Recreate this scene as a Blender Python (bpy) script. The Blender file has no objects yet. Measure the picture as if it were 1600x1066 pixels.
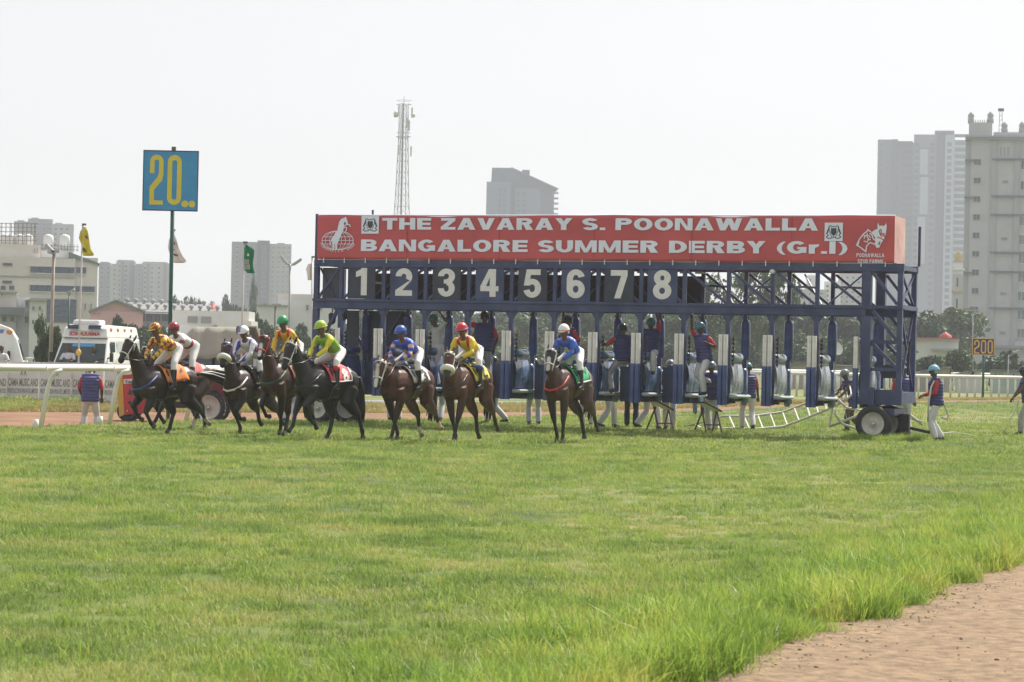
import bpy, bmesh, math, random
import numpy as np
from mathutils import Vector, Matrix, Quaternion, Euler

rad = math.radians
PI = math.pi
RND = random.Random(7)
SC = bpy.context.scene
COL = SC.collection

# ------------------------------------------------------------------ camera
EYE = Vector((0.0, 0.0, 1.7))
FPX = 4000.0                       # focal length in pixels of a 1600 px wide picture
PITCH, ROLL = rad(0.387), rad(1.2)
_r0 = Vector((1, 0, 0)); _f = Vector((0, math.cos(PITCH), math.sin(PITCH))); _u0 = Vector((0, -math.sin(PITCH), math.cos(PITCH)))
CR = math.cos(ROLL) * _r0 + math.sin(ROLL) * _u0
CU = -math.sin(ROLL) * _r0 + math.cos(ROLL) * _u0
CF = _f
cam_data = bpy.data.cameras.new("camera"); cam = bpy.data.objects.new("camera", cam_data); COL.objects.link(cam)
cam.matrix_world = Matrix(((CR.x, CU.x, -CF.x, EYE.x), (CR.y, CU.y, -CF.y, EYE.y), (CR.z, CU.z, -CF.z, EYE.z), (0, 0, 0, 1)))
cam_data.sensor_width = 36.0
cam_data.lens = 36.0 * FPX / 1600.0
cam_data.clip_start = 0.5
cam_data.clip_end = 6000.0
cam_data.dof.use_dof = True
cam_data.dof.focus_distance = 52.0
cam_data.dof.aperture_fstop = 9.0
SC.camera = cam

# ------------------------------------------------------------------ sky, sun, exposure
SUN_EL, SUN_AZ = rad(51), rad(38)          # azimuth clockwise from +Y (the viewing direction): the sun stands behind the gate
world = bpy.data.worlds.new("World"); SC.world = world; world.use_nodes = True
_nt = world.node_tree; _nt.nodes.clear()
_sky = _nt.nodes.new("ShaderNodeTexSky"); _sky.sky_type = 'NISHITA'; _sky.sun_disc = False
_sky.sun_elevation = SUN_EL; _sky.sun_rotation = SUN_AZ
_sky.air_density = 1.0; _sky.dust_density = 4.0; _sky.ozone_density = 1.0; _sky.altitude = 900
_hs = _nt.nodes.new("ShaderNodeHueSaturation"); _hs.inputs["Saturation"].default_value = 0.26
_bg = _nt.nodes.new("ShaderNodeBackground"); _bg.inputs["Strength"].default_value = 0.080
_wo = _nt.nodes.new("ShaderNodeOutputWorld")
_veil = _nt.nodes.new("ShaderNodeMix"); _veil.data_type = 'RGBA'; _veil.inputs["Factor"].default_value = 0.55     # thin even cloud veil over the whole sky
_veil.inputs["B"].default_value = (6.35, 6.42, 6.5, 1)
_nt.links.new(_sky.outputs[0], _hs.inputs["Color"]); _nt.links.new(_hs.outputs[0], _veil.inputs["A"]); _nt.links.new(_veil.outputs["Result"], _bg.inputs["Color"]); _nt.links.new(_bg.outputs[0], _wo.inputs[0])
sun_d = bpy.data.lights.new("sun", 'SUN'); sun_d.energy = 4.6; sun_d.angle = rad(3.0); sun_d.color = (1.0, 0.94, 0.84)
sun = bpy.data.objects.new("sun", sun_d); COL.objects.link(sun)
SUN_DIR = Vector((math.sin(SUN_AZ) * math.cos(SUN_EL), math.cos(SUN_AZ) * math.cos(SUN_EL), math.sin(SUN_EL)))
sun.rotation_euler = SUN_DIR.to_track_quat('Z', 'Y').to_euler()
sun.location = (20, 40, 60)
SC.view_settings.view_transform = 'Standard'; SC.view_settings.look = 'None'
SC.view_settings.gamma = 1.0; SC.view_settings.use_curve_mapping = False
SC.view_settings.exposure = 0.84
HAZE_DENSITY = 0.00042
SC.render.engine = 'CYCLES'
SC.cycles.max_bounces = 5; SC.cycles.diffuse_bounces = 2; SC.cycles.glossy_bounces = 2
SC.cycles.transmission_bounces = 3; SC.cycles.volume_bounces = 0; SC.cycles.transparent_max_bounces = 4
SC.cycles.use_denoising = True
SC.cycles.caustics_reflective = False; SC.cycles.caustics_refractive = False

# ------------------------------------------------------------------ from the photograph's pixels to places
def ray(px, py):
    return CF + ((px - 800.0) / FPX) * CR + ((533.0 - py) / FPX) * CU
def at(px, py, D):
    """point seen at pixel (px, py) at depth D"""
    return EYE + D * ray(px, py)
def G(px, D, z=0.0):
    """point of height z seen in pixel column px at depth D"""
    a = (px - 800.0) / FPX
    b = ((z - EYE.z) / D - CF.z - a * CR.z) / CU.z
    p = EYE + D * (CF + a * CR + b * CU)
    return Vector((p.x, p.y, z))
def Z(px, py, D):
    return at(px, py, D).z
def depth_of(px, py, z=0.0):
    d = ray(px, py)
    return (z - EYE.z) / d.z

# ------------------------------------------------------------------ objects
def tag(o, label=None, cat=None, group=None, kind=None):
    if label: o["label"] = label
    if cat: o["category"] = cat
    if group: o["group"] = group
    if kind: o["kind"] = kind
    return o
def thing(name, label, cat, loc=(0, 0, 0), rotz=0.0, group=None, scale=1.0):
    o = bpy.data.objects.new(name, None); COL.objects.link(o)
    o.empty_display_size = 0.2
    o.location = loc; o.rotation_euler = (0, 0, rotz); o.scale = (scale,) * 3
    return tag(o, label, cat, group)
def child(name, me, parent, loc=(0, 0, 0), rot=(0, 0, 0)):
    o = bpy.data.objects.new(name, me); COL.objects.link(o)
    o.parent = parent; o.location = loc; o.rotation_euler = rot
    return o
def copy_tree(o, parent=None):
    c = o.copy(); COL.objects.link(c)
    if parent is not None: c.parent = parent
    for ch in list(o.children): copy_tree(ch, c)
    return c

class MB:
    """collects geometry for one mesh"""
    def __init__(s): s.v = []; s.f = []; s.m = []; s.sm = []
    def add(s, vs, fs, mi=0, smooth=False):
        b = len(s.v)
        s.v += [tuple(v) for v in vs]
        for f in fs:
            s.f.append(tuple(i + b for i in f)); s.m.append(mi); s.sm.append(smooth)
        return s
    def box(s, c, d, mi=0, M=None):
        x, y, z = d[0] / 2, d[1] / 2, d[2] / 2
        vs = [Vector((sx * x, sy * y, sz * z)) for sx in (-1, 1) for sy in (-1, 1) for sz in (-1, 1)]
        if M is not None: vs = [M @ v for v in vs]
        c = Vector(c)
        return s.add([v + c for v in vs], [(0, 1, 3, 2), (4, 6, 7, 5), (0, 4, 5, 1), (2, 3, 7, 6), (0, 2, 6, 4), (1, 5, 7, 3)], mi)
    def b2(s, lo, hi, mi=0):
        return s.box([(a + b) / 2 for a, b in zip(lo, hi)], [abs(b - a) for a, b in zip(lo, hi)], mi)
    def bar(s, p, q, w, h=None, mi=0, up=(0, 0, 1)):
        p, q = Vector(p), Vector(q); h = h or w
        t = (q - p).normalized(); up = Vector(up)
        if abs(t.dot(up)) > 0.98: up = Vector((0, 1, 0))
        a = t.cross(up).normalized(); b = a.cross(t)
        vs = [r + i * a * w / 2 + j * b * h / 2 for r in (p, q) for i, j in ((-1, -1), (1, -1), (1, 1), (-1, 1))]
        return s.add(vs, [(0, 1, 2, 3), (7, 6, 5, 4), (0, 4, 5, 1), (1, 5, 6, 2), (2, 6, 7, 3), (3, 7, 4, 0)], mi)
    def loft(s, pts, radii, n=10, side=(0, 1, 0), mi=0, smooth=True, caps=True):
        """tube through pts; radii: r or (a along side, b across)"""
        pts = [Vector(p) for p in pts]; side = Vector(side); N = len(pts); vs = []; fs = []
        for i, p in enumerate(pts):
            t = (pts[min(i + 1, N - 1)] - pts[max(i - 1, 0)])
            t = t.normalized() if t.length > 1e-9 else Vector((0, 0, 1))
            sd = side - side.dot(t) * t
            if sd.length < 1e-3: sd = Vector((1, 0, 0)) - t.x * t
            sd.normalize(); up = t.cross(sd)
            r = radii[i] if isinstance(radii, (list, tuple)) else radii
            a, b = r if isinstance(r, (list, tuple)) else (r, r)
            for k in range(n):
                an = 2 * PI * k / n
                vs.append(p + sd * (a * math.cos(an)) + up * (b * math.sin(an)))
        for i in range(N - 1):
            for k in range(n):
                k2 = (k + 1) % n
                fs.append((i * n + k, i * n + k2, (i + 1) * n + k2, (i + 1) * n + k))
        if caps:
            fs.append(tuple(range(n - 1, -1, -1))); fs.append(tuple((N - 1) * n + k for k in range(n)))
        return s.add(vs, fs, mi, smooth)
    def ell(s, c, r, M=None, nu=12, nv=8, mi=0):
        vs = []; fs = []; c = Vector(c)
        for i in range(1, nv):
            th = PI * i / nv
            for k in range(nu):
                ph = 2 * PI * k / nu
                v = Vector((r[0] * math.sin(th) * math.cos(ph), r[1] * math.sin(th) * math.sin(ph), r[2] * math.cos(th)))
                vs.append(v)
        vs.append(Vector((0, 0, r[2]))); vs.append(Vector((0, 0, -r[2])))
        top, bot = len(vs) - 2, len(vs) - 1
        for i in range(nv - 2):
            for k in range(nu):
                k2 = (k + 1) % nu
                fs.append((i * nu + k, (i + 1) * nu + k, (i + 1) * nu + k2, i * nu + k2))
        for k in range(nu):
            k2 = (k + 1) % nu
            fs.append((top, k, k2)); fs.append((bot, (nv - 2) * nu + k2, (nv - 2) * nu + k))
        if M is not None: vs = [M @ v for v in vs]
        return s.add([v + c for v in vs], fs, mi, True)
    def lathe(s, prof, c=(0, 0, 0), axis='Z', n=24, mi=0, smooth=True, M=None):
        """prof: (radius, height) pairs; closed by caps where the radius is 0"""
        vs = []; fs = []; N = len(prof)
        for r, h in prof:
            for k in range(n):
                a = 2 * PI * k / n
                p = Vector((r * math.cos(a), r * math.sin(a), h))
                if axis == 'Y': p = Vector((p.x, p.z, -p.y))
                if axis == 'X': p = Vector((p.z, p.x, p.y))
                if M is not None: p = M @ p
                vs.append(p + Vector(c))
        for i in range(N - 1):
            for k in range(n):
                k2 = (k + 1) % n
                fs.append((i * n + k, i * n + k2, (i + 1) * n + k2, (i + 1) * n + k))
        return s.add(vs, fs, mi, smooth)
    def poly(s, pts, mi=0):
        return s.add(pts, [tuple(range(len(pts)))], mi)
    def prism(s, pts2, y0, y1, mi=0):
        """outline (x, z) pulled from y0 to y1"""
        n = len(pts2)
        vs = [(x, y0, z) for x, z in pts2] + [(x, y1, z) for x, z in pts2]
        fs = [tuple(range(n)), tuple(range(2 * n - 1, n - 1, -1))] + [(i, i + n, (i + 1) % n + n, (i + 1) % n) for i in range(n)]
        return s.add(vs, fs, mi)
    def mesh(s, name, mats):
        me = bpy.data.meshes.new(name)
        me.from_pydata(s.v, [], s.f); me.update()
        for m in (mats if isinstance(mats, (list, tuple)) else [mats]): me.materials.append(m)
        me.polygons.foreach_set("material_index", s.m)
        me.polygons.foreach_set("use_smooth", s.sm)
        bm = bmesh.new(); bm.from_mesh(me); bmesh.ops.recalc_face_normals(bm, faces=bm.faces); bm.to_mesh(me); bm.free()
        return me
    def build(s, name, mats, parent=None, loc=(0, 0, 0), rot=(0, 0, 0)):
        return child(name, s.mesh(name, mats), parent, loc, rot)

def single(name, mb, mats, label, cat, group=None, loc=(0, 0, 0), rotz=0.0):
    o = mb.build(name, mats, None, loc, (0, 0, rotz)); return tag(o, label, cat, group)
def struct(name, mb, mats, kind="structure"):
    o = mb.build(name, mats); o["kind"] = kind; return o

# ------------------------------------------------------------------ materials
MATS = {}
def mat(key, rgb=(.5, .5, .5), rough=.6, var=.12, scale=6.0, bump=0.0, bscale=40.0, metal=0.0, vcol=False, coat=0.0, spec=0.5, rgb2=None):
    """procedural material: base colour mottled by noise (or by a dirt colour rgb2), fine bump; vcol reads the colour attribute"""
    if key in MATS: return MATS[key]
    m = bpy.data.materials.new(key); m.use_nodes = True; MATS[key] = m
    nt = m.node_tree; b = nt.nodes["Principled BSDF"]
    b.inputs["Roughness"].default_value = rough; b.inputs["Metallic"].default_value = metal
    b.inputs["Specular IOR Level"].default_value = spec
    b.inputs["Coat Weight"].default_value = coat
    tc = nt.nodes.new("ShaderNodeTexCoord")
    nz = nt.nodes.new("ShaderNodeTexNoise"); nz.inputs["Scale"].default_value = scale; nz.inputs["Detail"].default_value = 5
    nt.links.new(tc.outputs["Object"], nz.inputs["Vector"])
    mx = nt.nodes.new("ShaderNodeMix"); mx.data_type = 'RGBA'; mx.blend_type = 'MIX'
    rp = nt.nodes.new("ShaderNodeMapRange"); rp.inputs["From Min"].default_value = .3; rp.inputs["From Max"].default_value = .7
    nt.links.new(nz.outputs["Fac"], rp.inputs["Value"]); nt.links.new(rp.outputs[0], mx.inputs["Factor"])
    if vcol:
        at_ = nt.nodes.new("ShaderNodeAttribute"); at_.attribute_name = "Col"
        mm = nt.nodes.new("ShaderNodeMix"); mm.data_type = 'RGBA'; mm.blend_type = 'MULTIPLY'; mm.inputs["Factor"].default_value = 1
        mx.inputs["A"].default_value = (1 - var,) * 3 + (1,); mx.inputs["B"].default_value = (1 + var,) * 3 + (1,)
        nt.links.new(at_.outputs["Color"], mm.inputs["A"]); nt.links.new(mx.outputs["Result"], mm.inputs["B"])
        nt.links.new(mm.outputs["Result"], b.inputs["Base Color"])
    else:
        mx.inputs["A"].default_value = tuple(c * (1 - var) for c in rgb) + (1,)
        mx.inputs["B"].default_value = tuple(rgb2 if rgb2 else [min(1, c * (1 + var)) for c in rgb]) + (1,)
        nt.links.new(mx.outputs["Result"], b.inputs["Base Color"])
    if bump:
        n2 = nt.nodes.new("ShaderNodeTexNoise"); n2.inputs["Scale"].default_value = bscale; n2.inputs["Detail"].default_value = 4
        nt.links.new(tc.outputs["Object"], n2.inputs["Vector"])
        bp = nt.nodes.new("ShaderNodeBump"); bp.inputs["Strength"].default_value = bump; bp.inputs["Distance"].default_value = .02
        nt.links.new(n2.outputs["Fac"], bp.inputs["Height"]); nt.links.new(bp.outputs[0], b.inputs["Normal"])
    return m

def translucent(m, fac):
    """thin cloth: part of the light passes through"""
    nt = m.node_tree; b = nt.nodes["Principled BSDF"]; out = nt.nodes["Material Output"]
    tr = nt.nodes.new("ShaderNodeBsdfTranslucent"); ms = nt.nodes.new("ShaderNodeMixShader"); ms.inputs[0].default_value = fac
    src = b.inputs["Base Color"].links[0].from_socket; nt.links.new(src, tr.inputs["Color"])
    nt.links.new(b.outputs[0], ms.inputs[1]); nt.links.new(tr.outputs[0], ms.inputs[2]); nt.links.new(ms.outputs[0], out.inputs["Surface"]); return m

def leaf_mat(key, c1, c2, c3=None, scale=.15, trans=.35, world=True, rough=.55):
    """foliage: colours vary in patches and from leaf to leaf; light passes through"""
    if key in MATS: return MATS[key]
    m = bpy.data.materials.new(key); m.use_nodes = True; MATS[key] = m
    nt = m.node_tree; b = nt.nodes["Principled BSDF"]; out = nt.nodes["Material Output"]
    b.inputs["Roughness"].default_value = rough; b.inputs["Specular IOR Level"].default_value = .25
    geo = nt.nodes.new("ShaderNodeNewGeometry"); tc = nt.nodes.new("ShaderNodeTexCoord")
    nz = nt.nodes.new("ShaderNodeTexNoise"); nz.inputs["Scale"].default_value = scale; nz.inputs["Detail"].default_value = 6; nz.inputs["Roughness"].default_value = .65
    nt.links.new(geo.outputs["Position"] if world else tc.outputs["Object"], nz.inputs["Vector"])
    cr = nt.nodes.new("ShaderNodeValToRGB")
    cr.color_ramp.elements[0].position = .38; cr.color_ramp.elements[0].color = (*c1, 1)
    cr.color_ramp.elements[1].position = .53; cr.color_ramp.elements[1].color = (*c2, 1)
    if c3:
        e = cr.color_ramp.elements.new(.67); e.color = (*c3, 1)
    ad = nt.nodes.new("ShaderNodeMath"); ad.operation = 'MULTIPLY_ADD'
    nt.links.new(geo.outputs["Random Per Island"], ad.inputs[0]); ad.inputs[1].default_value = .16
    sb = nt.nodes.new("ShaderNodeMath"); sb.operation = 'SUBTRACT'; sb.inputs[1].default_value = .08
    nt.links.new(nz.outputs["Fac"], sb.inputs[0]); nt.links.new(sb.outputs[0], ad.inputs[2])
    nt.links.new(ad.outputs[0], cr.inputs["Fac"]); nt.links.new(cr.outputs["Color"], b.inputs["Base Color"])
    tr = nt.nodes.new("ShaderNodeBsdfTranslucent"); nt.links.new(cr.outputs["Color"], tr.inputs["Color"])
    ms = nt.nodes.new("ShaderNodeMixShader"); ms.inputs[0].default_value = trans
    nt.links.new(b.outputs[0], ms.inputs[1]); nt.links.new(tr.outputs[0], ms.inputs[2]); nt.links.new(ms.outputs[0], out.inputs["Surface"])
    return m

# ------------------------------------------------------------------ lettering (flat print, a few mm proud)
_dg = None
def text_mesh(name, s, mats, height=1.0, width=None, bold=0.0, align='LEFT', thick=0.0):
    """mesh of a line of text in the XZ plane facing -Y; cap height and overall width in metres; MB geometry returned"""
    cu = bpy.data.curves.new("t", 'FONT'); cu.body = s; cu.size = 1.0; cu.offset = bold; cu.resolution_u = 3
    o = bpy.data.objects.new("t", cu); COL.objects.link(o)
    dg = bpy.context.evaluated_depsgraph_get()
    me = bpy.data.meshes.new_from_object(o.evaluated_get(dg))
    vs = np.array([v.co[:] for v in me.vertices]); fs = [tuple(p.vertices) for p in me.polygons]
    bpy.data.objects.remove(o); bpy.data.curves.remove(cu); bpy.data.meshes.remove(me)
    lo, hi = vs.min(0), vs.max(0)
    capn = CAP[0] + 2 * bold
    sz = height / capn
    sx = (width / (hi[0] - lo[0])) if width else sz
    mb = MB()
    x = (vs[:, 0] - lo[0]) * sx; z = (vs[:, 1] + bold) * sz
    if align == 'CENTER': x = x - (hi[0] - lo[0]) * sx / 2
    mb.add([(a, -thick, b) for a, b in zip(x, z)], fs)
    return mb
def _cap():
    cu = bpy.data.curves.new("t", 'FONT'); cu.body = "H"; cu.size = 1.0
    o = bpy.data.objects.new("t", cu); COL.objects.link(o)
    me = bpy.data.meshes.new_from_object(o.evaluated_get(bpy.context.evaluated_depsgraph_get()))
    h = max(v.co.y for v in me.vertices)
    bpy.data.objects.remove(o); bpy.data.curves.remove(cu); bpy.data.meshes.remove(me)
    return h
CAP = [_cap()]

def text_on(name, s, m, parent, loc, height, width=None, bold=0.0, align='LEFT', rotz=0.0):
    mb = text_mesh(name, s, None, height, width, bold, align)
    return mb.build(name, m, parent, loc, (0, 0, rotz))

class Glyphs:
    """bold block letters drawn as flat polygons; unit height, each stroke a hair proud of the last"""
    def __init__(s, t=.27, h=.22): s.t, s.h = t, h
    def rect(s, x0, x1, y0, y1): s.o.append(([(x0, y0), (x1, y0), (x1, y1), (x0, y1)], [(0, 1, 2, 3)]))
    def pg(s, *p): s.o.append((list(p), [tuple(range(len(p)))]))
    def arc(s, cx, cy, rx, ry, a0, a1, tx=None, ty=None):
        tx = tx or s.t; ty = ty or s.h; n = max(6, int(abs(a1 - a0) / 15)); A = []; B = []
        for k in range(n + 1):
            a = rad(a0 + (a1 - a0) * k / n); A.append((cx + rx * math.cos(a), cy + ry * math.sin(a))); B.append((cx + (rx - tx) * math.cos(a), cy + (ry - ty) * math.sin(a)))
        s.o.append((A + B, [(i, i + 1, n + 2 + i, n + 1 + i) for i in range(n)]))
    def glyph(s, c):
        s.o = []; t, h = s.t, s.h; R = s.rect
        if c == 'T': w = .88; R(0, w, 1 - h, 1); R((w - t) / 2, (w + t) / 2, 0, 1 - h)
        elif c == 'H': w = .92; R(0, t, 0, 1); R(w - t, w, 0, 1); R(t, w - t, .5 - h / 2, .5 + h / 2)
        elif c == 'E': w = .80; R(0, t, 0, 1); R(t, w, 0, h); R(t, w - .04, .5 - h * .45, .5 + h * .45); R(t, w, 1 - h, 1)
        elif c == 'F': w = .76; R(0, t, 0, 1); R(t, w - .04, .5 - h * .5, .5 + h * .4); R(t, w, 1 - h, 1)
        elif c == 'L': w = .74; R(0, t, 0, 1); R(t, w, 0, h)
        elif c == 'I': w = t; R(0, t, 0, 1)
        elif c == 'Z': w = .84; R(0, w, 0, h); R(.02, w - .02, 1 - h, 1); s.pg((0, h), (t * 1.25, h), (w - .02, 1 - h), (w - .02 - t * 1.25, 1 - h))
        elif c == 'A': w = 1.0; k = t * 1.08; s.pg((0, 0), (k, 0), (.5 + .10, 1), (.5 - k * .52, 1)); s.pg((w - k, 0), (w, 0), (.5 + k * .52, 1), (.5 - .10, 1)); R(.27, w - .27, .20, .20 + h * .8)
        elif c == 'V': w = .96; k = t * 1.08; s.pg((0, 1), (w / 2 - k * .5, 0), (w / 2 + .1, 0), (k, 1)); s.pg((w, 1), (w / 2 + k * .5, 0), (w / 2 - .1, 0), (w - k, 1))
        elif c == 'W':
            w = 1.38; k = t * .98
            for x0, x1 in ((0, .38), (.69, .38), (.69, 1.0), (w, 1.0)):
                a = x0 if x0 == 0 else (x0 - k if x0 == w else x0 - k / 2); s.pg((a, 1), (x1 - k / 2, 0), (x1 + k / 2, 0), (a + k, 1))
        elif c == 'Y': w = .94; k = t * 1.1; R((w - t) / 2, (w + t) / 2, 0, .44); s.pg((0, 1), (w / 2 - t / 2, .42), (w / 2 + t / 2, .42), (k, 1)); s.pg((w, 1), (w / 2 + t / 2, .42), (w / 2 - t / 2, .42), (w - k, 1))
        elif c == 'N': w = .94; R(0, t * .9, 0, 1); R(w - t * .9, w, 0, 1); s.pg((t * .4, 1), (t * 1.15, 1), (w - t * .4, 0), (w - t * 1.15, 0))
        elif c == 'M': w = 1.14; R(0, t * .86, 0, 1); R(w - t * .86, w, 0, 1); s.pg((t * .2, 1), (t * 1.12, 1), (w / 2 + .1, 0), (w / 2 - .1, 0)); s.pg((w - t * .2, 1), (w - t * 1.12, 1), (w / 2 - .1, 0), (w / 2 + .1, 0))
        elif c == 'K': w = .92; R(0, t, 0, 1); s.pg((t, .32), (t, .62), (w - t * 1.2, 1), (w, 1)); s.pg((.36, .6), (.62, .72), (w, 0), (w - t * 1.2, 0))
        elif c == 'O': w = .98; s.arc(w / 2, .5, w / 2, .515, 0, 360)
        elif c == 'C': w = .92; s.arc(.47, .5, .47, .515, 42, 318)
        elif c == 'G': w = .96; s.arc(.48, .5, .48, .515, 40, 335); R(w - t * .9, w - .01, .06, .5); R(.5, w - .01, .36, .36 + h * .75)
        elif c == 'D': w = .90; R(0, t, 0, 1); s.arc(.38, .5, w - .38, .5, -90, 90); R(t, .385, 0, h); R(t, .385, 1 - h, 1)
        elif c == 'U': w = .90; R(0, t, .42, 1); R(w - t, w, .42, 1); s.arc(w / 2, .42, w / 2, .435, 180, 360)
        elif c in 'BRP':
            w = .88; R(0, t, 0, 1); b = .44; r = (1 - b) / 2
            s.arc(.50, 1 - r, w - .52 if c == 'B' else w - .50, r, -90, 90, None, h * .92); R(t, .505, 1 - h * .92, 1); R(t, .505, b, b + h * .92)
            if c == 'B': s.arc(.52, .275, w - .50, .275, -90, 90, None, h * .92); R(t, .525, 0, h * .92); R(t, .525, .55 - h * .92, .55)
            if c == 'R': s.pg((.36, b + .04), (.36 + t * 1.1, b + .04), (w + .04, 0), (w - t * 1.15, 0)); w = .92
        elif c == 'S': w = .84; s.arc(w / 2, .70, w / 2, .305, 22, 270, t, h * .95); s.arc(w / 2, .295, w / 2, .305, -158, 90, t, h * .95)
        elif c == '.': w = t; R(0, t, 0, .21)
        elif c == 'r': w = .50; R(0, t, 0, .74); s.arc(.42, .40, .42 - t * .1, .36, 75, 170, t * .9, h)
        elif c == '(': w = .42; s.arc(.80, .43, .78, .68, 128, 232, t * .8, .02)
        elif c == ')': w = .50; s.arc(-.30, .43, .78, .68, -52, 52, t * .8, .02)
        elif c == '1': w = .44; R(w - t, w, 0, 1); s.pg((0, .66), (0, .86), (w - t * .6, 1), (w - t * .2, 1), (w - t * .2, .80), (w - t, .72))
        elif c == '2': w = .66; s.arc(w / 2, .70, w / 2, .305, -35, 178, t, h); R(0, w, 0, h); s.pg((0, h), (t * 1.15, h), (w - .03, .56), (w - t * .85, .50))
        elif c == '3': w = .66; s.arc(w / 2, .725, w / 2, .28, -90, 180, t, h * .92); s.arc(w / 2, .29, w / 2, .305, -180, 90, t, h * .92); R(w / 2 - .1, w / 2 + .02, .46, .46 + h * .75)
        elif c == '4': w = .70; R(w - t * 1.45, w - t * .45, 0, 1); R(0, w, .20, .20 + h * .92); s.pg((0, .2 + h * .9), (t * .95, .2 + h * .9), (w - t * .9, 1), (w - t * 1.6, 1))
        elif c == '5': w = .66; R(.10, w - .03, 1 - h, 1); s.pg((.10, 1), (.0, .42), (t * .9, .42), (.10 + t * .8, 1)); s.arc(w / 2 - .01, .325, w / 2 + .01, .34, -165, 140, t, h)
        elif c == '6': w = .68; s.arc(w / 2, .31, w / 2, .325, 0, 360, t, h); s.arc(w / 2, .68, w / 2, .335, 15, 180, t, h); R(0, t, .3, .70)
        elif c == '7': w = .62; R(0, w, 1 - h, 1); s.pg((w - t, 1 - h), (w, 1 - h), (.14 + t, 0), (.14, 0))
        elif c == '8': w = .68; s.arc(w / 2, .735, w / 2 - .03, .28, 0, 360, t, h * .95); s.arc(w / 2, .285, w / 2, .30, 0, 360, t, h * .95)
        else: w = .34
        return s.o, w
    def text(s, body, height, width=None, gap=.10, y=0.0, align='LEFT'):
        """XZ-plane geometry facing -Y"""
        mb = MB(); x = 0.0; items = []
        for c in body:
            o, w = s.glyph(c); items.append((o, x)); x += w + gap
        tot = x - gap; sx = width / tot if width else height; off = -tot * sx / 2 if align == 'CENTER' else 0
        for o, x0 in items:
            for k, (vs, fs) in enumerate(o):
                mb.add([((vx + x0) * sx + off, y - .0007 * k, vz * height) for vx, vz in vs], fs)
        return mb

# ================================================================== GROUND
M_turf = leaf_mat("turf_soil", (.05, .075, .018), (.12, .15, .035), (.22, .18, .075), scale=.3, trans=0.0, rough=.9)
M_dirt = mat("red_dirt", (.160, .104, .056), .95, .25, 11, bump=1.0, bscale=30, rgb2=(.275, .186, .108))
M_dirt2 = mat("red_earth", (.165, .076, .034), .95, .2, .7, bump=.6, bscale=9, rgb2=(.23, .122, .060))
M_clod = mat("clod", (.115, .068, .038), .95, .3, 8)
def sheet(name, rows, m):
    """strip of quads between left and right edge points"""
    mb = MB()
    for (a, b), (c, d) in zip(rows[:-1], rows[1:]):
        mb.add([a, b, d, c], [(0, 1, 2, 3)])
    return struct(name, mb, m)
def q(px, py, z=0.0): return G(px, depth_of(px, py, z), z)
# edge of the raised racing turf, and behind it the sunken far dirt path and the dry verge that climbs from it
fr = [(-260, 664), (0, 667), (65, 667.3), (120, 664.5), (172, 662.3), (260, 659.5), (330, 657.6), (430, 656.5), (640, 656), (860, 650), (1060, 644), (1250, 635.6), (1420, 629.6), (1620, 626.7), (1800, 625.6)]
_fx = [p[0] for p in fr]
def sunk(px): return -float(np.interp(px, [430, 640, 860, 1250, 1420], [.33, .30, .18, .05, 0.0]))
_bx = [-260, 0, 120, 260, 430, 640, 860, 1060, 1250, 1420, 1620, 1800]
bk = [(x, float(np.interp(x, _bx, [634, 643, 644, 644, 645, 646, 643, 638.5, 631.7, 626.6, 624.5, 624]))) for x in _fx]
vg = [(x, float(np.interp(x, _bx, [622, 626, 627, 628, 630, 631, 631, 630, 628, 624.5, 623, 622.6]))) for x in _fx]
FRP = [q(*a) for a in fr]; DFP = [Vector((p.x, p.y + .12, min(sunk(a[0]), -.004) + .012)) for p, a in zip(FRP, fr)]
BKP = [q(a[0], a[1], sunk(a[0])) + Vector((0, 0, .012)) for a in bk]; VGP = [q(a[0], a[1], sunk(a[0]) * .45) for a in vg]
for i in range(len(FRP)):
    if VGP[i].y < BKP[i].y + 1: VGP[i] = VGP[i] * ((BKP[i].y + 1) / VGP[i].y)
_g = MB()
_fe = [Vector((-1300, FRP[0].y, 0))] + FRP + [Vector((1300, FRP[-1].y, 0))]
for a, b in zip(_fe[:-1], _fe[1:]): _g.add([(a.x, -30, 0), (b.x, -30, 0), b, a], [(0, 1, 2, 3)])
for a, b, c, d in zip(FRP[:-1], FRP[1:], DFP[1:], DFP[:-1]): _g.add([a, b, c, d], [(0, 1, 2, 3)])
_ve = [Vector((-1300, FRP[0].y, 0))] + [Vector((p.x, p.y, 0)) for p in VGP] + [Vector((1300, FRP[-1].y, 0))]
_yb = max(p.y for p in VGP) + 5
for a, b in zip(_ve[:-1], _ve[1:]): _g.add([a, b, (b.x, 2600, 0), (a.x, 2600, 0)], [(0, 1, 2, 3)])
struct("ground", _g, M_turf)

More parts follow.
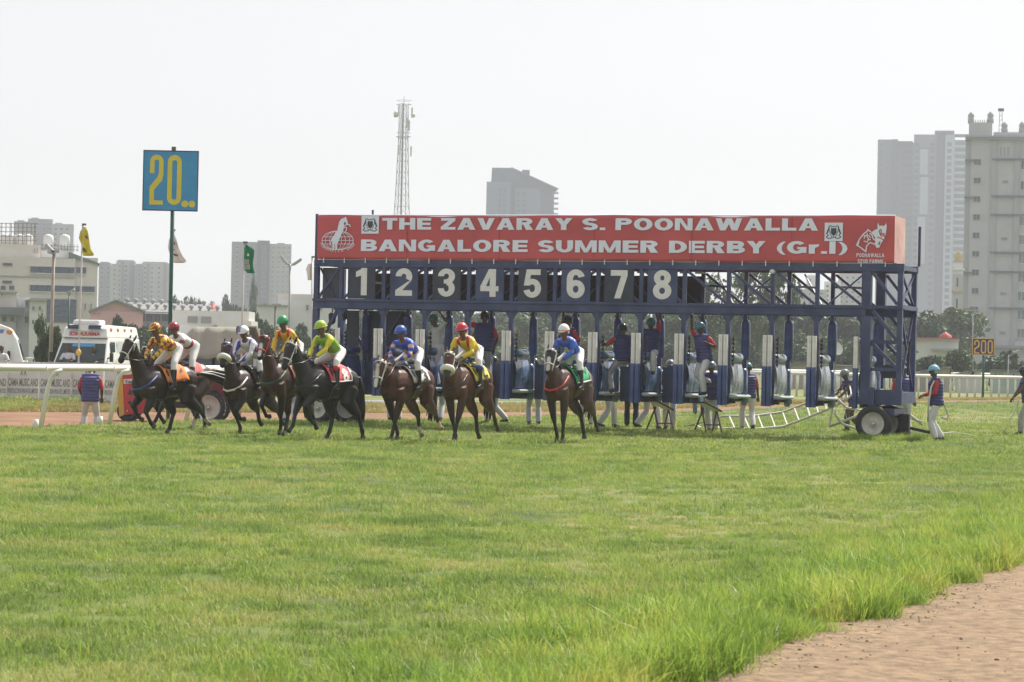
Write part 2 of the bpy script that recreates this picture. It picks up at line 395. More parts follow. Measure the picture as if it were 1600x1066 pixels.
# front dirt track: its grass edge runs from the lower right corner of the picture away to the right
E0 = G(1075, depth_of(1075, 1066)); E1 = G(1600, depth_of(1600, 872))
EDIR = (E1 - E0).normalized(); ENRM = Vector((EDIR.y, -EDIR.x, 0))       # points onto the dirt
from mathutils import noise as mnoise
def edge_wiggle(t): return .24 * mnoise.noise((t * .9, 3.1, 0)) + .12 * mnoise.noise((t * 3.1, 7.7, 0))
def edge_side(p):
    d = Vector((p[0], p[1], 0)) - E0
    return d.dot(ENRM) - edge_wiggle(d.dot(EDIR))
def dirt_h(x, y):
    return .03 + .004 * mnoise.noise((x * .8, y * .8, 0)) + .004 * mnoise.noise((x * 2.3, y * 2.3, 5)) + .007 * mnoise.noise((x * 6.5, y * 6.5, 9))
mb = MB(); NU, NV = 90, 260
for j in range(NV + 1):
    t = -9 + 28 * j / NV
    for i in range(NU + 1):
        w = -.3 + 7.5 * (i / NU) ** 1.3
        p = E0 + EDIR * t + ENRM * (w + edge_wiggle(t))
        mb.v.append((p.x, p.y, .006 if i == 0 else dirt_h(p.x, p.y)))
for j in range(NV):
    for i in range(NU):
        a = j * (NU + 1) + i
        mb.f.append((a, a + 1, a + NU + 2, a + NU + 1)); mb.m.append(0); mb.sm.append(True)
struct("dirt_track", mb, M_dirt)
mb = MB()
for k in range(2200):
    t = RND.uniform(-3, 16); w = RND.uniform(.0, 4.6) if RND.random() < .7 else RND.uniform(0, .5)
    if mnoise.noise((t * .9, w * 1.4, 2)) < -.12: continue
    p = E0 + EDIR * t + ENRM * (w + edge_wiggle(t)); r = RND.uniform(.003, .008) * (1.8 if RND.random() < .08 else 1)
    mb.ell((p.x, p.y, dirt_h(p.x, p.y) + r * .2), (r * RND.uniform(1, 1.8), r * RND.uniform(.8, 1.3), r * .6), Matrix.Rotation(RND.uniform(0, 6), 3, 'Z'), 5, 3)
o = struct("clods", mb, M_clod, "stuff"); tag(o, "dark clods of soil scattered over the red dirt track", "soil clods")

# far dirt track curving behind the white rail and behind the starting gate, and the dry verge beyond it
sheet("dirt_path", [(b_, a_) for a_, b_ in zip(DFP, BKP)], M_dirt2)
M_verge = leaf_mat("verge_soil", (.15, .12, .045), (.22, .19, .065), (.30, .22, .10), scale=.5, trans=0, rough=.9)
sheet("grass_verge", [(b_, a_) for a_, b_ in zip(BKP, VGP)], M_verge)

# ================================================================== GRASS (instanced tufts of real blades)
M_grass = leaf_mat("grass_blades", (.150, .230, .050), (.285, .385, .084), (.44, .41, .15), scale=.75, trans=.42, rough=.5)
M_grass_t = leaf_mat("tall_grass_blades", (.145, .255, .042), (.32, .435, .076), (.48, .43, .12), scale=1.1, trans=.5, rough=.45)
M_grass_d = leaf_mat("dry_grass_blades", (.24, .24, .07), (.36, .31, .11), (.46, .36, .18), scale=.6, trans=.3)
def tuft(seed, n, rad_, h0, h1, w, droop, m, segs=2):
    r = random.Random(seed); mb = MB()
    for k in range(n):
        a = r.uniform(0, 2 * PI); d = rad_ * math.sqrt(r.random())
        b = Vector((d * math.cos(a), d * math.sin(a), -.01)); h = r.uniform(h0, h1)
        la = r.uniform(0, 2 * PI); lean = r.uniform(.1, 1.0) * droop
        ld = Vector((math.cos(la), math.sin(la), 0)); sd = Vector((-ld.y, ld.x, 0))
        if r.random() < .5: sd = (sd + ld * r.uniform(-1, 1)).normalized()
        ww = w * r.uniform(.6, 1.3) / 2; vs = []
        for i in range(segs + 1):
            t = i / segs
            c = b + Vector((0, 0, 1)) * h * (t - .35 * lean * t * t) + ld * h * lean * t * t * .9
            if i < segs:
                k2 = ww * (1 - .45 * t); vs += [c - sd * k2, c + sd * k2]
            else: vs.append(c)
        fs = [(2 * i, 2 * i + 1, 2 * i + 3, 2 * i + 2) for i in range(segs - 1)] + [(2 * segs - 2, 2 * segs - 1, 2 * segs)]
        mb.add(vs, fs, 0, True)
    return mb.mesh("tuft", m)
def instancer(name, tufts, pts, label, cat):
    """pts: (co, rot, scale, index); tufts live in a collection of their own, not in the scene"""
    c = bpy.data.collections.new(name + "_tufts")
    for i, me in enumerate(tufts):
        o = bpy.data.objects.new("%s_tuft_%02d" % (name, i), me); c.objects.link(o)
    me = bpy.data.meshes.new(name); me.from_pydata([p[0] for p in pts], [], [])
    for an, ty, vals in (("rot", 'FLOAT_VECTOR', [x for p in pts for x in p[1]]), ("scl", 'FLOAT_VECTOR', [x for p in pts for x in p[2]])):
        a = me.attributes.new(an, ty, 'POINT'); a.data.foreach_set("vector", vals)
    a = me.attributes.new("idx", 'INT', 'POINT'); a.data.foreach_set("value", [p[3] for p in pts])
    o = bpy.data.objects.new(name, me); COL.objects.link(o)
    ng = bpy.data.node_groups.new(name, 'GeometryNodeTree')
    ng.interface.new_socket("Geometry", in_out='INPUT', socket_type='NodeSocketGeometry')
    ng.interface.new_socket("Geometry", in_out='OUTPUT', socket_type='NodeSocketGeometry')
    N = ng.nodes; gi = N.new("NodeGroupInput"); go = N.new("NodeGroupOutput")
    ip = N.new("GeometryNodeInstanceOnPoints"); ci = N.new("GeometryNodeCollectionInfo")
    ci.inputs["Collection"].default_value = c; ci.inputs["Separate Children"].default_value = True; ci.inputs["Reset Children"].default_value = True
    ip.inputs["Pick Instance"].default_value = True
    def na(n_, dt):
        a = N.new("GeometryNodeInputNamedAttribute"); a.data_type = dt; a.inputs["Name"].default_value = n_; return a.outputs["Attribute"]
    L = ng.links
    L.new(gi.outputs[0], ip.inputs["Points"]); L.new(ci.outputs[0], ip.inputs["Instance"])
    L.new(na("idx", 'INT'), ip.inputs["Instance Index"])
    er = N.new("FunctionNodeEulerToRotation"); L.new(na("rot", 'FLOAT_VECTOR'), er.inputs[0]); L.new(er.outputs[0], ip.inputs["Rotation"])
    L.new(na("scl", 'FLOAT_VECTOR'), ip.inputs["Scale"]); L.new(ip.outputs[0], go.inputs[0])
    md = o.modifiers.new("tufts", 'NODES'); md.node_group = ng
    o["kind"] = "stuff"; tag(o, label, cat); return o
short = [tuft(i, 38, .13, .035, .085, .0052, .9, M_grass) for i in range(4)]
tall = [tuft(20 + i, 60, .15, .12, .30, .0058, 1.1, M_grass_t, 3) for i in range(4)]
farw = [tuft(40 + i, 34, .26, .05, .10, .013, .9, M_grass) for i in range(3)]
pts = []
def in_fan(x, y, m=2.5): return abs(x) < .2 * y * 1.03 + m
def dens_noise(x, y): return .5 + .5 * mnoise.noise((x * .35, y * .35, 1.0)) + .35 * mnoise.noise((x * 1.3, y * 1.3, 4.0))
fpoly = FRP
def before_far_dirt(x, y):
    for a, b in zip(fpoly[:-1], fpoly[1:]):
        if a.x <= x < b.x: return y < a.y + (b.y - a.y) * (x - a.x) / (b.x - a.x) + .25 * mnoise.noise((x * 2, 0, 0))
    return True
def scatter(n, y0, y1, idx0, nidx, s0, s1, pw=1.0, marg=2.5):
    k = 0
    while k < n:
        y = y0 + (y1 - y0) * RND.random() ** pw; x = RND.uniform(-1, 1) * (.206 * y1 + marg)
        if not in_fan(x, y, marg): continue
        k += 1
        e = edge_side((x, y))
        if e > -.02 or not before_far_dirt(x, y): continue
        fine = mnoise.noise((x * 2.6, y * 2.0, 11.0))
        if fine < -.42 and e < -2.2: continue                       # worn spots and hoof marks
        s = RND.uniform(s0, s1) * (.50 + .62 * max(0, min(1.4, dens_noise(x, y)))) * (1 + .35 * fine)
        if e > -2.6 and y < 42: s *= 1 + .6 * (1 + e / 2.6)
        pts.append(((x, y, 0), (RND.gauss(0, .12), RND.gauss(0, .12), RND.uniform(0, 6.28)), (s * 1.15, s * 1.15, s), idx0 + RND.randrange(nidx)))
scatter(15500, 10.5, 27, 0, 4, .8, 1.35)
scatter(15500, 27, 50, 0, 4, .95, 1.5)
scatter(11500, 48, 78, 8, 3, .8, 1.15)
scatter(8500, 78, 160, 8, 3, 1.1, 1.7, marg=5)
for k in range(5200):                                           # tall unmown fringe along the dirt track
    t = RND.uniform(-6, 24); w = -abs(RND.gauss(0, .95)) if RND.random() < .8 else -RND.uniform(0, .3)
    p = E0 + EDIR * t + ENRM * (w + edge_wiggle(t) + .03)
    cl = mnoise.noise((p.x * 1.5, p.y * 1.0, 8))
    if cl < -.38: continue
    s = (.98 + w * .24) * RND.uniform(.6, 1.2) * (1 + .75 * cl)
    if s < .25: continue
    pts.append(((p.x, p.y, 0), (RND.gauss(0, .2), RND.gauss(0, .2), RND.uniform(0, 6.28)), (s, s, s), 4 + RND.randrange(4)))
for k in range(1100):                                            # odd ranker tufts in the mown turf
    y = RND.uniform(13, 56); x = RND.uniform(-1, 1) * (.2 * y + 1)
    if edge_side((x, y)) > -1: continue
    s = RND.uniform(.22, .52); pts.append(((x, y, 0), (0, 0, RND.uniform(0, 6.28)), (s * 1.4, s * 1.4, s), 4 + RND.randrange(4)))
for k in range(130):                                            # longer grass round the gate's right wheels
    p = G(1320 + 130 * RND.random(), 58.0 + .9 * RND.random()); s = RND.uniform(.5, .85); pts.append(((p.x, p.y, 0), (RND.gauss(0, .2), RND.gauss(0, .2), RND.uniform(0, 6.28)), (s * 1.3, s * 1.3, s), 4 + RND.randrange(4)))
instancer("grass", short + tall + farw, pts, "green racecourse turf with rank yellow green tufts along the dirt", "grass")
pts = []
vpoly = [(a_, b_) for a_, b_ in zip(BKP, VGP)]
for k in range(7000):
    i = RND.randrange(len(bk) - 1); t = RND.random(); u = RND.random()
    a = vpoly[i][0].lerp(vpoly[i + 1][0], t); b = vpoly[i][1].lerp(vpoly[i + 1][1], t)
    if RND.random() > min(1, (b - a).length / 14 + .35): continue
    p = a.lerp(b, u - .06); s = RND.uniform(1.0, 2.0)
    if not in_fan(p.x, p.y, 6): continue
    pts.append(((p.x, p.y, p.z), (0, 0, RND.uniform(0, 6.28)), (s * 1.3, s * 1.3, s), RND.randrange(3)))
instancer("dry_grass", [tuft(60 + i, 30, .25, .05, .12, .014, .9, M_grass_d) for i in range(3)], pts, "dry yellow grass on the verge beyond the red dirt path", "grass")

# ================================================================== TREES
M_leaf = leaf_mat("leaves", (.030, .060, .026), (.055, .098, .040), (.095, .135, .058), scale=.25, trans=.2, world=False)
M_leaf2 = leaf_mat("leaves_light", (.040, .072, .028), (.075, .122, .045), (.12, .155, .07), scale=.3, trans=.25, world=False)
M_leaf3 = leaf_mat("leaves_pale", (.07, .085, .045), (.12, .13, .07), (.26, .22, .19), scale=.35, trans=.25, world=False)
M_bark = mat("bark", (.09, .07, .05), .9, .3, 3)
def crown_mesh(seed, n, lobes, leaf, m, shape=(1, 1, .8), gap=.0):
    """leaf clumps spread through lobes; nominal crown 10 m across, its base at z = 0"""
    r = random.Random(seed); mb = MB(); L = []
    for k in range(lobes):
        a = r.uniform(0, 2 * PI); d = 3.3 * math.sqrt(r.random()); z = r.uniform(1.2, 6.6)
        d *= 1.0 - .10 * max(0, z - 3.5)
        L.append((Vector((d * math.cos(a) * shape[0], d * math.sin(a) * shape[1], z * shape[2])), r.uniform(1.1, 2.2)))
    for k in range(n):
        c, R = L[r.randrange(lobes)]
        v = Vector((r.gauss(0, 1), r.gauss(0, 1), r.gauss(0, 1))).normalized() * R * (r.random() ** .4)
        v.z *= .72
        p = c + v
        nrm = (v.normalized() + .9 * Vector((r.gauss(0, 1), r.gauss(0, 1), r.gauss(0, 1)))).normalized()
        a = nrm.orthogonal().normalized(); a.rotate(Quaternion(nrm, r.uniform(0, 6.28))); b = nrm.cross(a); s = leaf * r.uniform(.6, 1.5)
        mb.add([p - a * s * .9, p + b * s * .5, p + a * s, p - b * s * .45 + nrm * s * .2], [(0, 1, 2, 3)], 0, False)
    return mb.mesh("crown", m)
def trunk_mesh(seed, h, m, limbs=5):
    r = random.Random(seed); mb = MB()
    mb.loft([(0, 0, -.3), (.08, 0, h * .4), (-.05, .1, h), (0.1, 0, h + 3.2)], [.36, .26, .2, .06], 8)
    for k in range(limbs):
        a = r.uniform(0, 6.28); L = r.uniform(2, 3.6)
        mb.loft([(0, 0, h * r.uniform(.75, 1)), (math.cos(a) * L * .5, math.sin(a) * L * .5, h + 1.2), (math.cos(a) * L, math.sin(a) * L, h + r.uniform(2, 3.6))], [.14, .1, .03], 6)
    return mb.mesh("trunk", m)
CROWNS = [crown_mesh(1, 3000, 15, .42, M_leaf), crown_mesh(2, 2800, 13, .40, M_leaf2), crown_mesh(3, 2600, 12, .42, M_leaf, (1, 1, .95)),
          crown_mesh(4, 2400, 12, .38, M_leaf3), crown_mesh(5, 1500, 11, .36, M_leaf2, (1, 1, 1.15)), crown_mesh(6, 3400, 18, .42, M_leaf2, (1.2, 1, .7))]
TRUNKS = [trunk_mesh(1, 2.6, M_bark), trunk_mesh(2, 3.4, M_bark)]
def tree(px, D, ytop, wpx, var, label, group=None, name="tree", base=.28, trunk=0):
    """tree of given crown width (pixels of the photograph) and top height"""
    H = Z(px, ytop, D); W = wpx * D / FPX; p = G(px, D)
    t = thing(name, label, "tree", p, RND.uniform(0, 6.28), group)
    zc = H * base; ch = CROWNS[var]; top = 7.4 if var != 5 else 6.2
    c = child("crown", ch, t, (0, 0, zc)); k = (H - zc) / top
    c.scale = (W / 10.0, W / 10.0, k)
    u = child("trunk", TRUNKS[trunk], t); u.scale = (W / 11, W / 11, zc / 2.6 if zc > .5 else .4)
    return t
_NUMW = ["one", "two", "three", "four", "five", "six", "seven", "eight"]
_LM = [(567 + 67 * i, "the stall under board %s" % w) for i, w in enumerate(_NUMW)] + [(1104, "the first bare truss bay"), (1172, "the second bare truss bay"), (1242, "the third bare truss bay"), (1313, "the last bare truss bay"), (1385, "the gate's right tower"), (1450, "the walking handler"), (1530, "the orange 200 board")]
_used = {}
def landmark(kind, px):
    """a label that names what the tree stands behind in the photograph"""
    w = min(_LM, key=lambda a: abs(a[0] - px)); n = _used.get((kind, w[1]), 0); _used[(kind, w[1])] = n + 1
    return kind + " " + ["behind ", "slightly right behind ", "deeper in behind ", "farthest back behind "][n] + w[1]
L_LINE = "hazy dark green tree of the wooded line"
G_LINE = "trees in the wooded line beyond the gate"
for i in range(17):                                             # tree line behind the gate
    px = 575 + 57 * i + RND.uniform(-12, 12); D = RND.uniform(250, 330)
    yt = 476 - 12 * RND.random() + (0 if px > 800 else 12)
    tree(px, D, yt, RND.uniform(95, 150), RND.choice([0, 1, 2, 5]), landmark(L_LINE, px), G_LINE)
for i in range(13):
    px = 600 + 62 * i + RND.uniform(-15, 15)
    tree(px, RND.uniform(215, 245), RND.uniform(512, 528), RND.uniform(90, 130), RND.choice([1, 5, 0]), landmark("low bushy green tree", px), "low trees beyond the gate", base=.1)
for px, yt, w, v in ((590, 470, 110, 0), (640, 474, 110, 5), (690, 468, 115, 2), (742, 472, 110, 1), (795, 470, 115, 0), (850, 474, 110, 2)):
    tree(px, 335, yt, w, v, landmark("tall hazy tree at the back", px), G_LINE)
tree(1105, 215, 448, 105, 4, "loose tall tree showing through the bare truss right of board eight")
tree(1168, 212, 424, 95, 4, "tallest airy tree seen through the gate truss, its top near the beam")
tree(1215, 214, 428, 78, 4, "airy tree at the right of the tallest tree behind the truss")
tree(700, 205, 515, 80, 3, "pale blossoming tree behind the stall under board three")
tree(905, 205, 510, 85, 3, "pale blossoming tree behind the stall under board six")
for k, (px, yt, w) in enumerate([(785, 500, 75), (845, 515, 60)]):
    tree(px, 230, yt, w, 3, ["greyish pink flowering tree behind the stall under board four", "small greyish flowering tree behind the stall under board five"][k])
for k, (px, D, yt, w, v) in enumerate([(1445, 300, 492, 90, 0), (1480, 290, 488, 85, 2), (1410, 280, 500, 80, 5)]):
    tree(px, D, yt, w, v, ["rounded hazy tree between the gate tower and the grey tower block", "dense hazy tree against the foot of the grey tower block", "broad hazy tree right behind the gate's right tower"][k])
tree(1392, 200, 530, 110, 5, "dark green tree behind the gate's right tower, below the red roofed building", base=.05)
tree(1500, 190, 528, 95, 1, "green tree just left of the orange 200 board", base=.08)
tree(1448, 185, 545, 90, 0, "low dark tree under the red roofed building at right", base=.05)
tree(1570, 200, 548, 110, 2, "dark low tree right of the orange 200 board", base=.05)
tree(1630, 200, 545, 90, 0, "dark low tree at the right edge beside the 200 board", base=.05)
# left side
L_L = "dark green tree in the row behind the parked vehicles at left"
for k, (px, D, yt, w, v) in enumerate([(205, 200, 492, 70, 0), (180, 190, 492, 50, 2), (240, 210, 500, 60, 5), (275, 205, 503, 60, 0), (430, 190, 497, 70, 0), (470, 200, 505, 60, 2),
                                       (525, 210, 500, 60, 0), (400, 215, 486, 60, 2), (555, 220, 495, 60, 5), (500, 170, 540, 90, 5), (440, 165, 545, 80, 5)]):
    tree(px, D, yt, w, v, "dark green tree " + ["right behind the front facing ambulance roof", "left behind the front facing ambulance roof", "behind the leading jockey's cap", "behind the blue 20 sign's pole", "behind the jockey in golden yellow", "behind the lime capped jockey",
        "left behind board one's stall wall", "right of the green flag pole", "behind the stall under board one", "low beside the gate's left tower", "low behind the short lamp pole"][k], "trees behind the parked vehicles", base=.08)
for k, (px, yt, w) in enumerate([(225, 459, 60), (268, 462, 55), (300, 452, 45), (325, 460, 55), (355, 462, 40), (400, 464, 50), (425, 468, 45), (372, 478, 60), (335, 472, 60)]):
    tree(px, 420, yt, w, [0, 2, 5][k % 3], "distant dark skyline tree " + ["above the pink shed's gable", "above the shed roof left of the 20 sign's pole", "tall and alone above the ventilators", "right of the tall one above the ventilators", "above the red roof lantern", "behind the narrow conical tree", "right of the narrow conical tree", "left of the green flag pole", "low above the white truck"][k], "distant skyline trees at left", base=.1)
tree(394, 400, 446, 16, 4, "narrow conical tree in front of the grey tower block at left", name="conifer", base=.05)
# shrubby trees beside the ambulances
for k, (px, yt, w) in enumerate([(62, 505, 34), (82, 482, 46), (92, 520, 40), (70, 525, 40)]):
    tree(px, 112, yt, w, [4, 1, 2, 5][k], ["thin leafy shrub at the back of the left ambulance", "tall loose shrub between the two ambulances", "round shrub against the ambulance windscreen corner", "low dark shrub in the gap between the ambulances"][k], name="shrub", base=.06)

# ================================================================== BUILDINGS
M_conc = mat("pale_concrete", (.36, .36, .365), .9, .08, .3)
M_conc2 = mat("grey_concrete", (.22, .235, .25), .9, .08, .3)
M_white = mat("white_render", (.66, .66, .65), .85, .06, .4)
M_slate = mat("slate_grey_render", (.085, .105, .13), .85, .1, .3)
M_dglass = mat("window_glass", (.025, .038, .05), .4, .3, .5)
M_tglass = mat("teal_glass", (.07, .13, .14), .15, .25, .5)
M_bglass = mat("blue_glass", (.04, .075, .13), .35, .3, .2)
M_pink = mat("pink_wash", (.66, .40, .41), .9, .1, .3)
M_beige = mat("beige_wash", (.66, .61, .56), .9, .1, .25)
M_shed = mat("shed_roof", (.20, .20, .20), .8, .2, .2)
M_redroof = mat("red_roof", (.40, .10, .09), .8, .2, .6)
M_green = mat("green_roof", (.12, .17, .14), .8, .2, .3)
M_rust = mat("rusty_steel", (.16, .13, .11), .7, .3, 3)
M_gold = mat("gold_dome", (.52, .36, .13), .45, .15, 1)
class Bld:
    """a building facing the camera at depth D; parts are given in pixels of the photograph and become metres there"""
    def __init__(s, name, label, px, D, cat="building", group=None):
        s.D = D; s.p = G(px, D); s.px = px; s.k = D / FPX
        s.frame = M_white; s.root = thing(name, label, cat, s.p, -math.atan2(px - 800, FPX), group); s.shared = {}
    def X(s, px): return at(px, 540, s.D).x - s.p.x + 0.0
    def Zz(s, px, py): return Z(px, py, s.D)
    def block(s, name, l, r, top, m, bottom=None, y0=0.0, dep=12.0, label=None):
        c = (l + r) / 2
        zt = s.Zz(c, top); zb = 0 if bottom is None else s.Zz(c, bottom)
        o = MB().b2((s.X(l), y0, zb), (s.X(r), y0 + dep, zt)).build(name, m, s.root)
        if label: o["label"] = label
        return o
    def win(s, x, y, w, h, glass, frame=None, y0=0.0, name="window", bars=1, key=None):
        """window centred at pixel (x, y), w x h pixels: frame proud of the wall, pane set back inside it"""
        W, H = w * s.k, h * s.k; kk = (round(W, 3), round(H, 3), glass.name, bars)
        if kk not in s.shared:
            f = max(.05, min(W, H) * .07); mb = MB(); fr_m = frame or s.frame
            mb.box((0, -.04, 0), (W - 2 * f, .04, H - 2 * f), 1)
            mb.box((-W / 2 + f / 2, -.06, 0), (f, .12, H)); mb.box((W / 2 - f / 2, -.06, 0), (f, .12, H))
            mb.box((0, -.06, H / 2 - f / 2), (W - 2 * f, .12, f)); mb.box((0, -.08, -H / 2 + f / 2), (W - 2 * f, .16, f))
            for b in range(bars): mb.box((-W / 2 + W * (b + 1) / (bars + 1), -.065, 0), (f * .6, .05, H - 2 * f))
            s.shared[kk] = mb.mesh(name, [fr_m, glass])
        return child(name, s.shared[kk], s.root, (s.X(x), y0 - .005, s.Zz(x, y)))
    def grid(s, xs, ys, w, h, glass, frame=None, y0=0.0, skip=0.0, name="window", bars=1):
        for x in xs:
            for y in ys:
                if skip and RND.random() < skip: continue
                s.win(x, y, w, h, glass, frame, y0, name, bars)
def rng(a, b, st):
    out = []; x = a
    while x <= b: out.append(x); x += st
    return out

# tall apartment tower, right
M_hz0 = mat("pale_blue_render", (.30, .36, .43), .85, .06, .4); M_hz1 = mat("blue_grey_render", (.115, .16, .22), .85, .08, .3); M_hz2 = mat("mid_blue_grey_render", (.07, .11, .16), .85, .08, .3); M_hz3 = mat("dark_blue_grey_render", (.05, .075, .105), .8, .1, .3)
b = Bld("apartment_tower", "tallest hazy apartment tower with stepped slabs, behind the gate's right end", 1435, 1100); b.frame = M_hz1
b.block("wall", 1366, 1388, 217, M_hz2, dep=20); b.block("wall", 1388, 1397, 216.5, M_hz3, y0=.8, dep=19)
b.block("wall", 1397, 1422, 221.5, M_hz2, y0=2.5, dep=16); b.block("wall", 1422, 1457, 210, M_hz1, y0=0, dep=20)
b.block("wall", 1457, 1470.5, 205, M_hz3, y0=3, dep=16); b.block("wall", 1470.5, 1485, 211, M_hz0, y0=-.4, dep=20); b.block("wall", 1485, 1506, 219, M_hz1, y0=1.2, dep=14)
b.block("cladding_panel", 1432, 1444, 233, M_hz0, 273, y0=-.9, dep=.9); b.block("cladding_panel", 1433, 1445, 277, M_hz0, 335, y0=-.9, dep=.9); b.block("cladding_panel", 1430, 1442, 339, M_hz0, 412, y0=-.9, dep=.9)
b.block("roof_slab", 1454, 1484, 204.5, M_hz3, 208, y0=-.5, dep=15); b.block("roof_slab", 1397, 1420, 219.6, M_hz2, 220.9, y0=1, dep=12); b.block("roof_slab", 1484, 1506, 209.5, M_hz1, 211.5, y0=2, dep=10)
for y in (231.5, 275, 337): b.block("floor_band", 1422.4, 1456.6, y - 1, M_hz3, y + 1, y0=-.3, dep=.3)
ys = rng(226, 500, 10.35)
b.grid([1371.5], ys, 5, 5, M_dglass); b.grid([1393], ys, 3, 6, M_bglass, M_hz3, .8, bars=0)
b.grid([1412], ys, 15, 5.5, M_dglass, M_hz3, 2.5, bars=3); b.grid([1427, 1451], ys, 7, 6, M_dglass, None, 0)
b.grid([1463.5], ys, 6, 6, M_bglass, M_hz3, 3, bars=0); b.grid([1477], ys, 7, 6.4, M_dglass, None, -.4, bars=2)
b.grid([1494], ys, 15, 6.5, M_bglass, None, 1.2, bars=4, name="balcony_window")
bal = MB().box((0, -.7, 0), (19 * b.k, 1.4, .35)).box((0, -1.38, .5), (19 * b.k, .04, .8)).mesh("balcony", M_hz0)
for y in ys: child("balcony", bal, b.root, (b.X(1495), 1.15, b.Zz(1495, y + 4.6)))
# near grey building, right edge
M_near = mat("near_tower_render", (.43, .435, .45), .9, .08, .25); M_near2 = mat("near_tower_grey", (.33, .345, .355), .9, .08, .3)
b = Bld("office_block", "large near grey building with banded cornices and roof finials at the right edge", 1560, 440)
b.block("wall", 1512, 1690, 219, M_near, dep=22); b.block("corner_strip", 1503.5, 1512, 219, M_near2, y0=.3, dep=20)
b.block("stair_tower", 1508, 1544, 190, M_near, 219, y0=.6, dep=9); b.block("parapet", 1546, 1690, 207, M_near, 217, y0=.8, dep=.4)
b.block("cornice", 1503, 1690, 213, M_near2, 219, y0=-.9, dep=22); b.block("cornice", 1503, 1690, 216, M_slate, 217, y0=-1.1, dep=.2)
for l, r in ((1544, 1552), (1580, 1588)): b.block("pilaster", l, r, 219, M_near2, y0=-.35, dep=.35)
for y, l in ((250, 1503), (308, 1503), (337, 1544), (396, 1544), (426, 1500), (483, 1486)):
    b.block("cornice", l, 1517 if l < 1540 else 1690, y - 1.3, M_slate, y + 1.3, y0=-.6, dep=.6)
    if l < 1540: b.block("cornice", 1544.5, 1690, y - 1.3, M_slate, y + 1.3, y0=-.6, dep=.6)
b.grid([1522.5], [252.5, 281.5, 310.5, 339, 367.5, 396.5, 425.5, 454.5, 483.5, 513], 11.5, 10, M_dglass, M_near, 0)
b.grid([1594], [346, 375, 404.5, 434, 463, 492, 521], 13, 16, M_tglass, None, 0, bars=1); b.grid([1594], [258, 290], 10, 15, M_dglass, None, 0, bars=1)
b.grid([1566], [284, 373, 459, 520], 9, 4, M_conc2, M_conc2, 0, bars=0, name="vent_panel"); b.grid([1558, 1563.5, 1569], [236], 3.2, 15, M_conc2, None, 0, bars=0, name="slot_panel")
fin = MB().lathe([(0, 0), (.55, 0), (.55, 1.0), (.42, 1.05), (.6, 1.3), (.42, 1.7), (.0, 2.1)], n=10).mesh("finial", M_conc)
for x, y in ((1511, 191), (1541, 191), (1563, 207.5), (1590, 207.5)): child("finial", fin, b.root, (b.X(x), 1.4, b.Zz(x, y)))
for x in rng(1514, 1540, 3.5): b.block("merlon", x, x + 1.4, 185.5, M_conc, 191, y0=1, dep=.25)
for x in rng(1549, 1600, 3.2): b.block("baluster", x, x + .7, 204.3, M_conc, 207.2, y0=.9, dep=.2)
for x in rng(1586, 1600, 1.6): b.block("baluster", x, x + .7, 534, M_white, 541, y0=-1.2, dep=.12)
b.block("terrace", 1540, 1690, 541, M_conc2, 545, y0=-1.8, dep=1.8)
mb = MB()
for d in (-.3, .3): mb.bar((d, 0, 0), (d * .6, 0, 4.2), .09)
for k in range(5): mb.bar((-.28, 0, .4 + k * .8), (.28, 0, .8 + k * .8), .06)
mb.box((0, -.1, 4.0), (1.0, .3, .5)); mb.build("antenna_mast", M_slate, b.root, (b.X(1557), 3, b.Zz(1557, 205)))
t = Bld("domed_turret", "slim pale turret with a golden dome beside the grey building", 1494, 425)
t.block("wall", 1486.5, 1503, 428, M_near, dep=2)
mb = MB(); R = 8 * t.k; mb.lathe([(R, 0), (R, .5), (R * 1.25, .6), (R * 1.25, .9), (R * .85, 1.0), (R * .85, 1.9)], n=16)
mb.build("drum", M_white, t.root, (t.X(1495), .9, t.Zz(1495, 428)))
mb = MB(); mb.lathe([(R * .8, 0), (R * .86, .5), (R * .75, 1.1), (R * .45, 1.6), (R * .1, 1.95), (.03, 2.3), (0, 2.6)], n=16); mb.build("dome", M_gold, t.root, (t.X(1495), .9, t.Zz(1495, 409.5)))
t.grid([1494], [441, 474], 4, 16, M_dglass, None, 0, bars=0); t.block("ledge", 1485, 1504, 454, M_gold, 457, y0=-.4, dep=.5); t.block("ledge", 1485, 1504, 482, M_gold, 485, y0=-.4, dep=.5)

# slant-roofed tower behind the banner
b = Bld("slant_roof_tower", "blue grey tower with a sloping roof edge rising behind the red banner", 810, 1000); b.frame = M_hz1
b.block("wall", 755, 793, 284, M_hz1, dep=16); b.block("wall", 793, 800, 287, M_hz3, y0=1.5, dep=14); b.block("wall", 800, 840, 294, M_hz1, y0=.4, dep=16); b.block("wall", 840, 861, 297, M_hz2, y0=1.5, dep=14)
zt = lambda x, y: b.Zz(x, y)
mb = MB(); mb.prism([(b.X(762), zt(762, 286)), (b.X(763), zt(763, 261.5)), (b.X(794), zt(794, 262)), (b.X(866), zt(866, 295)), (b.X(861), zt(861, 299)), (b.X(861), zt(861, 300)), (b.X(800), zt(800, 300))], 1.0, 12)
mb.build("roof_screen", M_hz3, b.root)
mb = MB(); mb.bar((b.X(793), .4, zt(793, 261.4)), (b.X(868), .4, zt(868, 295.2)), .5, .35); mb.build("roof_edge", M_hz1, b.root)
b.block("lift_room", 810, 822, 264.5, M_hz2, 275, y0=3, dep=6)
ys = rng(297, 345, 8.2)
b.grid([776.5, 783.5], ys, 5, 6.5, M_bglass, None, 0); b.grid([804.5, 814.5], [302] + ys[1:], 6, 5, M_bglass, None, .4); b.grid([845, 851, 857], ys, 3.5, 5, M_bglass, None, 1.5, bars=0)
for y in ys: b.block("balcony", 861, 868, y + 2.5, M_hz0, y + 4.2, y0=2, dep=7)

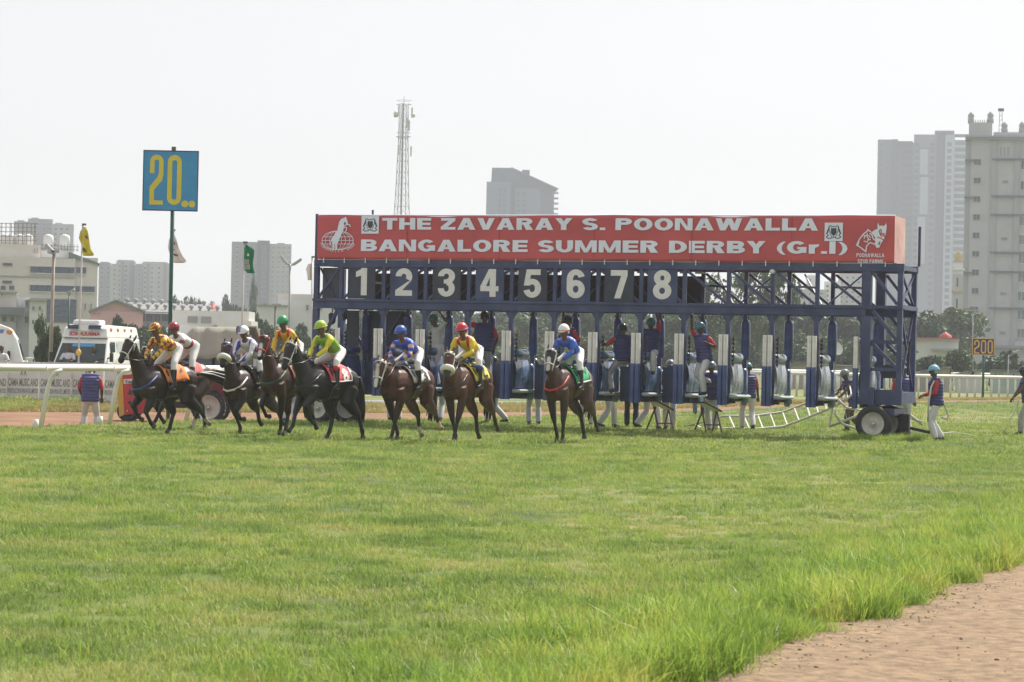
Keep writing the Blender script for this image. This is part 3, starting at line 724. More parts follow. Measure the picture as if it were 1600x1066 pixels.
# grey block, left of centre
b = Bld("apartment_block", "broad grey tower block behind the green flag", 405, 800)
b.block("wall", 359, 399, 378, M_conc2, dep=14); b.block("wall", 399, 418, 376, M_slate, y0=-.6, dep=14); b.block("wall", 418, 452, 381, M_conc, y0=.3, dep=13); b.block("roof_hut", 430, 441, 379, M_conc2, 381, y0=3, dep=5)
ys = rng(387, 465, 7.6)
b.grid([368], ys, 5, 3.4, M_dglass); b.grid([409.5], ys, 6, 4, M_dglass, None, -.6); b.grid([385], ys, 4, 3, M_slate, M_conc2, 0, bars=0, name="vent_panel"); b.grid([424, 432, 440, 448], ys, 5.5, 4.6, M_conc2, M_white, .3)
# far apartments, left
L_AP = ["grey far apartment block nearest to the yellow flag pole", "pale apartment block with a dark window stripe, left of the widest block", "widest far apartment block, left of the white flag", "low joint between the far apartment blocks", "far apartment block just left of the blue sign pole"]
for k, (l, r, tp, m, D) in enumerate([(152, 171, 411, M_conc2, 820), (170, 183, 414, M_conc, 800), (179, 209, 408, M_conc, 860), (208, 222, 414, M_conc2, 850), (219, 262, 411, M_conc, 880)]):
    b = Bld("apartment_block", L_AP[k], (l + r) / 2, D, group="far apartments")
    b.block("wall", l, r, tp, m, dep=14); b.block("roof_slab", l + 2, r - 3, tp - 2, M_conc2, tp, y0=2, dep=8)
    n = max(1, int((r - l) / 9))
    b.grid([l + (r - l) * (i + .5) / n for i in range(n)], rng(tp + 8, 475, 7.4), 4, 4, M_dglass, None, 0)
    if r - l > 25:
        b.block("corner_strip", l + 8, l + 12, tp + 1, M_conc2, y0=-.4, dep=.4); b.block("corner_strip", r - 9, r - 4, tp + 1, M_conc2, y0=-.4, dep=.4)
for k, (l, r, tp, m) in enumerate([(40, 78, 342, M_conc2), (77, 111, 350, M_conc), (18, 42, 346, M_conc2)]):
    b = Bld("apartment_block", ["tallest far block above the beige office roof", "far pale block right of the tallest one above the office roof", "far grey block behind the rooftop billboard frame"][k], (l + r) / 2, 900 - k * 12)
    b.block("wall", l, r, tp, m, dep=14); b.grid(rng(l + 6, r - 5, 9), rng(tp + 8, 400, 8), 4.5, 4, M_dglass)
    b.block("lift_room", l + 5, l + 16, tp - 2.5, m, tp, y0=3, dep=5)
# low apartments seen through the truss
for k, (l, r, tp, m) in enumerate([(1232, 1290, 452, M_conc), (1286, 1312, 440, M_white), (1308, 1362, 427, M_conc), (1258, 1274, 431, M_white)]):
    b = Bld("apartment_block", ["pale far apartments seen low through the truss", "white far apartments in the middle of the truss gap", "far apartments beside the gate's right tower, seen through the truss", "thin white far block rising above the pale apartments in the truss"][k], (l + r) / 2, 700 + 12 * k)
    b.block("wall", l, r, tp, m, dep=12); b.block("lift_room", (l + r) / 2 - 5, (l + r) / 2 + 5, tp - 8 if k < 3 else tp - 2, m, tp, y0=2, dep=5)
    b.grid(rng(l + 5, r - 4, 9), rng(tp + 7, 500, 7.5), 4.5, 4.2, M_dglass, None)

# beige office, far left
b = Bld("office_building", "beige office building with long blue ribbon windows at the far left", 60, 300)
b.block("wall", -60, 114, 402, M_beige, dep=16); b.block("wall", 114, 149, 402, M_beige, y0=.7, dep=15, label="shaded right wing")
b.block("upper_wall", -60, 60, 381, M_beige, 402, y0=1, dep=10); b.block("canopy_wall", 61, 104, 391, M_white, 402, y0=1.6, dep=8)
mb = MB(); mb.prism([(b.X(104), b.Zz(104, 393)), (b.X(104), b.Zz(104, 401.5)), (b.X(152), b.Zz(152, 413)), (b.X(152), b.Zz(152, 411))], .4, 12); mb.build("roof", M_green, b.root)
def ribbon(l, r, y0_, y1_, yy=0.0):
    n = max(2, int((r - l) / 9)); w = (r - l) / n
    b.block("ribbon_frame", l - 1, r + 1, y0_ - 1.2, M_white, y0_ , y0=yy - .25, dep=.25); b.block("ribbon_frame", l - 1, r + 1, y1_, M_white, y1_ + 1.4, y0=yy - .3, dep=.3)
    for i in range(n): b.win(l + w * (i + .5), (y0_ + y1_) / 2, w - .3, y1_ - y0_ - .2, M_bglass, M_slate, yy, bars=0)
ribbon(45, 113, 417, 427); ribbon(116, 131, 417, 427, .7); ribbon(45, 113, 446, 456); ribbon(116, 145, 447, 456, .7)
for i in range(4):
    for j in range(4): b.win(77 + 11.5 * i, 472.5 + 9 * j, 11.2, 8.7, M_bglass, M_slate, -.1, bars=0)
b.grid([10], [413.5, 441], 15, 4.5, M_dglass, M_conc2, 0, bars=3, name="vent_panel"); b.grid([4, 17], [450], 8, 7, M_dglass, M_conc, 0); b.grid([51, 55], [391], 2, 8, M_dglass, M_beige, 1, bars=0); b.grid([131, 140], [479], 3, 11, M_dglass, M_beige, .7, bars=0)
for y in (432, 466): b.block("floor_band", -60, 113.8, y - .8, M_conc, y + .8, y0=-.2, dep=.2)
mb = MB()
for x in rng(-40, 54, 6.5): mb.bar((b.X(x), 4, b.Zz(x, 380)), (b.X(x), 4, b.Zz(x, 346)), .09)
for y in (347, 353, 360, 367, 374): mb.bar((b.X(-40), 4.1, b.Zz(-40, y)), (b.X(54), 4.1, b.Zz(54, y)), .07)
for x in rng(-40, 54, 18): mb.bar((b.X(x), 4, b.Zz(x, 348)), (b.X(x), 7.5, b.Zz(x, 380)), .08)
mb.build("billboard_frame", M_rust, b.root)
mb = MB()
for x in rng(62, 118, 5): mb.bar((b.X(x), 3, b.Zz(x, 392)), (b.X(x), 3, b.Zz(x, 380)), .06)
for y in (381, 386): mb.bar((b.X(60), 3, b.Zz(60, y)), (b.X(120), 3, b.Zz(120, y + 3)), .06)
mb.build("roof_railing", M_rust, b.root)
tank = MB().lathe([(0, 0), (.6, 0), (.6, 1.0), (.5, 1.25), (.15, 1.4), (0, 1.4)], n=12).mesh("water_tank", M_white)
for x in (5, 13, 27, 40, 72, 98): child("water_tank", tank, b.root, (b.X(x), 6, b.Zz(x, 381)))
b = Bld("house", "low cream house in front of the beige office at the far left edge", 15, 220)
b.block("wall", -60, 24, 457, M_beige, dep=9); b.block("wall", 24, 45, 464, M_white, y0=.5, dep=8); b.block("balcony", -60, 36, 480, M_conc2, 492, y0=-1.2, dep=1.2); b.block("roof_slab", -60, 26, 455, M_conc, 457, y0=-.4, dep=9.6)
b.grid([2], [460], 5, 5, M_dglass); b.grid([40], [474, 500], 6, 12, M_dglass, None, .5); b.grid([-14, 6, 18], [499], 8, 9, M_dglass, None, 0)
b = Bld("house", "narrow white house with a flat roof beside the cream house at left", 56, 215)
b.block("wall", 45, 70, 470, M_white, dep=8); b.block("roof_slab", 43, 71, 467.5, M_conc, 470, y0=-.5, dep=9); b.grid([51, 61], [482, 503], 5, 8, M_dglass)

# pink shed and the long ventilated shed
b = Bld("pink_shed", "pink gabled shed behind the ambulance", 185, 255)
b.block("wall", 141, 222, 486, M_pink, dep=14)
mb = MB(); mb.prism([(b.X(140), b.Zz(140, 486)), (b.X(180), b.Zz(180, 470)), (b.X(224), b.Zz(224, 486))], .15, 14); mb.build("gable", M_pink, b.root)
mb = MB()
for l, r in ((138, 180), (226, 180)):
    mb.bar((b.X(l), 7, b.Zz(l, 487.2)), (b.X(r), 7, b.Zz(r, 469.6)), 15, .18, up=(0, 0, 1))
mb.build("roof", M_shed, b.root); b.grid([147, 154], [490.5], 4, 2.6, M_dglass, M_pink, 0, bars=0)
b = Bld("long_shed", "long grey roofed shed with a row of roof ventilators behind the pink shed", 270, 275)
b.block("wall", 205, 345, 488, M_conc2, dep=14)
mb = MB(); mb.add([(b.X(196), -.5, b.Zz(196, 489)), (b.X(345), -.5, b.Zz(345, 492)), (b.X(345), 9, b.Zz(345, 474)), (b.X(190), 9, b.Zz(190, 470))], [(0, 1, 2, 3)]); mb.add([(b.X(196), -.5, b.Zz(196, 489.8)), (b.X(345), -.5, b.Zz(345, 492.8)), (b.X(345), -.5, b.Zz(345, 492)), (b.X(196), -.5, b.Zz(196, 489))], [(0, 1, 2, 3)]); mb.build("roof", M_shed, b.root)
vent = MB().lathe([(.14, 0), (.14, .2), (.26, .28), (.28, .42), (.18, .55), (0, .6)], n=10).mesh("roof_vent", M_conc)
for i in range(22):
    x = 196 + 6.8 * i; yy = 3 if i % 2 else 8.2
    child("roof_vent", vent, b.root, (b.X(x), yy, b.Zz(x, 472.5 + .03 * (x - 196) + (9 if i % 2 else 0) - .5)))
for x in rng(216, 252, 12): b.win(x + 5, 497.5, 10.5, 11, M_dglass, M_conc2, 0, bars=2)
mb = MB(); mb.lathe([(.7, 0), (0, .8)], n=4); mb.build("roof_lantern", M_redroof, b.root, (b.X(332), 5, b.Zz(332, 482)))
# white low building behind the floodlight
b = Bld("low_building", "long low white building behind the twin floodlight left of the gate", 470, 230)
b.block("wall", 400, 448, 478, M_white, dep=9); b.block("wall", 433, 530, 468, M_white, y0=2.2, dep=8); b.block("roof_slab", 432, 531, 459, M_beige, 468, y0=2.6, dep=7); b.grid([479, 500, 520], [480], 5, 10, M_dglass, None, 2.2); b.block("roof_slab", 399, 449, 476.6, M_conc, 478, y0=-.3, dep=9.6)
# red-roofed white building, right
b = Bld("red_roof_building", "long white building with a thin red roof at right behind the trees", 1440, 240)
b.block("wall", 1395, 1497, 532, M_white, dep=8); b.block("roof", 1393, 1499, 527.5, M_redroof, 529.5, y0=-.6, dep=9); b.block("fascia", 1394, 1498, 529.5, M_white, 532, y0=-.3, dep=8.6); b.block("ledge", 1455, 1500, 545, M_conc, 548, y0=-1, dep=1)
mb = MB(); mb.lathe([(.6, 0), (.6, .2), (0, .6)], n=4); mb.build("roof_lantern", M_redroof, b.root, (b.X(1477), 3, b.Zz(1477, 527.5)))
# small sheds on the far side of the course
M_shedwall = mat("shed_wall", (.42, .38, .34), .9, .15, .8)
M_shedgrn = mat("pale_green_wall", (.46, .56, .50), .9, .1, .8)
for k, (l, r, yl, yr, yb, wm, lab) in enumerate([
        (1195, 1262, 571, 566, 590, M_shedwall, "low shed with a pale roof seen through the gate right of the handlers"),
        (1262, 1352, 568, 572, 592, M_shedwall, "long low shed behind the far rail left of the gate wheels"),
        (1428, 1484, 582, 573, 591, M_shedwall, "shed with a sloping grey roof behind the far rail, left of the number 2 shed"),
        (1494, 1534, 584, 577, 592, M_white, "white lean-to shed carrying the number 2"),
        (1549, 1660, 578, 578, 594, M_shedgrn, "pale green wall sheds behind the far rail at right"),
        (600, 660, 570, 566, 585, M_shedwall, "low shed seen through the left stalls")]):
    b = Bld("shed", lab, (l + r) / 2, 175)
    zb = lambda x, y: b.Zz(x, y)
    mb = MB(); mb.prism([(b.X(l), 0), (b.X(l), zb(l, yl + 1.4)), (b.X(r), zb(r, yr + 1.4)), (b.X(r), 0)], 0, 4); mb.build("wall", wm, b.root)
    mb = MB(); mb.prism([(b.X(l - 2), zb(l - 2, yl + 1.3)), (b.X(l - 2), zb(l - 2, yl - .2)), (b.X(r + 2), zb(r + 2, yr - .2)), (b.X(r + 2), zb(r + 2, yr + 1.3))], -.5, 4.4); mb.build("roof", M_shed if k != 1 else M_conc, b.root)
    if k == 3: text_on("numeral", "2", mat("black_paint", (.02, .02, .022), .5), b.root, (b.X(1514), -.02, b.Zz(1520, 589.5)), 10.5 * b.k, 10 * b.k, .05)
    if k == 4:
        for x in rng(l + 8, r - 4, 14): b.win(x, 586, 5, 6, M_dglass, M_white, 0, bars=0)
        b.win(1573, 585, 6, 9, mat("yellow_panel", (.6, .5, .15), .6), M_white, -.03, bars=0, name="panel")
# satellite dish on the long shed
mb = MB(); mb.lathe([(0, 0), (.2, .02), (.36, .09), (.45, .18)], n=20, M=Matrix.Rotation(rad(70), 3, 'X') @ Matrix.Rotation(rad(25), 3, 'Y'))
d = thing("satellite_dish", "white satellite dish on a pole above the long low shed", "satellite dish", G(1304, 170)); z = Z(1304, 546, 170)
mb.build("dish", M_white, d, (0, -.15, z)); MB().bar((0, .1, 0), (0, .1, z), .07).build("pole", M_rust, d)

# lattice radio tower
M_steel = mat("galvanised_steel", (.36, .37, .38), .5, .15, 2, metal=.3)
D = 350; p = G(622.5, D); T = thing("radio_tower", "slender steel lattice mast with antenna drums rising behind the banner", "radio tower", p, rad(20))
H = Z(622.5, 161, D)
def hw(z): return max(.50, .80 - (z - 21.7) * .036)
legs = [(-1, -1), (1, -1), (1, 1), (-1, 1)]
for sx, sy in legs:
    mb = MB(); zz = [0, 8, 17, 24, 32.2, H]; mb.loft([(sx * hw(z), sy * hw(z), z) for z in zz], [.05] * 6, 6); mb.build("leg", M_steel, T)
mb = MB(); z = 2.0; lev = []
while z < H: lev.append(z); z += 1.55
for z0, z1 in zip(lev[:-1], lev[1:]):
    for k in range(4):
        a, c = legs[k], legs[(k + 1) % 4]
        A0 = (a[0] * hw(z0), a[1] * hw(z0), z0); C0 = (c[0] * hw(z0), c[1] * hw(z0), z0); A1 = (a[0] * hw(z1), a[1] * hw(z1), z1); C1 = (c[0] * hw(z1), c[1] * hw(z1), z1)
        mb.bar(A0, C0, .036); mb.bar(A0, C1, .032); mb.bar(C0, A1, .032)
o = mb.build("lattice", M_steel, T); o["kind"] = "stuff"
mb = MB(); mb.bar((-.1, 0, 0), (-.1, 0, H), .22, .12); mb.build("cable_ladder", M_steel, T)
MB().bar((0, 0, H), (0, 0, H + .9), .05).build("spike", M_steel, T)
for z in (H - 4.6, H - .2):
    mb = MB(); r = .8
    for k in range(4): a, c = legs[k], legs[(k + 1) % 4]; mb.bar((a[0] * r, a[1] * r, z), (c[0] * r, c[1] * r, z), .06); mb.bar((a[0] * r, a[1] * r, z + .55), (c[0] * r, c[1] * r, z + .55), .035)
    mb.build("platform", M_steel, T)
for x, zz, r in ((-1.2, H - 1.6, .42), (1.25, H - 1.6, .3)):
    mb = MB(); mb.lathe([(0, -.25), (r, -.22), (r, .15), (r * .7, .25), (0, .28)], axis='X', n=14); mb.build("antenna_drum", M_white, T, (x, -.3, zz))
pan = MB().box((0, 0, 0), (.2, .12, 1.4)).mesh("panel_antenna", M_white)
for x, y, zz in ((-.95, -.7, H - 1.2), (.95, -.7, H - 1.3), (-.9, -.9, H - 6.5), (.85, -.9, H - 6.6), (.9, .3, H - 3), (0.2, -1, H - 2.8)): child("panel_antenna", pan, T, (x, y, zz))

# ================================================================== HAZE: the air itself
hm = bpy.data.materials.new("haze_air"); hm.use_nodes = True; hm.node_tree.nodes.clear()
pv = hm.node_tree.nodes.new("ShaderNodeVolumePrincipled"); mo = hm.node_tree.nodes.new("ShaderNodeOutputMaterial")
pv.inputs["Color"].default_value = (.90, .945, 1.0, 1); pv.inputs["Density"].default_value = HAZE_DENSITY; pv.inputs["Anisotropy"].default_value = 0.1
hm.node_tree.links.new(pv.outputs[0], mo.inputs["Volume"])
hz = MB().b2((-1310, -40, -1.0), (1310, 2610, 116)).build("haze", hm); tag(hz, "thin pale haze filling the air over the racecourse", "haze", kind="stuff")

# ================================================================== STARTING GATE
M_navy = mat("navy_paint", (.030, .045, .145), .45, .3, 1.7, bump=.15, bscale=9, rgb2=(.068, .085, .19))
M_navy_d = mat("dark_panel_paint", (.030, .036, .062), .5, .2, 2)
M_navy_p = mat("navy_padding", (.026, .055, .20), .38, .3, 3, bump=.3, bscale=7, coat=.25, rgb2=(.06, .10, .27))
M_vinyl = mat("pale_blue_vinyl", (.075, .14, .31), .28, .35, 7, bump=.25, bscale=11, coat=.3, rgb2=(.22, .32, .48))
M_vinyl_w = mat("grey_white_vinyl", (.34, .40, .46), .3, .3, 9, bump=.3, bscale=13, coat=.3, rgb2=(.52, .57, .6))
M_cream = mat("cream_pad", (.86, .82, .80), .6, .1, 5, bump=.08)
M_black = mat("black_rubber", (.018, .018, .02), .65, .25, 8)
M_numeral = mat("numeral_paint", (.78, .75, .75), .7, .08, 6)
M_whitep = mat("white_paint", (.74, .74, .71), .5, .06, 5)
M_rim = mat("grey_wheel_paint", (.58, .56, .51), .6, .2, 6, rgb2=(.64, .61, .55))
M_redlamp = mat("red_lens", (.45, .03, .03), .3, .1, 5)
M_chrome = mat("bare_steel", (.4, .42, .44), .35, .2, 8, metal=.6)
GATE_A = G(487, 64.2); GATE_B = G(1408, 59.1)
GU = (GATE_B - GATE_A).normalized(); GN = Vector((-GU.y, GU.x, 0)); GL = (GATE_B - GATE_A).length
GROT = math.atan2(GU.y, GU.x)
def gw(x, y, z=0): return GATE_A + GU * x + GN * y + Vector((0, 0, z))
def gx(px, y=0.0):
    """position along the gate seen in pixel column px, on the plane y behind its front"""
    k = (px - 800) / FPX; o = GATE_A + GN * y
    # X and depth both linear along the gate; the roll shifts a column by tan(roll) * height, taken at beam height
    lean = ROLL * (3.0 - 1.7)
    return (k * o.y - o.x - lean) / (GU.x - k * GU.y)
gate = thing("starting_gate", "long navy blue starting gate with eight numbered panels and padded open stalls", "starting gate", GATE_A, GROT)
POSTX = [gx(p) for p in (533, 600, 665.5, 733, 800, 867.5, 935, 1002.5, 1070, 1139, 1208, 1277.5)] + [gx(1350)]
PIT = POSTX[1] - POSTX[0]
RD = 1.62                                             # depth from the front plane to the rear posts
def gbox(name, lo, hi, m, label=None, parent=None):
    o = MB().b2(lo, hi).build(name, m, parent or gate)
    if label: o["label"] = label
    return o
def gbar(name, p, q, w, h=None, m=None, parent=None): return MB().bar(p, q, w, h).build(name, m or M_navy, parent or gate)
XL, XR = 0.0, GL
# long beams
for y in (0.0, RD):
    gbox("upper_beam", (XL, y - .06, 3.90), (XR, y + .06, 4.07), M_navy)
    gbox("lower_beam", (XL, y - .09, 2.86), (XR - (.0 if y else .9), y + .07, 3.03), M_navy)
    gbox("beam_flange", (XL, y - .13, 3.033), (XR, y + .10, 3.10), M_navy)
for x in (XL + .05, XR - .05):
    for z in (3.98, 3.066): gbox("end_beam", (x - .05, .065 if z > 3.5 else .105, z - .05), (x + .05, RD - .14, z + .05), M_navy)
for i, x in enumerate(POSTX):                         # cross members between the front and the rear beam
    gbox("cross_beam", (x - .04, .105, 3.036), (x + .04, RD - .14, 3.095), M_navy)
# truss verticals, diagonals and stiffeners
for y in (0.0, RD):
    for i, x in enumerate(POSTX): gbox("truss_post", (x - .045, y - .045, 3.102), (x + .045, y + .045, 3.898), M_navy)
for i in range(len(POSTX) - 1):
    a, c = POSTX[i], POSTX[i + 1]
    fl = -1 if i < 6 else 1
    for y in (0.0, RD):
        s, e = (a + .07, c - .07)
        if fl < 0: s, e = e, s
        gbar("truss_brace", (s, y, 3.86), (e, y, 3.12), .06)
    if i >= 8 or i == 0:
        gbar("stiffener", (a + .05, RD, 3.56), (a + .05 + PIT * .45, RD * .5, 3.54), .05); gbar("stiffener", (a + PIT * .42, RD * .5, 3.54), (c - .05, .03, 3.50), .05)
    if i >= 8: gbar("tie_rod", (a + (.12 if i % 2 else PIT - .12), RD * .35, 3.12), (a + (PIT * .35 if not i % 2 else PIT * .65), RD * .9, 3.86), .03)
# stall furniture, one of each, then copies
front_post = MB()
front_post.b2((-.055, -.05, 2.2), (.055, .05, 2.86)); front_post.b2((-.05, .0, .72), (.05, .1, 2.2))
for s in (-1, 1): front_post.prism([(s * .055, 2.86), (s * .18, 2.86), (s * .055, 2.68)], -.03, .03)
front_post.bar((-.03, -.06, 2.34), (-.03, -.06, 2.52), .025)
front_post_me = front_post.mesh("front_post", M_navy)
rp = MB(); rp.loft([(0, 0, 1.78), (0, 0, 1.84), (0, 0, 2.3), (0, 0, 2.66), (0, 0, 2.74)], [.085, .112, .118, .112, .08], 14)
rear_pad_me = rp.mesh("rear_post_pad", M_navy_p)
rpf = MB(); rpf.b2((-.05, -.05, .70), (.05, .05, 1.80)); rpf.b2((-.04, -.04, 2.74), (.04, .04, 2.88)); rpf.box((-.07, 0, 2.80), (.03, .03, .07)); rpf.box((.07, 0, 2.80), (.03, .03, .07))
rear_post_me = rpf.mesh("rear_post", M_navy)
def rounded_slab(lo, hi, r=.04, n=4):
    """box with rounded vertical edges"""
    x0, y0, z0 = lo; x1, y1, z1 = hi; pts = []
    for cx, cy, a0 in ((x1 - r, y1 - r, 0), (x0 + r, y1 - r, 90), (x0 + r, y0 + r, 180), (x1 - r, y0 + r, 270)):
        for k in range(n + 1):
            a = rad(a0 + 90 * k / n); pts.append((cx + r * math.cos(a), cy + r * math.sin(a)))
    mb = MB(); m = len(pts)
    mb.add([(x, y, z) for z in (z0, z1) for x, y in pts], [tuple(range(m - 1, -1, -1)), tuple(range(m, 2 * m))] + [(i, (i + 1) % m, m + (i + 1) % m, m + i) for i in range(m)])
    return mb
cream = rounded_slab((-.050, -.16, 1.64), (.050, -.02, 2.37), .03)
for z in (1.75, 2.0, 2.25): cream.b2((-.052, -.162, z - .006), (.052, -.1, z + .006))
cream.bar((-.0, -.172, 1.66), (0, -.172, 2.35), .02, .012)
cream_me = cream.mesh("cream_pad", M_cream)
low = rounded_slab((-.056, -.20, .70), (.056, -.02, 1.62), .045); low.b2((-.06, -.19, 1.585), (.06, -.05, 1.635)); low_me = low.mesh("blue_pad", M_navy_p)
hinge_me = MB().box((0, -.05, 1.0), (.03, .1, .08)).box((0, -.05, 1.4), (.03, .1, .08)).box((0, -.05, 2.1), (.03, .1, .08)).mesh("hinge", M_black)
ladder = MB()
for k in range(7): ladder.box((0, 0, 1.66 + k * .1), (.05, .07, .045))
ladder.bar((0, .03, 1.6), (0, .03, 2.33), .018)
ladder_me = ladder.mesh("black_latch_spring", M_black)
def drum(y0, y1, z, r, m):
    mb = MB(); mb.loft([(0, y0, z), (0, y0 + .03, z), (0, (y0 + y1) / 2, z - .01), (0, y1 - .03, z), (0, y1, z)], [r * .7, r, r * 1.04, r, r * .7], 14, side=(1, 0, 0)); return mb
def side_panel(m):
    """padded partition wall under draped vinyl: gently bulged, folds running down"""
    mb = MB(); N, K = 26, 10; r = random.Random(3)
    for s in (-1, 1):
        vs = []; fs = []
        for i in range(N + 1):
            y = .12 + .98 * i / N; fold = .010 * math.sin(i * 2.1) + .008 * r.uniform(-1, 1)
            for k in range(K + 1):
                t = k / K; z = .98 + .68 * t
                bulge = .085 * math.sin(PI * min(1, .12 + .88 * t)) ** .6 if t < 1 else .02
                vs.append((s * (.035 + bulge + fold * (1 - t * .6)), y, z))
        for i in range(N):
            for k in range(K):
                a = i * (K + 1) + k; fs.append((a, a + 1, a + K + 2, a + K + 1))
        mb.add(vs, fs, 0, True)
    mb.b2((-.05, .12, 1.64), (.05, 1.10, 1.675))
    return mb.mesh("side_panel", m)
side_me = {0: side_panel(M_navy_p), 1: side_panel(M_vinyl), 2: side_panel(M_vinyl_w)}
roll_me = {0: drum(.25, 1.12, 1.83, .10, M_navy_p).mesh("padded_roll", M_navy_p), 1: drum(.25, 1.12, 1.83, .10, 0).mesh("padded_roll", M_vinyl), 2: drum(.25, 1.12, 1.83, .10, 0).mesh("padded_roll", M_vinyl_w)}
fb = MB(); fb.loft([(.10, .02, .90), (.10, .06, .90), (.10, 1.40, .90), (.10, 1.44, .90)], [(.10, .03), (.13, .05), (.13, .05), (.10, .03)], 10, side=(1, 0, 0)); fb_me = {k: fb.mesh("footboard", m) for k, m in ((0, M_vinyl), (1, M_vinyl_w))}
br = MB().b2((.02, .1, .74), (.16, .22, .85)).b2((.02, 1.3, .74), (.16, 1.42, .85)); br.b2((-.03, .1, .78), (.03, 1.6, .86)); br_me = br.mesh("footboard_bracket", M_black)
rearpad = MB(); rearpad.loft([(0, 0, .68), (0, 0, .74), (0, 0, 1.5), (0, 0, 1.57)], [(.06, .07), (.08, .11), (.08, .11), (.05, .07)], 12, side=(1, 0, 0)); rearpad_me = rearpad.mesh("tail_pad", M_vinyl)
tail_me = MB().b2((.13, -.03, .70), (PIT - .05, .03, 1.52)).b2((.13, -.045, 1.52), (PIT - .05, .045, 1.56)).mesh("tail_gate", M_navy)
for i, x in enumerate(POSTX):
    kind = 0 if i < 3 else (1 if i < 9 else 2)
    child("front_post", front_post_me, gate, (x, 0, 0)); child("rear_post", rear_post_me, gate, (x, RD, 0)); child("rear_post_pad", rear_pad_me, gate, (x, RD, 0))
    for s in (-1, 1):
        if i == 12 and s > 0 or i == 0 and s < 0: continue
        d = bpy.data.objects.new("stall_door", None); COL.objects.link(d); d.parent = gate; d.location = (x - .075 + s * .058, -.03, 0)
        child("cream_pad", cream_me, d); child("blue_pad", low_me, d); child("hinge", hinge_me, d)
    if i < 12:
        child("latch_spring", ladder_me, gate, (x + .1, .12, 0))
    pt = bpy.data.objects.new("partition", None); COL.objects.link(pt); pt.parent = gate; pt.location = (x, 0, 0)
    child("side_panel", side_me[kind], pt); child("padded_roll", roll_me[kind], pt); child("footboard", fb_me[0 if i < 3 else 1], pt); child("bracket", br_me, pt)
    child("tail_pad", rearpad_me, pt, (.10, 1.20, 0))
    if i < 8: child("tail_gate", tail_me, gate, (x + .07, 1.26, 0))
# number panels with their numerals, dark backing sheets behind them
GL_NUM = "12345678"
for i in range(8):
    c = (POSTX[i] + POSTX[i + 1]) / 2
    pn = gbox("number_panel", (c - .37, -.075, 3.105), (c + .37, -.05, 3.885), M_navy_d if i % 2 == 0 else M_navy, None)
    mb = Glyphs(.235, .20).text(GL_NUM[i], .68, None, 0, 0, 'CENTER')
    mb.build("numeral", M_numeral, pn, (c, -.08, 3.19))
    gbox("backing_sheet", (c - .50, RD + .06, 3.11), (c + .50, RD + .08, 3.80), M_black)
# left tower: braced cage with grey sheets, solid navy wall below
TX = POSTX[0]
for x, y in ((.06, 0), (.06, RD)):
    gbox("tower_leg", (x - .07, y - .07, .95), (x + .07, y + .07, 2.855), M_navy); gbox("tower_leg", (x - .06, y - .06, 3.102), (x + .06, y + .06, 3.895), M_navy)
gbox("cage_sheet", (.12, .22, 3.11), (.56, .24, 3.88), mat("grey_sheet", (.12, .13, .15), .6, .15, 2))
gbar("truss_brace", (.12, .0, 3.13), (TX - .06, .0, 3.87), .055); gbar("truss_brace", (.12, .1, 3.87), (.5, .1, 3.13), .045); gbar("truss_brace", (.2, .3, 3.13), (.42, .3, 3.87), .04)
gbar("tower_brace", (.10, 0, 1.9), (TX - .06, 0, 2.84), .08); gbar("tower_brace", (.10, RD, 2.84), (TX - .06, RD, 1.9), .07); gbar("tower_brace", (.10, 0, 1.85), (TX - .06, 0, 1.2), .08)
gbar("tower_rail", (.12, 0, 2.0), (TX - .07, 0, 2.0), .08); gbar("tower_rail", (.12, 0, 1.55), (TX - .07, 0, 1.55), .08)
gbox("chassis", (-.1, .05, .80), (TX + .1, RD - .1, 1.16), M_navy)
gbox("stall_wall", (TX + .06, RD + .02, .70), (POSTX[1] - .06, RD + .06, 2.84), M_navy_d); gbox("tower_wall", (.32, RD - .3, 1.2), (TX - .08, RD - .26, 2.84), M_navy_d)
gbar("wall_brace", (TX + .2, RD - .03, 1.6), (POSTX[1] - .15, RD - .03, 2.8), .05)
mb = MB().lathe([(0, 0), (.09, .0), (.09, .05), (.05, .08), (0, .09)], axis='Y', n=14, M=None); l = mb.build("signal_lamp", M_redlamp, gate, (TX + .32, RD - .02, 2.25), (PI, 0, 0)); gbar("lamp_bracket", (TX + .32, RD + .0, 2.25), (TX + .32, RD - .02, 2.15), .06)
# lamps slung under the left beam
for x, zz in ((.3, 2.62), (.62, 2.72)):
    mb = MB(); mb.loft([(0, 0, .14), (0, 0, .1), (0, 0, -.1), (0, 0, -.16)], [.05, .10, .085, .03], 10); o = mb.build("hanging_lamp", M_black, gate, (x - .02, .5, zz)); MB().bar((0, 0, .1), (0, 0, 2.86 - zz + .2), .02).build("hanger", M_black, o)
# right tower
R0 = POSTX[12] + .08
gbox("tower_post", (R0 - .10, -.12, .80), (R0 + .12, .10, 2.855), M_navy); gbox("tower_post", (R0 - .10, -.10, 3.102), (R0 + .10, .08, 3.895), M_navy)
gbox("tower_post", (R0 - .10, RD - .1, 1.16), (R0 + .10, RD + .1, 2.855), M_navy); gbox("tower_post", (R0 - .10, RD - .09, 3.102), (R0 + .10, RD + .09, 3.895), M_navy)
for y in (0.0, RD):
    for z0, z1 in ((.86 if y == 0 else 1.1, 3.03), (3.102, 3.895)): gbox("corner_post", (XR - .14, y - .06, z0), (XR - .02, y + .06, z1), M_navy)
    zz = [1.16, 1.62, 2.26, 3.03]
    for z in zz[1:3]: gbox("tower_rail", (R0 + .122, y - .035, z - .04), (XR - .142, y + .035, z + .04), M_navy)
    gbar("tower_brace", (R0 + .14, y + .0, 2.22), (XR - .16, y, 1.68), .075); gbar("tower_brace", (R0 + .14, y, 2.98), (XR - .16, y, 2.31), .075)
    gbar("truss_brace", (R0 + .12, y, 3.86), (XR - .15, y, 3.13), .07)
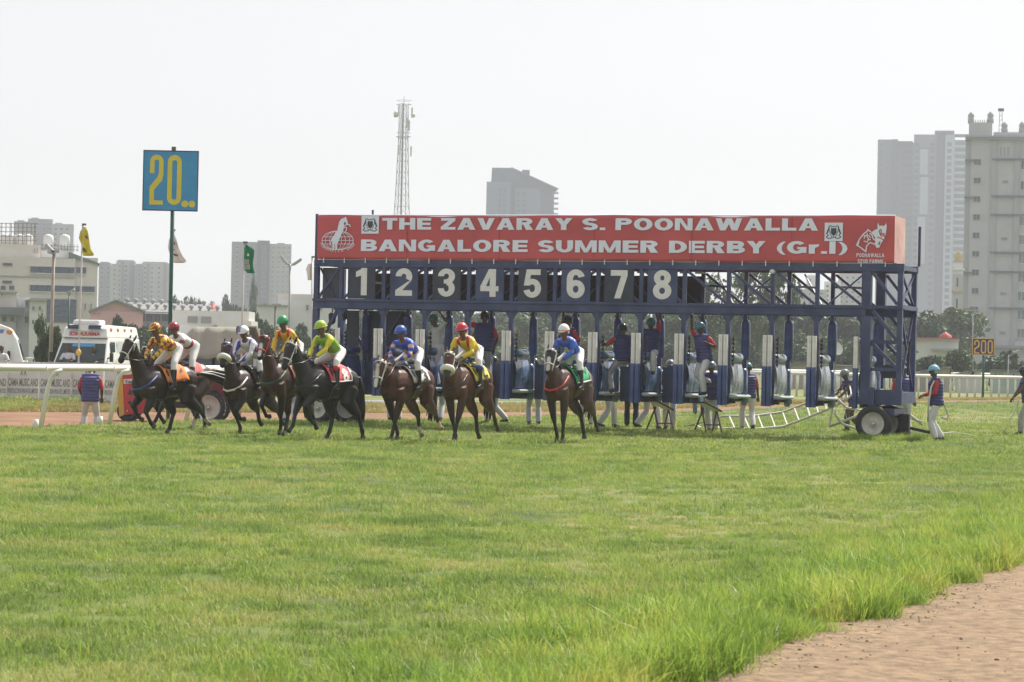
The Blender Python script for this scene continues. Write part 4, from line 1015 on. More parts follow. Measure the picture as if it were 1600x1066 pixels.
for z0, z1 in ((1.2, 2.98), (3.14, 3.86)): gbar("tower_brace", (XR - .08, .08, z0), (XR - .08, RD - .08, z1), .05); gbar("tower_brace", (XR - .08, RD - .08, z0), (XR - .08, .08, z1), .05)
gbox("chassis", (R0 - .12, -.14, .80), (XR + .02, -.02, 1.155), M_navy); gbox("chassis", (R0 - .10, -.0, .84), (XR, RD, 1.10), M_navy)
gbox("control_box", (XR - .52, .2, 1.42), (XR - .18, .5, 1.72), M_navy_d)
gbar("lever", (XR + .06, .3, 1.5), (XR + .10, .3, 2.28), .05, m=M_black); gbar("pivot_bar", (R0 + .2, -.2, .55), (R0 + .2, -.2, 1.2), .12); gbox("axle_beam", (R0 + .02, -.34, .56), (XR - .1, 1.2, .72), M_navy)
gbox("jack", (XR - .1, .25, .1), (XR + .12, .45, .6), M_black)
gbar("drawbar", (XR - .05, .5, .3), (XR + .55, .62, .18), .07, m=M_black); gbar("drawbar", (XR + .5, .6, .16), (XR + .72, .64, .42), .05, m=M_black)
def wheel(parent, loc, r, w, rz=0.0, rim=M_rim, lugs=0, k=1.0):
    e = bpy.data.objects.new("wheel", None); COL.objects.link(e); e.parent = parent; e.location = loc; e.rotation_euler = (0, 0, rz)
    t = MB(); t.lathe([(r * .62 * k, -w * .42), (r * .72 * k, -w * .5), (r * .93, -w * .48), (r, -w * .3), (r, w * .3), (r * .93, w * .48), (r * .72 * k, w * .5), (r * .62 * k, w * .42), (r * .62 * k, -w * .42)], axis='Y', n=40)
    if lugs:
        for q_ in range(lugs):
            a = 2 * PI * q_ / lugs; M = Matrix.Rotation(-a, 3, 'Y')
            for s in (-1, 1): t.box(M @ Vector((r * 1.01, s * w * .22, 0)), (.05, w * .45, .05), 0, M @ Matrix.Rotation(s * .6, 3, 'X'))
    t.build("tyre", M_black, e)
    h = MB(); h.lathe([(0, -w * .16), (r * .13, -w * .16), (r * .15, -w * .26), (r * .15, -w * .12), (r * .42 * k, -w * .06), (r * .56 * k, -w * .30), (r * .64 * k, -w * .44), (r * .66 * k, -w * .40), (r * .63 * k, w * .3), (0, w * .3)], axis='Y', n=36)
    for q_ in range(8):
        a = 2 * PI * q_ / 8; h.lathe([(.018, 0), (.018, .03), (0, .035)], (math.cos(a) * r * .28, -w * .11, math.sin(a) * r * .28), 'Y', 6)
    h.build("rim", rim, e)
    MB().lathe([(r * .10, -.02), (r * .10, .05), (r * .06, .07), (0, .07)], (0, 0, 0), 'Y', 12, M=Matrix.Rotation(PI, 3, 'X')).build("hub", M_rim, e, (0, -w * .2, 0))
    return e
wheel(gate, (gx(1372, -.35) - .03, -.38, .37), .42, .26); wheel(gate, (gx(1372, -.35) + .10, .62, .37), .42, .26, .0)
wheel(gate, (gx(501, -.1) + .02, -.12, .36), .40, .26); wheel(gate, (gx(545, .9) + .02, .95, .36), .42, .26)
# masts and small rods on top
for x, y, z in ((.02, .02, 5.22), (XR + .02, RD + .02, 5.02)): gbar("mast", (x, y, 4.072), (x, y, z), .06)
gbar("aerial_rod", (gx(540), RD, 4.072), (gx(540), RD, 5.42), .04); gbar("aerial_rod", (.32, .03, 4.072), (.32, .03, 4.42), .03, m=M_chrome)
cm = MB(); cm.loft([(0, -.14, 0), (0, .12, 0)], [.05, .05], 10, side=(1, 0, 0)); cm.ell((0, -.02, 0), (.055, .055, .055)); cm.bar((0, .1, 0), (0, .15, -.1), .03)
cm.build("camera_head", M_whitep, gate, (gx(1207) + .02, -.05, 3.86)); gbar("camera_mount", (gx(1207) + .02, .05, 3.1), (gx(1207) + .02, .05, 3.85), .05)
hal = MB().box((0, 0, 0), (.22, .06, .05)).mesh("striplight", M_whitep)
for i in range(8): child("strip_light", hal, gate, (POSTX[i + 1] - .10, .3, 3.84)); child("strip_light", hal, gate, (POSTX[i + 1] + .22, .5, 3.84))

# ------------------------------------------------------------------ banner on top of the gate
M_red = mat("red_banner_cloth", (.56, .095, .105), .7, .12, .9, bump=.55, bscale=1.7)
M_lett = mat("banner_lettering", (.80, .82, .97), .75, .04, 3)
M_crest = mat("crest_ink", (.07, .075, .09), .8, .2, 30)
bn = thing("banner", "wide red cloth banner with white race title standing along the top of the gate", "banner", GATE_A, GROT)
BX0, BX1, BZ0, BZ1, BD = gx(496), gx(1397.5), 4.085, 5.17, 1.15
def ripple(x, z): return .010 * math.sin(x * 1.7 + z * 2.2) + .005 * math.sin(x * 4.3 - z * 5.0) + .002 * math.sin(x * 9.1 + z * 3)
mb = MB(); N, K = 150, 14
for y in (-.075, BD):
    for k in range(K + 1):
        for i in range(N + 1):
            x = BX0 + (BX1 - BX0) * i / N; z = BZ0 + (BZ1 - BZ0) * k / K
            zz = z + (.016 * math.sin(i * .09 + 1) + .01 * math.sin(i * .33)) * (1 if k == K else (.6 if k == 0 else 0))
            mb.v.append((x, y + (ripple(x, z) if y < 0 else 0), zz))
n1 = N + 1; n2 = n1 * (K + 1)
for k in range(K):
    for i in range(N):
        a = k * n1 + i; mb.f += [(a, a + 1, a + n1 + 1, a + n1), (n2 + a + 1, n2 + a, n2 + a + n1, n2 + a + n1 + 1)]
for i in range(N): t_ = K * n1 + i; mb.f += [(t_, t_ + 1, n2 + t_ + 1, n2 + t_), (i + 1, i, n2 + i, n2 + i + 1)]
nf_ = len(mb.f)
for k in range(K): a = k * n1; mb.f.append((a, a + n1, n2 + a + n1, n2 + a))
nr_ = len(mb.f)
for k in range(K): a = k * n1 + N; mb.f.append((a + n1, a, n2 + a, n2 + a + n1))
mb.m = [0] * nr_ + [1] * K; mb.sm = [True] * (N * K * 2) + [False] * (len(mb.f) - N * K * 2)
cloth = mb.build("cloth", [M_red, mat("sunlit_end_cloth", (.66, .34, .32), .75, .25, 1.5, bump=.2, bscale=2.2, rgb2=(.72, .5, .48))], bn)  # right end face paler: the sun on it is put into its colour
YF = -.097
def bz(px, py):                                        # height on the banner's front of a pixel of the photograph
    x = gx(px); D = (GATE_A + GU * x).y; return Z(px, py, D)
def line(s, pl, pr, ptop, pbot, bold):
    x0, x1 = gx(pl), gx(pr); z0 = bz(pl, pbot); h = bz(pl, ptop) - z0
    g = Glyphs(.30, .23) if bold < .06 else Glyphs(.25, .2)
    return g.text(s, h, x1 - x0, .10 if bold < .06 else .14).build("lettering", M_lett, bn, (x0, YF, z0))
line("THE ZAVARAY S. POONAWALLA", 597, 1278, 341, 359, .052)
line("BANGALORE SUMMER DERBY (Gr.I)", 565, 1325, 374.5, 392.7, .052)
line("POONAWALLA", 1338.5, 1382, 396, 402, .07); line("STUD FARMS", 1340.5, 1380.5, 405.5, 411.5, .07)
lz = lambda px, py: (gx(px), bz(px, py))
def outline(mb, pts, w, closed=True, y=YF):
    P = [lz(*p) for p in pts]; n = len(P)
    for i in range(n if closed else n - 1):
        a, c = Vector((P[i][0], y, P[i][1])), Vector((P[(i + 1) % n][0], y, P[(i + 1) % n][1]))
        if (c - a).length < 1e-5: continue
        t = (c - a).normalized(); s = Vector((-t.z, 0, t.x)) * w / 2; a -= t * w * .3; c += t * w * .3
        mb.add([a - s, c - s, c + s, a + s], [(0, 1, 2, 3)])
def fill(mb, pts, y=YF):
    """flat figure: triangulated outline"""
    bm = bmesh.new(); vs = [bm.verts.new((lz(*p)[0], y, lz(*p)[1])) for p in pts]; bm.faces.new(vs)
    r = bmesh.ops.triangulate(bm, faces=bm.faces); bm.verts.index_update()
    mb.add([v.co[:] for v in bm.verts], [tuple(v.index for v in f.verts) for f in bm.faces]); bm.free()
# globe with the rearing horse (left emblem); pixel = 490 + zoomed / 12.3 in the photograph
e = lambda pts: [(490 + x / 12.31, 330 + y / 12.31) for x, y in pts]
mb = MB()
ring = lambda cx, cy, rx, ry, n=28: [(cx + rx * math.cos(2 * PI * k / n), cy + ry * math.sin(2 * PI * k / n)) for k in range(n)]
outline(mb, e(ring(475, 568, 300, 182)), .018); outline(mb, e(ring(475, 568, 235, 180)), .012); outline(mb, e(ring(475, 568, 150, 180)), .012); outline(mb, e(ring(475, 568, 75, 180)), .012)
for y in (498, 568, 636): d = 300 * math.sqrt(1 - ((y - 568) / 182) ** 2); outline(mb, e([(475 - d, y), (475 + d, y)]), .014, False)
mb.build("globe_emblem", M_lett, bn)
mb = MB(); hz_ = YF - .003
fill(mb, e([(620, 108), (645, 165), (668, 225), (655, 262), (628, 250), (622, 215), (600, 212), (585, 245), (600, 290), (590, 345), (560, 420), (530, 500), (505, 540), (490, 600), (470, 640), (478, 735), (440, 738), (438, 660), (448, 600), (420, 612), (412, 660), (415, 735), (385, 740), (388, 655), (385, 590), (372, 570), (350, 610), (335, 660), (318, 665), (340, 590), (368, 520), (420, 450), (465, 380), (480, 290), (500, 200), (540, 150), (600, 128)]), hz_)
outline(mb, e([(600, 285), (640, 262), (695, 262), (715, 300)]), .025, False, hz_); outline(mb, e([(600, 320), (635, 310), (645, 345), (628, 390)]), .024, False, hz_)
mb.build("horse_emblem", M_lett, bn)
# curved name under the globe
cs = "POONAWALLA GROUP"; arc = bpy.data.objects.new("curved_lettering", None); COL.objects.link(arc); arc.parent = bn
amb = MB()
for k, ch in enumerate(cs):
    if ch == " ": continue
    u = k / (len(cs) - 1); a = rad(172 - 164 * u); cx, cy = 475 + 335 * math.cos(a), 568 + 40 + 185 * math.sin(a)
    x, z = lz(*e([(cx, cy)])[0]); t = text_mesh("c", ch, None, .058, None, .012, 'CENTER')
    tang = math.atan2(185 * math.cos(a), -335 * math.sin(a) + 1e-6); M = Matrix.Rotation(-(-math.atan2(185 * math.cos(a) * -1, 335 * math.sin(a))), 3, 'Y')
    amb.add([M @ Vector((v[0], 0, v[2])) + Vector((x, YF, z)) for v in t.v], t.f)
bpy.data.objects.remove(arc); amb.build("curved_lettering", M_lett, bn)
# crests: white square with supporters around a shield
for (l, t_, r, b_) in ((565, 337.6, 592, 365.5), (1288, 348.3, 1316.5, 377)):
    cx, cy, w, h = (l + r) / 2, (t_ + b_) / 2, r - l, b_ - t_
    mb = MB(); [fill(mb, [(l + w * i / 6, t_ + h * j / 6), (l + w * (i + 1) / 6, t_ + h * j / 6), (l + w * (i + 1) / 6, t_ + h * (j + 1) / 6), (l + w * i / 6, t_ + h * (j + 1) / 6)]) for i in range(6) for j in range(6)]; o = mb.build("crest_plate", M_lett, bn)
    P = lambda pts: [(cx + x * w, cy + y * h) for x, y in pts]; y2 = YF - .004
    mb = MB()
    fill(mb, P([(-.15, -.2), (.15, -.2), (.16, .05), (.08, .17), (0, .22), (-.08, .17), (-.16, .05)]), y2)
    for s in (-1, 1):
        fill(mb, P([(s * .22, -.3), (s * .27, -.34), (s * .3, -.2), (s * .38, .0), (s * .42, .12), (s * .36, .12), (s * .3, .02), (s * .24, -.12)][::s]), y2)
        outline(mb, P([(s * .36, .1), (s * .3, .2), (s * .4, .28), (s * .28, .36), (s * .1, .33), (0, .26)]), .02, False, y2)
        outline(mb, P([(s * .2, -.36), (s * .1, -.26), (0, -.3)]), .018, False, y2)
        outline(mb, P([(s * .24, -.1), (s * .18, .12), (s * .1, .28)]), .014, False, y2)
    mb.build("crest", M_crest, o)
# two horse heads (right emblem); pixel = 1270 + zoomed / 10
e2 = lambda pts: [(1270 + x / 10, 335 + y / 10) for x, y in pts]
mb = MB()
fill(mb, e2([(1018, 130), (1035, 185), (1070, 178), (1110, 185), (1145, 140), (1152, 205), (1140, 300), (1110, 390), (1075, 445), (1040, 520), (1000, 530), (975, 490), (1010, 400), (975, 370), (940, 320), (905, 290), (960, 250), (1010, 225), (1005, 175)]))
outline(mb, e2([(905, 275), (880, 262), (858, 240), (850, 265), (790, 310), (735, 380), (685, 482), (760, 530), (830, 585), (840, 500), (880, 455), (905, 445), (960, 470), (985, 445), (985, 415), (940, 380), (925, 330), (890, 300)]), .028, False)
for pl in ([(800, 360), (830, 330), (880, 340), (900, 370)], [(800, 420), (850, 440), (860, 400), (900, 400)], [(850, 300), (845, 350), (880, 400)], [(690, 480), (720, 430), (700, 500)], [(795, 330), (815, 345), (800, 380)]): outline(mb, e2(pl), .022, False)
mb.build("horse_heads_emblem", M_lett, bn)
mb = MB(); y2 = YF - .004
for pl in ([(1045, 300), (1035, 260), (1060, 240), (1070, 275), (1050, 320)], [(1010, 360), (1060, 375), (1100, 400)], [(1090, 330), (1110, 300), (1115, 350)], [(1080, 350), (1060, 330), (1085, 300)], [(1020, 470), (1050, 430), (1045, 480)]): outline(mb, e2(pl), .024, False, y2)
mb.build("head_detail", M_red, bn)
mb = MB(); mb.loft([(BX0, -.04, BZ1 + .01), (BX1, -.04, BZ1 + .01)], .02, 8, side=(0, 1, 0)); mb.build("top_pole", M_lett, bn)
for k in range(1, 6): x = BX0 + (BX1 - BX0) * k / 6; MB().b2((x - .008, YF + .012, BZ0 + .01), (x + .008, YF + .016, BZ1 - .01)).build("seam", mat("seam_thread", (.42, .05, .055), .8), bn)
tie = MB().box((0, -.02, 0), (.02, .03, .12)).mesh("tie", M_whitep)
for k in range(26): child("tie", tie, bn, (BX0 + .2 + (BX1 - BX0 - .4) * k / 25, -.085, BZ0 - .03))
gb = MB(); gb.b2((BX0 + .03, -.06, BZ0 - .012), (BX1 - .03, -.02, BZ0 - .002)); gb.build("bottom_batten", M_whitep, bn)

for ob in bn.children_recursive:                       # the cloth hangs in shallow ripples, its print with it
    if ob.name.startswith(("top_pole", "bottom_batten", "cloth", "tie", "seam")): continue
    for v in ob.data.vertices: v.co.y += ripple(v.co.x + ob.location.x, v.co.z + ob.location.z)
# ================================================================== SIGNS, FLAGS, LAMPS
M_blue = mat("sign_blue", (.045, .28, .55), .45, .08, 3); M_yel = mat("sign_yellow", (.70, .57, .05), .5, .06, 4)
M_gpole = mat("green_pole", (.025, .10, .085), .5, .2, 4); M_opole = mat("pole_paint", (.30, .25, .2), .6, .2, 3); M_wpole = mat("pole_white", (.55, .53, .5), .5, .15, 3)
M_navy_s = mat("sign_navy", (.03, .035, .10), .6, .15, 3); M_or = mat("sign_orange", (.72, .42, .08), .6, .12, 4)
D = 64.0; p = G(262.5, D); s = thing("distance_marker", "blue square board reading 20 in yellow on a tall green pole", "distance marker", p)
kx = D / FPX; zt = lambda py: Z(266, py, D); xo = lambda px: at(px, 283, D).x - p.x
poleM = MB(); poleM.loft([(0, 0, -.4), (0, 0, zt(231))], .05, 12); poleM.build("pole", M_gpole, s); MB().box((0, 0, zt(233)), (.1, .1, .12)).build("pole_cap", M_rust, s)
bd = MB().b2((xo(224.8), -.09, zt(328.5)), (xo(308.8), -.06, zt(237))).build("board", M_blue, s)
ed = MB()
w0, w1, z0, z1 = xo(224.8), xo(308.8), zt(328.5), zt(237)
for a, c in (((w0 - .02, z0), (w0, z1)), ((w1, z0), (w1 + .02, z1)), ((w0 - .02, z1), (w1 + .02, z1 + .025)), ((w0 - .02, z0 - .025), (w1 + .02, z0))): ed.b2((a[0], -.1, a[1]), (c[0], -.05, c[1]))
ed.build("frame", M_navy_s, s)
def digit_outline(which):
    """tall rounded block numerals, unit box 1 wide 1 high"""
    o = [];
    if which == "0":
        return None
t0 = zt(242.5) - zt(320.5)
def zero(mb, x0, x1, zb, zt_, th, y):
    n = 9; W = x1 - x0; H = zt_ - zb; r = W / 2
    def ring_(w, inset):
        rr = r - inset; pts = []
        for c, a0 in (((x0 + r, zt_ - r), 0), ((x0 + r, zb + r), 180)):
            for k in range(n + 1): a = rad(a0 + 180 * k / n); pts.append((c[0] + rr * math.cos(a), c[1] + rr * math.sin(a) * (1 if not inset else .75)))
        return pts
    A, B = ring_(0, 0), ring_(0, th); m = len(A)
    mb.add([(x, y, z) for x, z in A] + [(x, y, z) for x, z in B], [(i, (i + 1) % m, m + (i + 1) % m, m + i) for i in range(m)])
def two(mb, x0, x1, zb, zt_, th, y):
    W = x1 - x0; H = zt_ - zb; r = W / 2; n = 9; pts_o, pts_i = [], []
    c = (x0 + r, zt_ - r)
    for k in range(n + 1):
        a = rad(180 - 180 * k / n); pts_o.append((c[0] + r * math.cos(a), c[1] + r * math.sin(a))); pts_i.append((c[0] + (r - th) * math.cos(a), c[1] + (r - th) * math.sin(a) * .8))
    O = [(x0, zt_ - H * .37)] + pts_o + [(x1, zt_ - H * .40), (x1 - W * .1, zt_ - H * .52), (x0 + th, zb + H * .3)]
    I = [(x0 + th, zt_ - H * .37)] + pts_i + [(x1 - th, zt_ - H * .36), (x1 - th - W * .1, zt_ - H * .45), (x0, zb + H * .36)]
    m = len(O); mb.add([(x, y, z) for x, z in O] + [(x, y, z) for x, z in I], [(i, i + 1, m + i + 1, m + i) for i in range(m - 1)])
    mb.add([(x0, y, zb), (x1, y, zb), (x1, y, zb + th * .95), (x0 + th, y, zb + th * .95), (x0 + th, y, zb + H * .3), (x0, y, zb + H * .36)], [(0, 3, 4, 5), (0, 1, 2, 3)])
mb = MB(); two(mb, xo(234.5), xo(255.5), zt(320.5), zt(242.5), .112, -.094); mb.build("numeral", M_yel, bd)
mb = MB(); zero(mb, xo(262), xo(284), zt(320.5), zt(242.5), .115, -.094); mb.build("numeral", M_yel, bd)
for x in (290, 301):
    mb = MB(); mb.poly([(xo(x) + .085 * math.cos(2 * PI * k / 18), -.094, zt(318.5) + .085 * math.sin(2 * PI * k / 18)) for k in range(18)]); mb.build("dot", M_yel, bd)
D = 139.0; p = G(1535.5, D); s = thing("distance_marker", "navy and orange board reading 200 on a green pole by the far rail", "distance marker", p)
zt = lambda py: Z(1535, py, D); xo = lambda px: at(px, 542, D).x - p.x
MB().loft([(0, 0, 0), (0, 0, zt(528.5))], .07, 10).build("pole", M_gpole, s)
bd = MB().b2((xo(1519), -.14, zt(554.5)), (xo(1552.5), -.1, zt(529.5))).build("board", M_navy_s, s)
mb = MB(); w0, w1, z0, z1 = xo(1518.5), xo(1553), zt(555), zt(529)
for a, c in (((w0, z0), (w0 + .03, z1)), ((w1 - .03, z0), (w1, z1)), ((w0, z1 - .03), (w1, z1)), ((w0, z0), (w1, z0 + .03))): mb.b2((a[0], -.17, a[1]), (c[0], -.145, c[1]))
mb.build("frame", M_or, s)
mb = MB(); two(mb, xo(1521.5), xo(1529.8), zt(552.8), zt(531.4), .068, -.146); mb.build("numeral", M_or, bd)
for l, r in ((1532, 1540.2), (1542.5, 1550.5)): mb = MB(); zero(mb, xo(l), xo(r), zt(552.8), zt(531.4), .068, -.146); mb.build("numeral", M_or, bd)

def flag(px, pxb, ytop, D, pm, cm_, pts, label, marks=None, poletop=None, pr=.035):
    """pole with a wind-slack cloth; cloth outline rows of (left px, right px, py)"""
    p = G(pxb, D); s = thing("flag", label, "flag", p)
    top = at(px, ytop, D) - p; mb = MB(); mb.loft([(0, 0, -.4), (top.x * .5, 0, top.z * .5), (top.x, 0, top.z)], [pr, pr * .9, pr * .8], 8); mb.build("pole", pm, s)
    MB().box((top.x + .05, 0, top.z - .04), (.14, .08, .07)).build("pulley", M_rust, s)
    mb = MB(); K = 9; rows = []
    for j, (l, r, y) in enumerate(pts):
        row = []
        for i in range(K + 1):
            t = i / K; q_ = at(l + (r - l) * t, y, D) - p
            row.append(Vector((q_.x, .07 * math.sin(t * 7 + j * .8) * t - .02, q_.z)))
        rows.append(row)
    vs = [v for r_ in rows for v in r_]
    fs = [(j * (K + 1) + i, j * (K + 1) + i + 1, (j + 1) * (K + 1) + i + 1, (j + 1) * (K + 1) + i) for j in range(len(rows) - 1) for i in range(K)]
    mb.add(vs, fs, 0, True); cl = mb.build("cloth", cm_, s); so = cl.modifiers.new("s", 'SOLIDIFY'); so.thickness = .006
    return s, p, cl
M_fy = mat("yellow_flag", (.62, .56, .05), .8, .1, 2); M_fw = mat("white_flag", (.66, .62, .60), .8, .06, 2); M_fg = mat("green_flag", (.02, .26, .12), .8, .12, 2); [translucent(m_, .4) for m_ in (M_fy, M_fw, M_fg)]; M_ink = mat("flag_ink", (.12, .07, .05), .8, .1, 5)
s, p, cl = flag(129, 121, 349, 90.6, M_wpole, M_fy, [(130, 135, 355), (125, 137, 362), (123, 138.5, 372), (127, 140, 382), (128.5, 142.5, 391), (129, 147, 397), (130, 146, 400)], "yellow flag with dark marks hanging from a pale pole in front of the ambulance")
M_fyw = mat("flag_white_corner", (.75, .74, .6), .8, .05, 2)
def mark(s, p, D, m, polys, name, y=-.1):
    mb = MB()
    for pl in polys: mb.poly([((at(x, yy, D) - p).x, y, (at(x, yy, D) - p).z) for x, yy in pl])
    return mb.build(name, m, s)
mark(s, p, 90.6, M_ink, [[(133, 369), (136, 368), (139, 375), (136, 373), (134, 372)], [(130, 386), (134, 389), (136, 395), (132, 394), (129, 391)]], "emblem")
MB().ell(((at(123, 551, 90.6) - p).x, -.06, Z(123, 551, 90.6)), (.10, .08, .12)).build("rope_bundle", M_or, s)
s, p, cl = flag(268.5, 262, 358, 90.8, M_wpole, M_fw, [(270, 272, 361), (264, 276, 375), (262.5, 279, 388), (266, 285, 400), (270, 291, 408), (272, 289.5, 411)], "white flag with a dark emblem half hidden by the blue 20 sign's pole")
mark(s, p, 90.8, M_ink, [[(271, 378), (274, 379), (274, 383), (271, 382)], [(267, 388), (273, 389.5), (273, 392), (267, 390)], [(271, 396), (278, 398), (278, 401), (271, 399)]], "emblem")
s, p, cl = flag(381, 375.5, 377, 83, M_wpole, M_fg, [(384, 386, 382), (382.5, 391, 385), (381, 397, 391), (380.5, 396.5, 400), (380, 395, 411), (379, 396, 419), (387, 398.5, 427)], "green flag with white lettering on a pale pole beside the grey tower block")
for tx, x0, y0_, w in (("GONE", 381.5, 413, 8), ("SILVER", 380.5, 421, 11)): text_on("lettering", tx, M_fw, s, ((at(x0, y0_, 83) - p).x, -.13, Z(x0, y0_, 83)), 7.5 * 83 / FPX, w * 83 / FPX, .05)
mark(s, p, 83, M_fw, [[(386, 399), (388, 396), (390, 399), (388, 401)]], "emblem", -.12)
s, p, cl = flag(487.5, 487, 400, 100, M_wpole, M_fw, [(482, 487, 412), (478, 487, 420), (480, 487, 428), (481, 487, 438)], "pale flag showing at the left edge of the gate's left tower")

def lamp_post(px, pxb, ytop, D, m, label, heads, r=.06):
    p = G(pxb, D); s = thing("street_lamp", label, "lamp post", p); t = at(px, ytop, D) - p
    mb = MB(); mb.loft([(0, 0, 0), (t.x * .5, 0, t.z * .5), (t.x, 0, t.z)], [r, r * .85, r * .7], 8); mb.build("pole", m, s)
    for dx, dz, ang in heads:
        q_ = Vector((t.x + dx * D / FPX, 0, t.z - dz * D / FPX)); MB().bar((t.x, 0, t.z - .1), q_, .05).build("arm", m, s)
        MB().box((0, 0, 0), (.46, .24, .08)).box((0, -.02, -.05), (.38, .18, .04)).build("lamp_head", M_steel, s, q_, (0, rad(ang), 0))
    return s
lamp_post(84, 77, 396, 95, M_opole, "tall street lamp with a brown pole left of the yellow flag", [(-5, -7, 45), (0, -3, -10)], .08)
lamp_post(108, 106, 460, 140, M_gpole, "short green street lamp in front of the beige office", [(2, -5, -30)])
lamp_post(453, 451, 413, 110, M_steel, "twin headed floodlight pole left of the starting gate", [(-9, -6, 50), (11, -4, -35)])
lamp_post(430, 428.5, 480, 120, M_rust, "short lamp pole in front of the low white building", [(2, -4, 0)])
lamp_post(1520, 1520, 486, 190, M_steel, "thin double armed lamp post in front of the near grey building", [(-6, -1, 0), (6, -1, 0)], .05)
lamp_post(1576, 1574, 555, 165, M_steel, "small bent lamp post at the right edge behind the far rail", [(12, -6, -20)], .05)

# ================================================================== RAILS
M_rail = mat("rail_white", (.74, .73, .68), .4, .05, 3)
nr = [G(-150, 49.5), G(65, 54.5), G(172, 58.0), G(292, 62.2), G(392, 66.5)]
rail = thing("running_rail", "near white running rail on goose neck posts at the left", "rail", nr[1])
def rl(p, z, dx=0, dy=0): return Vector((p.x - nr[1].x + dx, p.y - nr[1].y + dy, z))
mb = MB(); RP = [rl(a, 1.29) for a in nr]; mb.loft(RP, .075, 12, side=(0, 0, 1)); mb.build("rail_tube", M_rail, rail)
for a in nr[:4]:
    mb = MB(); mb.loft([rl(a, -.02, -.02), rl(a, .8, .10), rl(a, 1.08, .17), rl(a, 1.2, .26), rl(a, 1.25, .40, .05)], [.055, .05, .047, .045, .042], 10, side=(0, 1, 0)); mb.build("post", M_rail, rail)
for a in nr[:4]:
    mb = MB(); mb.loft([rl(a, 1.29).lerp(rl(a, 1.29) + (RP[2] - RP[1]).normalized() * .08, t) for t in (0, 1)], .082, 12, side=(0, 0, 1)); mb.build("sleeve", M_rail, rail)
stub = MB(); stub.loft([(0, 0, 0), (0, 0, .2)], [.07, .06], 12)
single("marker_stub", stub, M_whitep, "short white stub post beside the foot of the near rail's left post", "stub post", "white stub posts", G(55.5, 54.0))
single("marker_stub", stub, M_whitep, "short white stub post at the foot of the rail post behind the vest back handler", "stub post", "white stub posts", G(156, 57.6))
single("marker_stub", stub, M_whitep, "white stub post on the turf behind the leading horse's hind legs", "stub post", "white stub posts", G(317, 61.5))

fr_a = [G(px, depth_of(px, py)) for px, py in ((1150, 617.5), (1340, 621), (1450, 622.5), (1650, 624.5))]
far = thing("running_rail", "long white running rail with close set posts along the far side", "rail", fr_a[0])
def fl_(t):
    n = len(fr_a) - 1; u = min(t * n, n - 1e-6); i = int(u); return fr_a[i].lerp(fr_a[i + 1], u - i) - fr_a[0]
mb = MB(); mb.loft([fl_(t / 12) + Vector((0, 0, 1.22)) for t in range(13)], .085, 8, side=(0, 0, 1)); mb.build("rail_tube", M_rail, far)
pst = MB().loft([(0, 0, 0), (0, .0, .9), (0, .08, 1.2)], [.06, .055, .05], 8, side=(1, 0, 0)).mesh("post", M_rail)
tot = 0.0
for px in [1168, 1181, 1194, 1207, 1220, 1233, 1246, 1259, 1272, 1285, 1298, 1311, 1324, 1337, 1350, 1363, 1376, 1389, 1402, 1413] + [1424 + 12.6 * k for k in range(17)]:
    best = min((abs((lambda w: 800 + FPX * w.x / w.y)(fr_a[0] + fl_(t / 400)) - px), t / 400) for t in range(401)); child("post", pst, far, fl_(best[1]))
f2 = [G(px, depth_of(px, py)) for px, py in ((1150, 609), (1450, 610.5), (1650, 612))]
far2 = thing("running_rail", "second white rail with pale pickets just beyond the close set one", "rail", f2[0])
g2 = lambda t: (f2[0].lerp(f2[1], t * 2) if t < .5 else f2[1].lerp(f2[2], t * 2 - 1)) - f2[0]
mb = MB(); mb.loft([g2(t / 10) + Vector((0, 0, 1.25)) for t in range(11)], .1, 8, side=(0, 0, 1)); mb.build("rail_tube", M_rail, far2)
pst2 = MB().loft([(0, 0, 0), (0, 0, 1.2)], .07, 6, side=(1, 0, 0)).mesh("post", M_rail)
for k in range(62): child("post", pst2, far2, g2(k / 61))
f3 = [G(px, 118.0 - (px - 190) * .03) for px in (40, 215, 300)]
lr = thing("running_rail", "short stretch of white rail seen between the two ambulances", "rail", f3[0]); h3 = lambda t: f3[0].lerp(f3[2], t) - f3[0]
for zz in (.75, 1.2): mb = MB(); mb.loft([h3(0) + Vector((0, 0, zz)), h3(1) + Vector((0, 0, zz))], .06, 8, side=(0, 0, 1)); mb.build("rail_tube", M_rail, lr)
for k in range(10): child("post", pst2, lr, h3(k / 9))
f4 = [G(px, 128.0) for px in (560, 1160)]
lr = thing("running_rail", "low white rail glimpsed through the gate's middle stalls", "rail", f4[0]); h4 = lambda t: f4[0].lerp(f4[1], t) - f4[0]
mb = MB(); mb.loft([h4(0) + Vector((0, 0, 1.2)), h4(1) + Vector((0, 0, 1.2))], .08, 8, side=(0, 0, 1)); mb.build("rail_tube", M_rail, lr)
for k in range(22): child("post", pst2, lr, h4(k / 21))

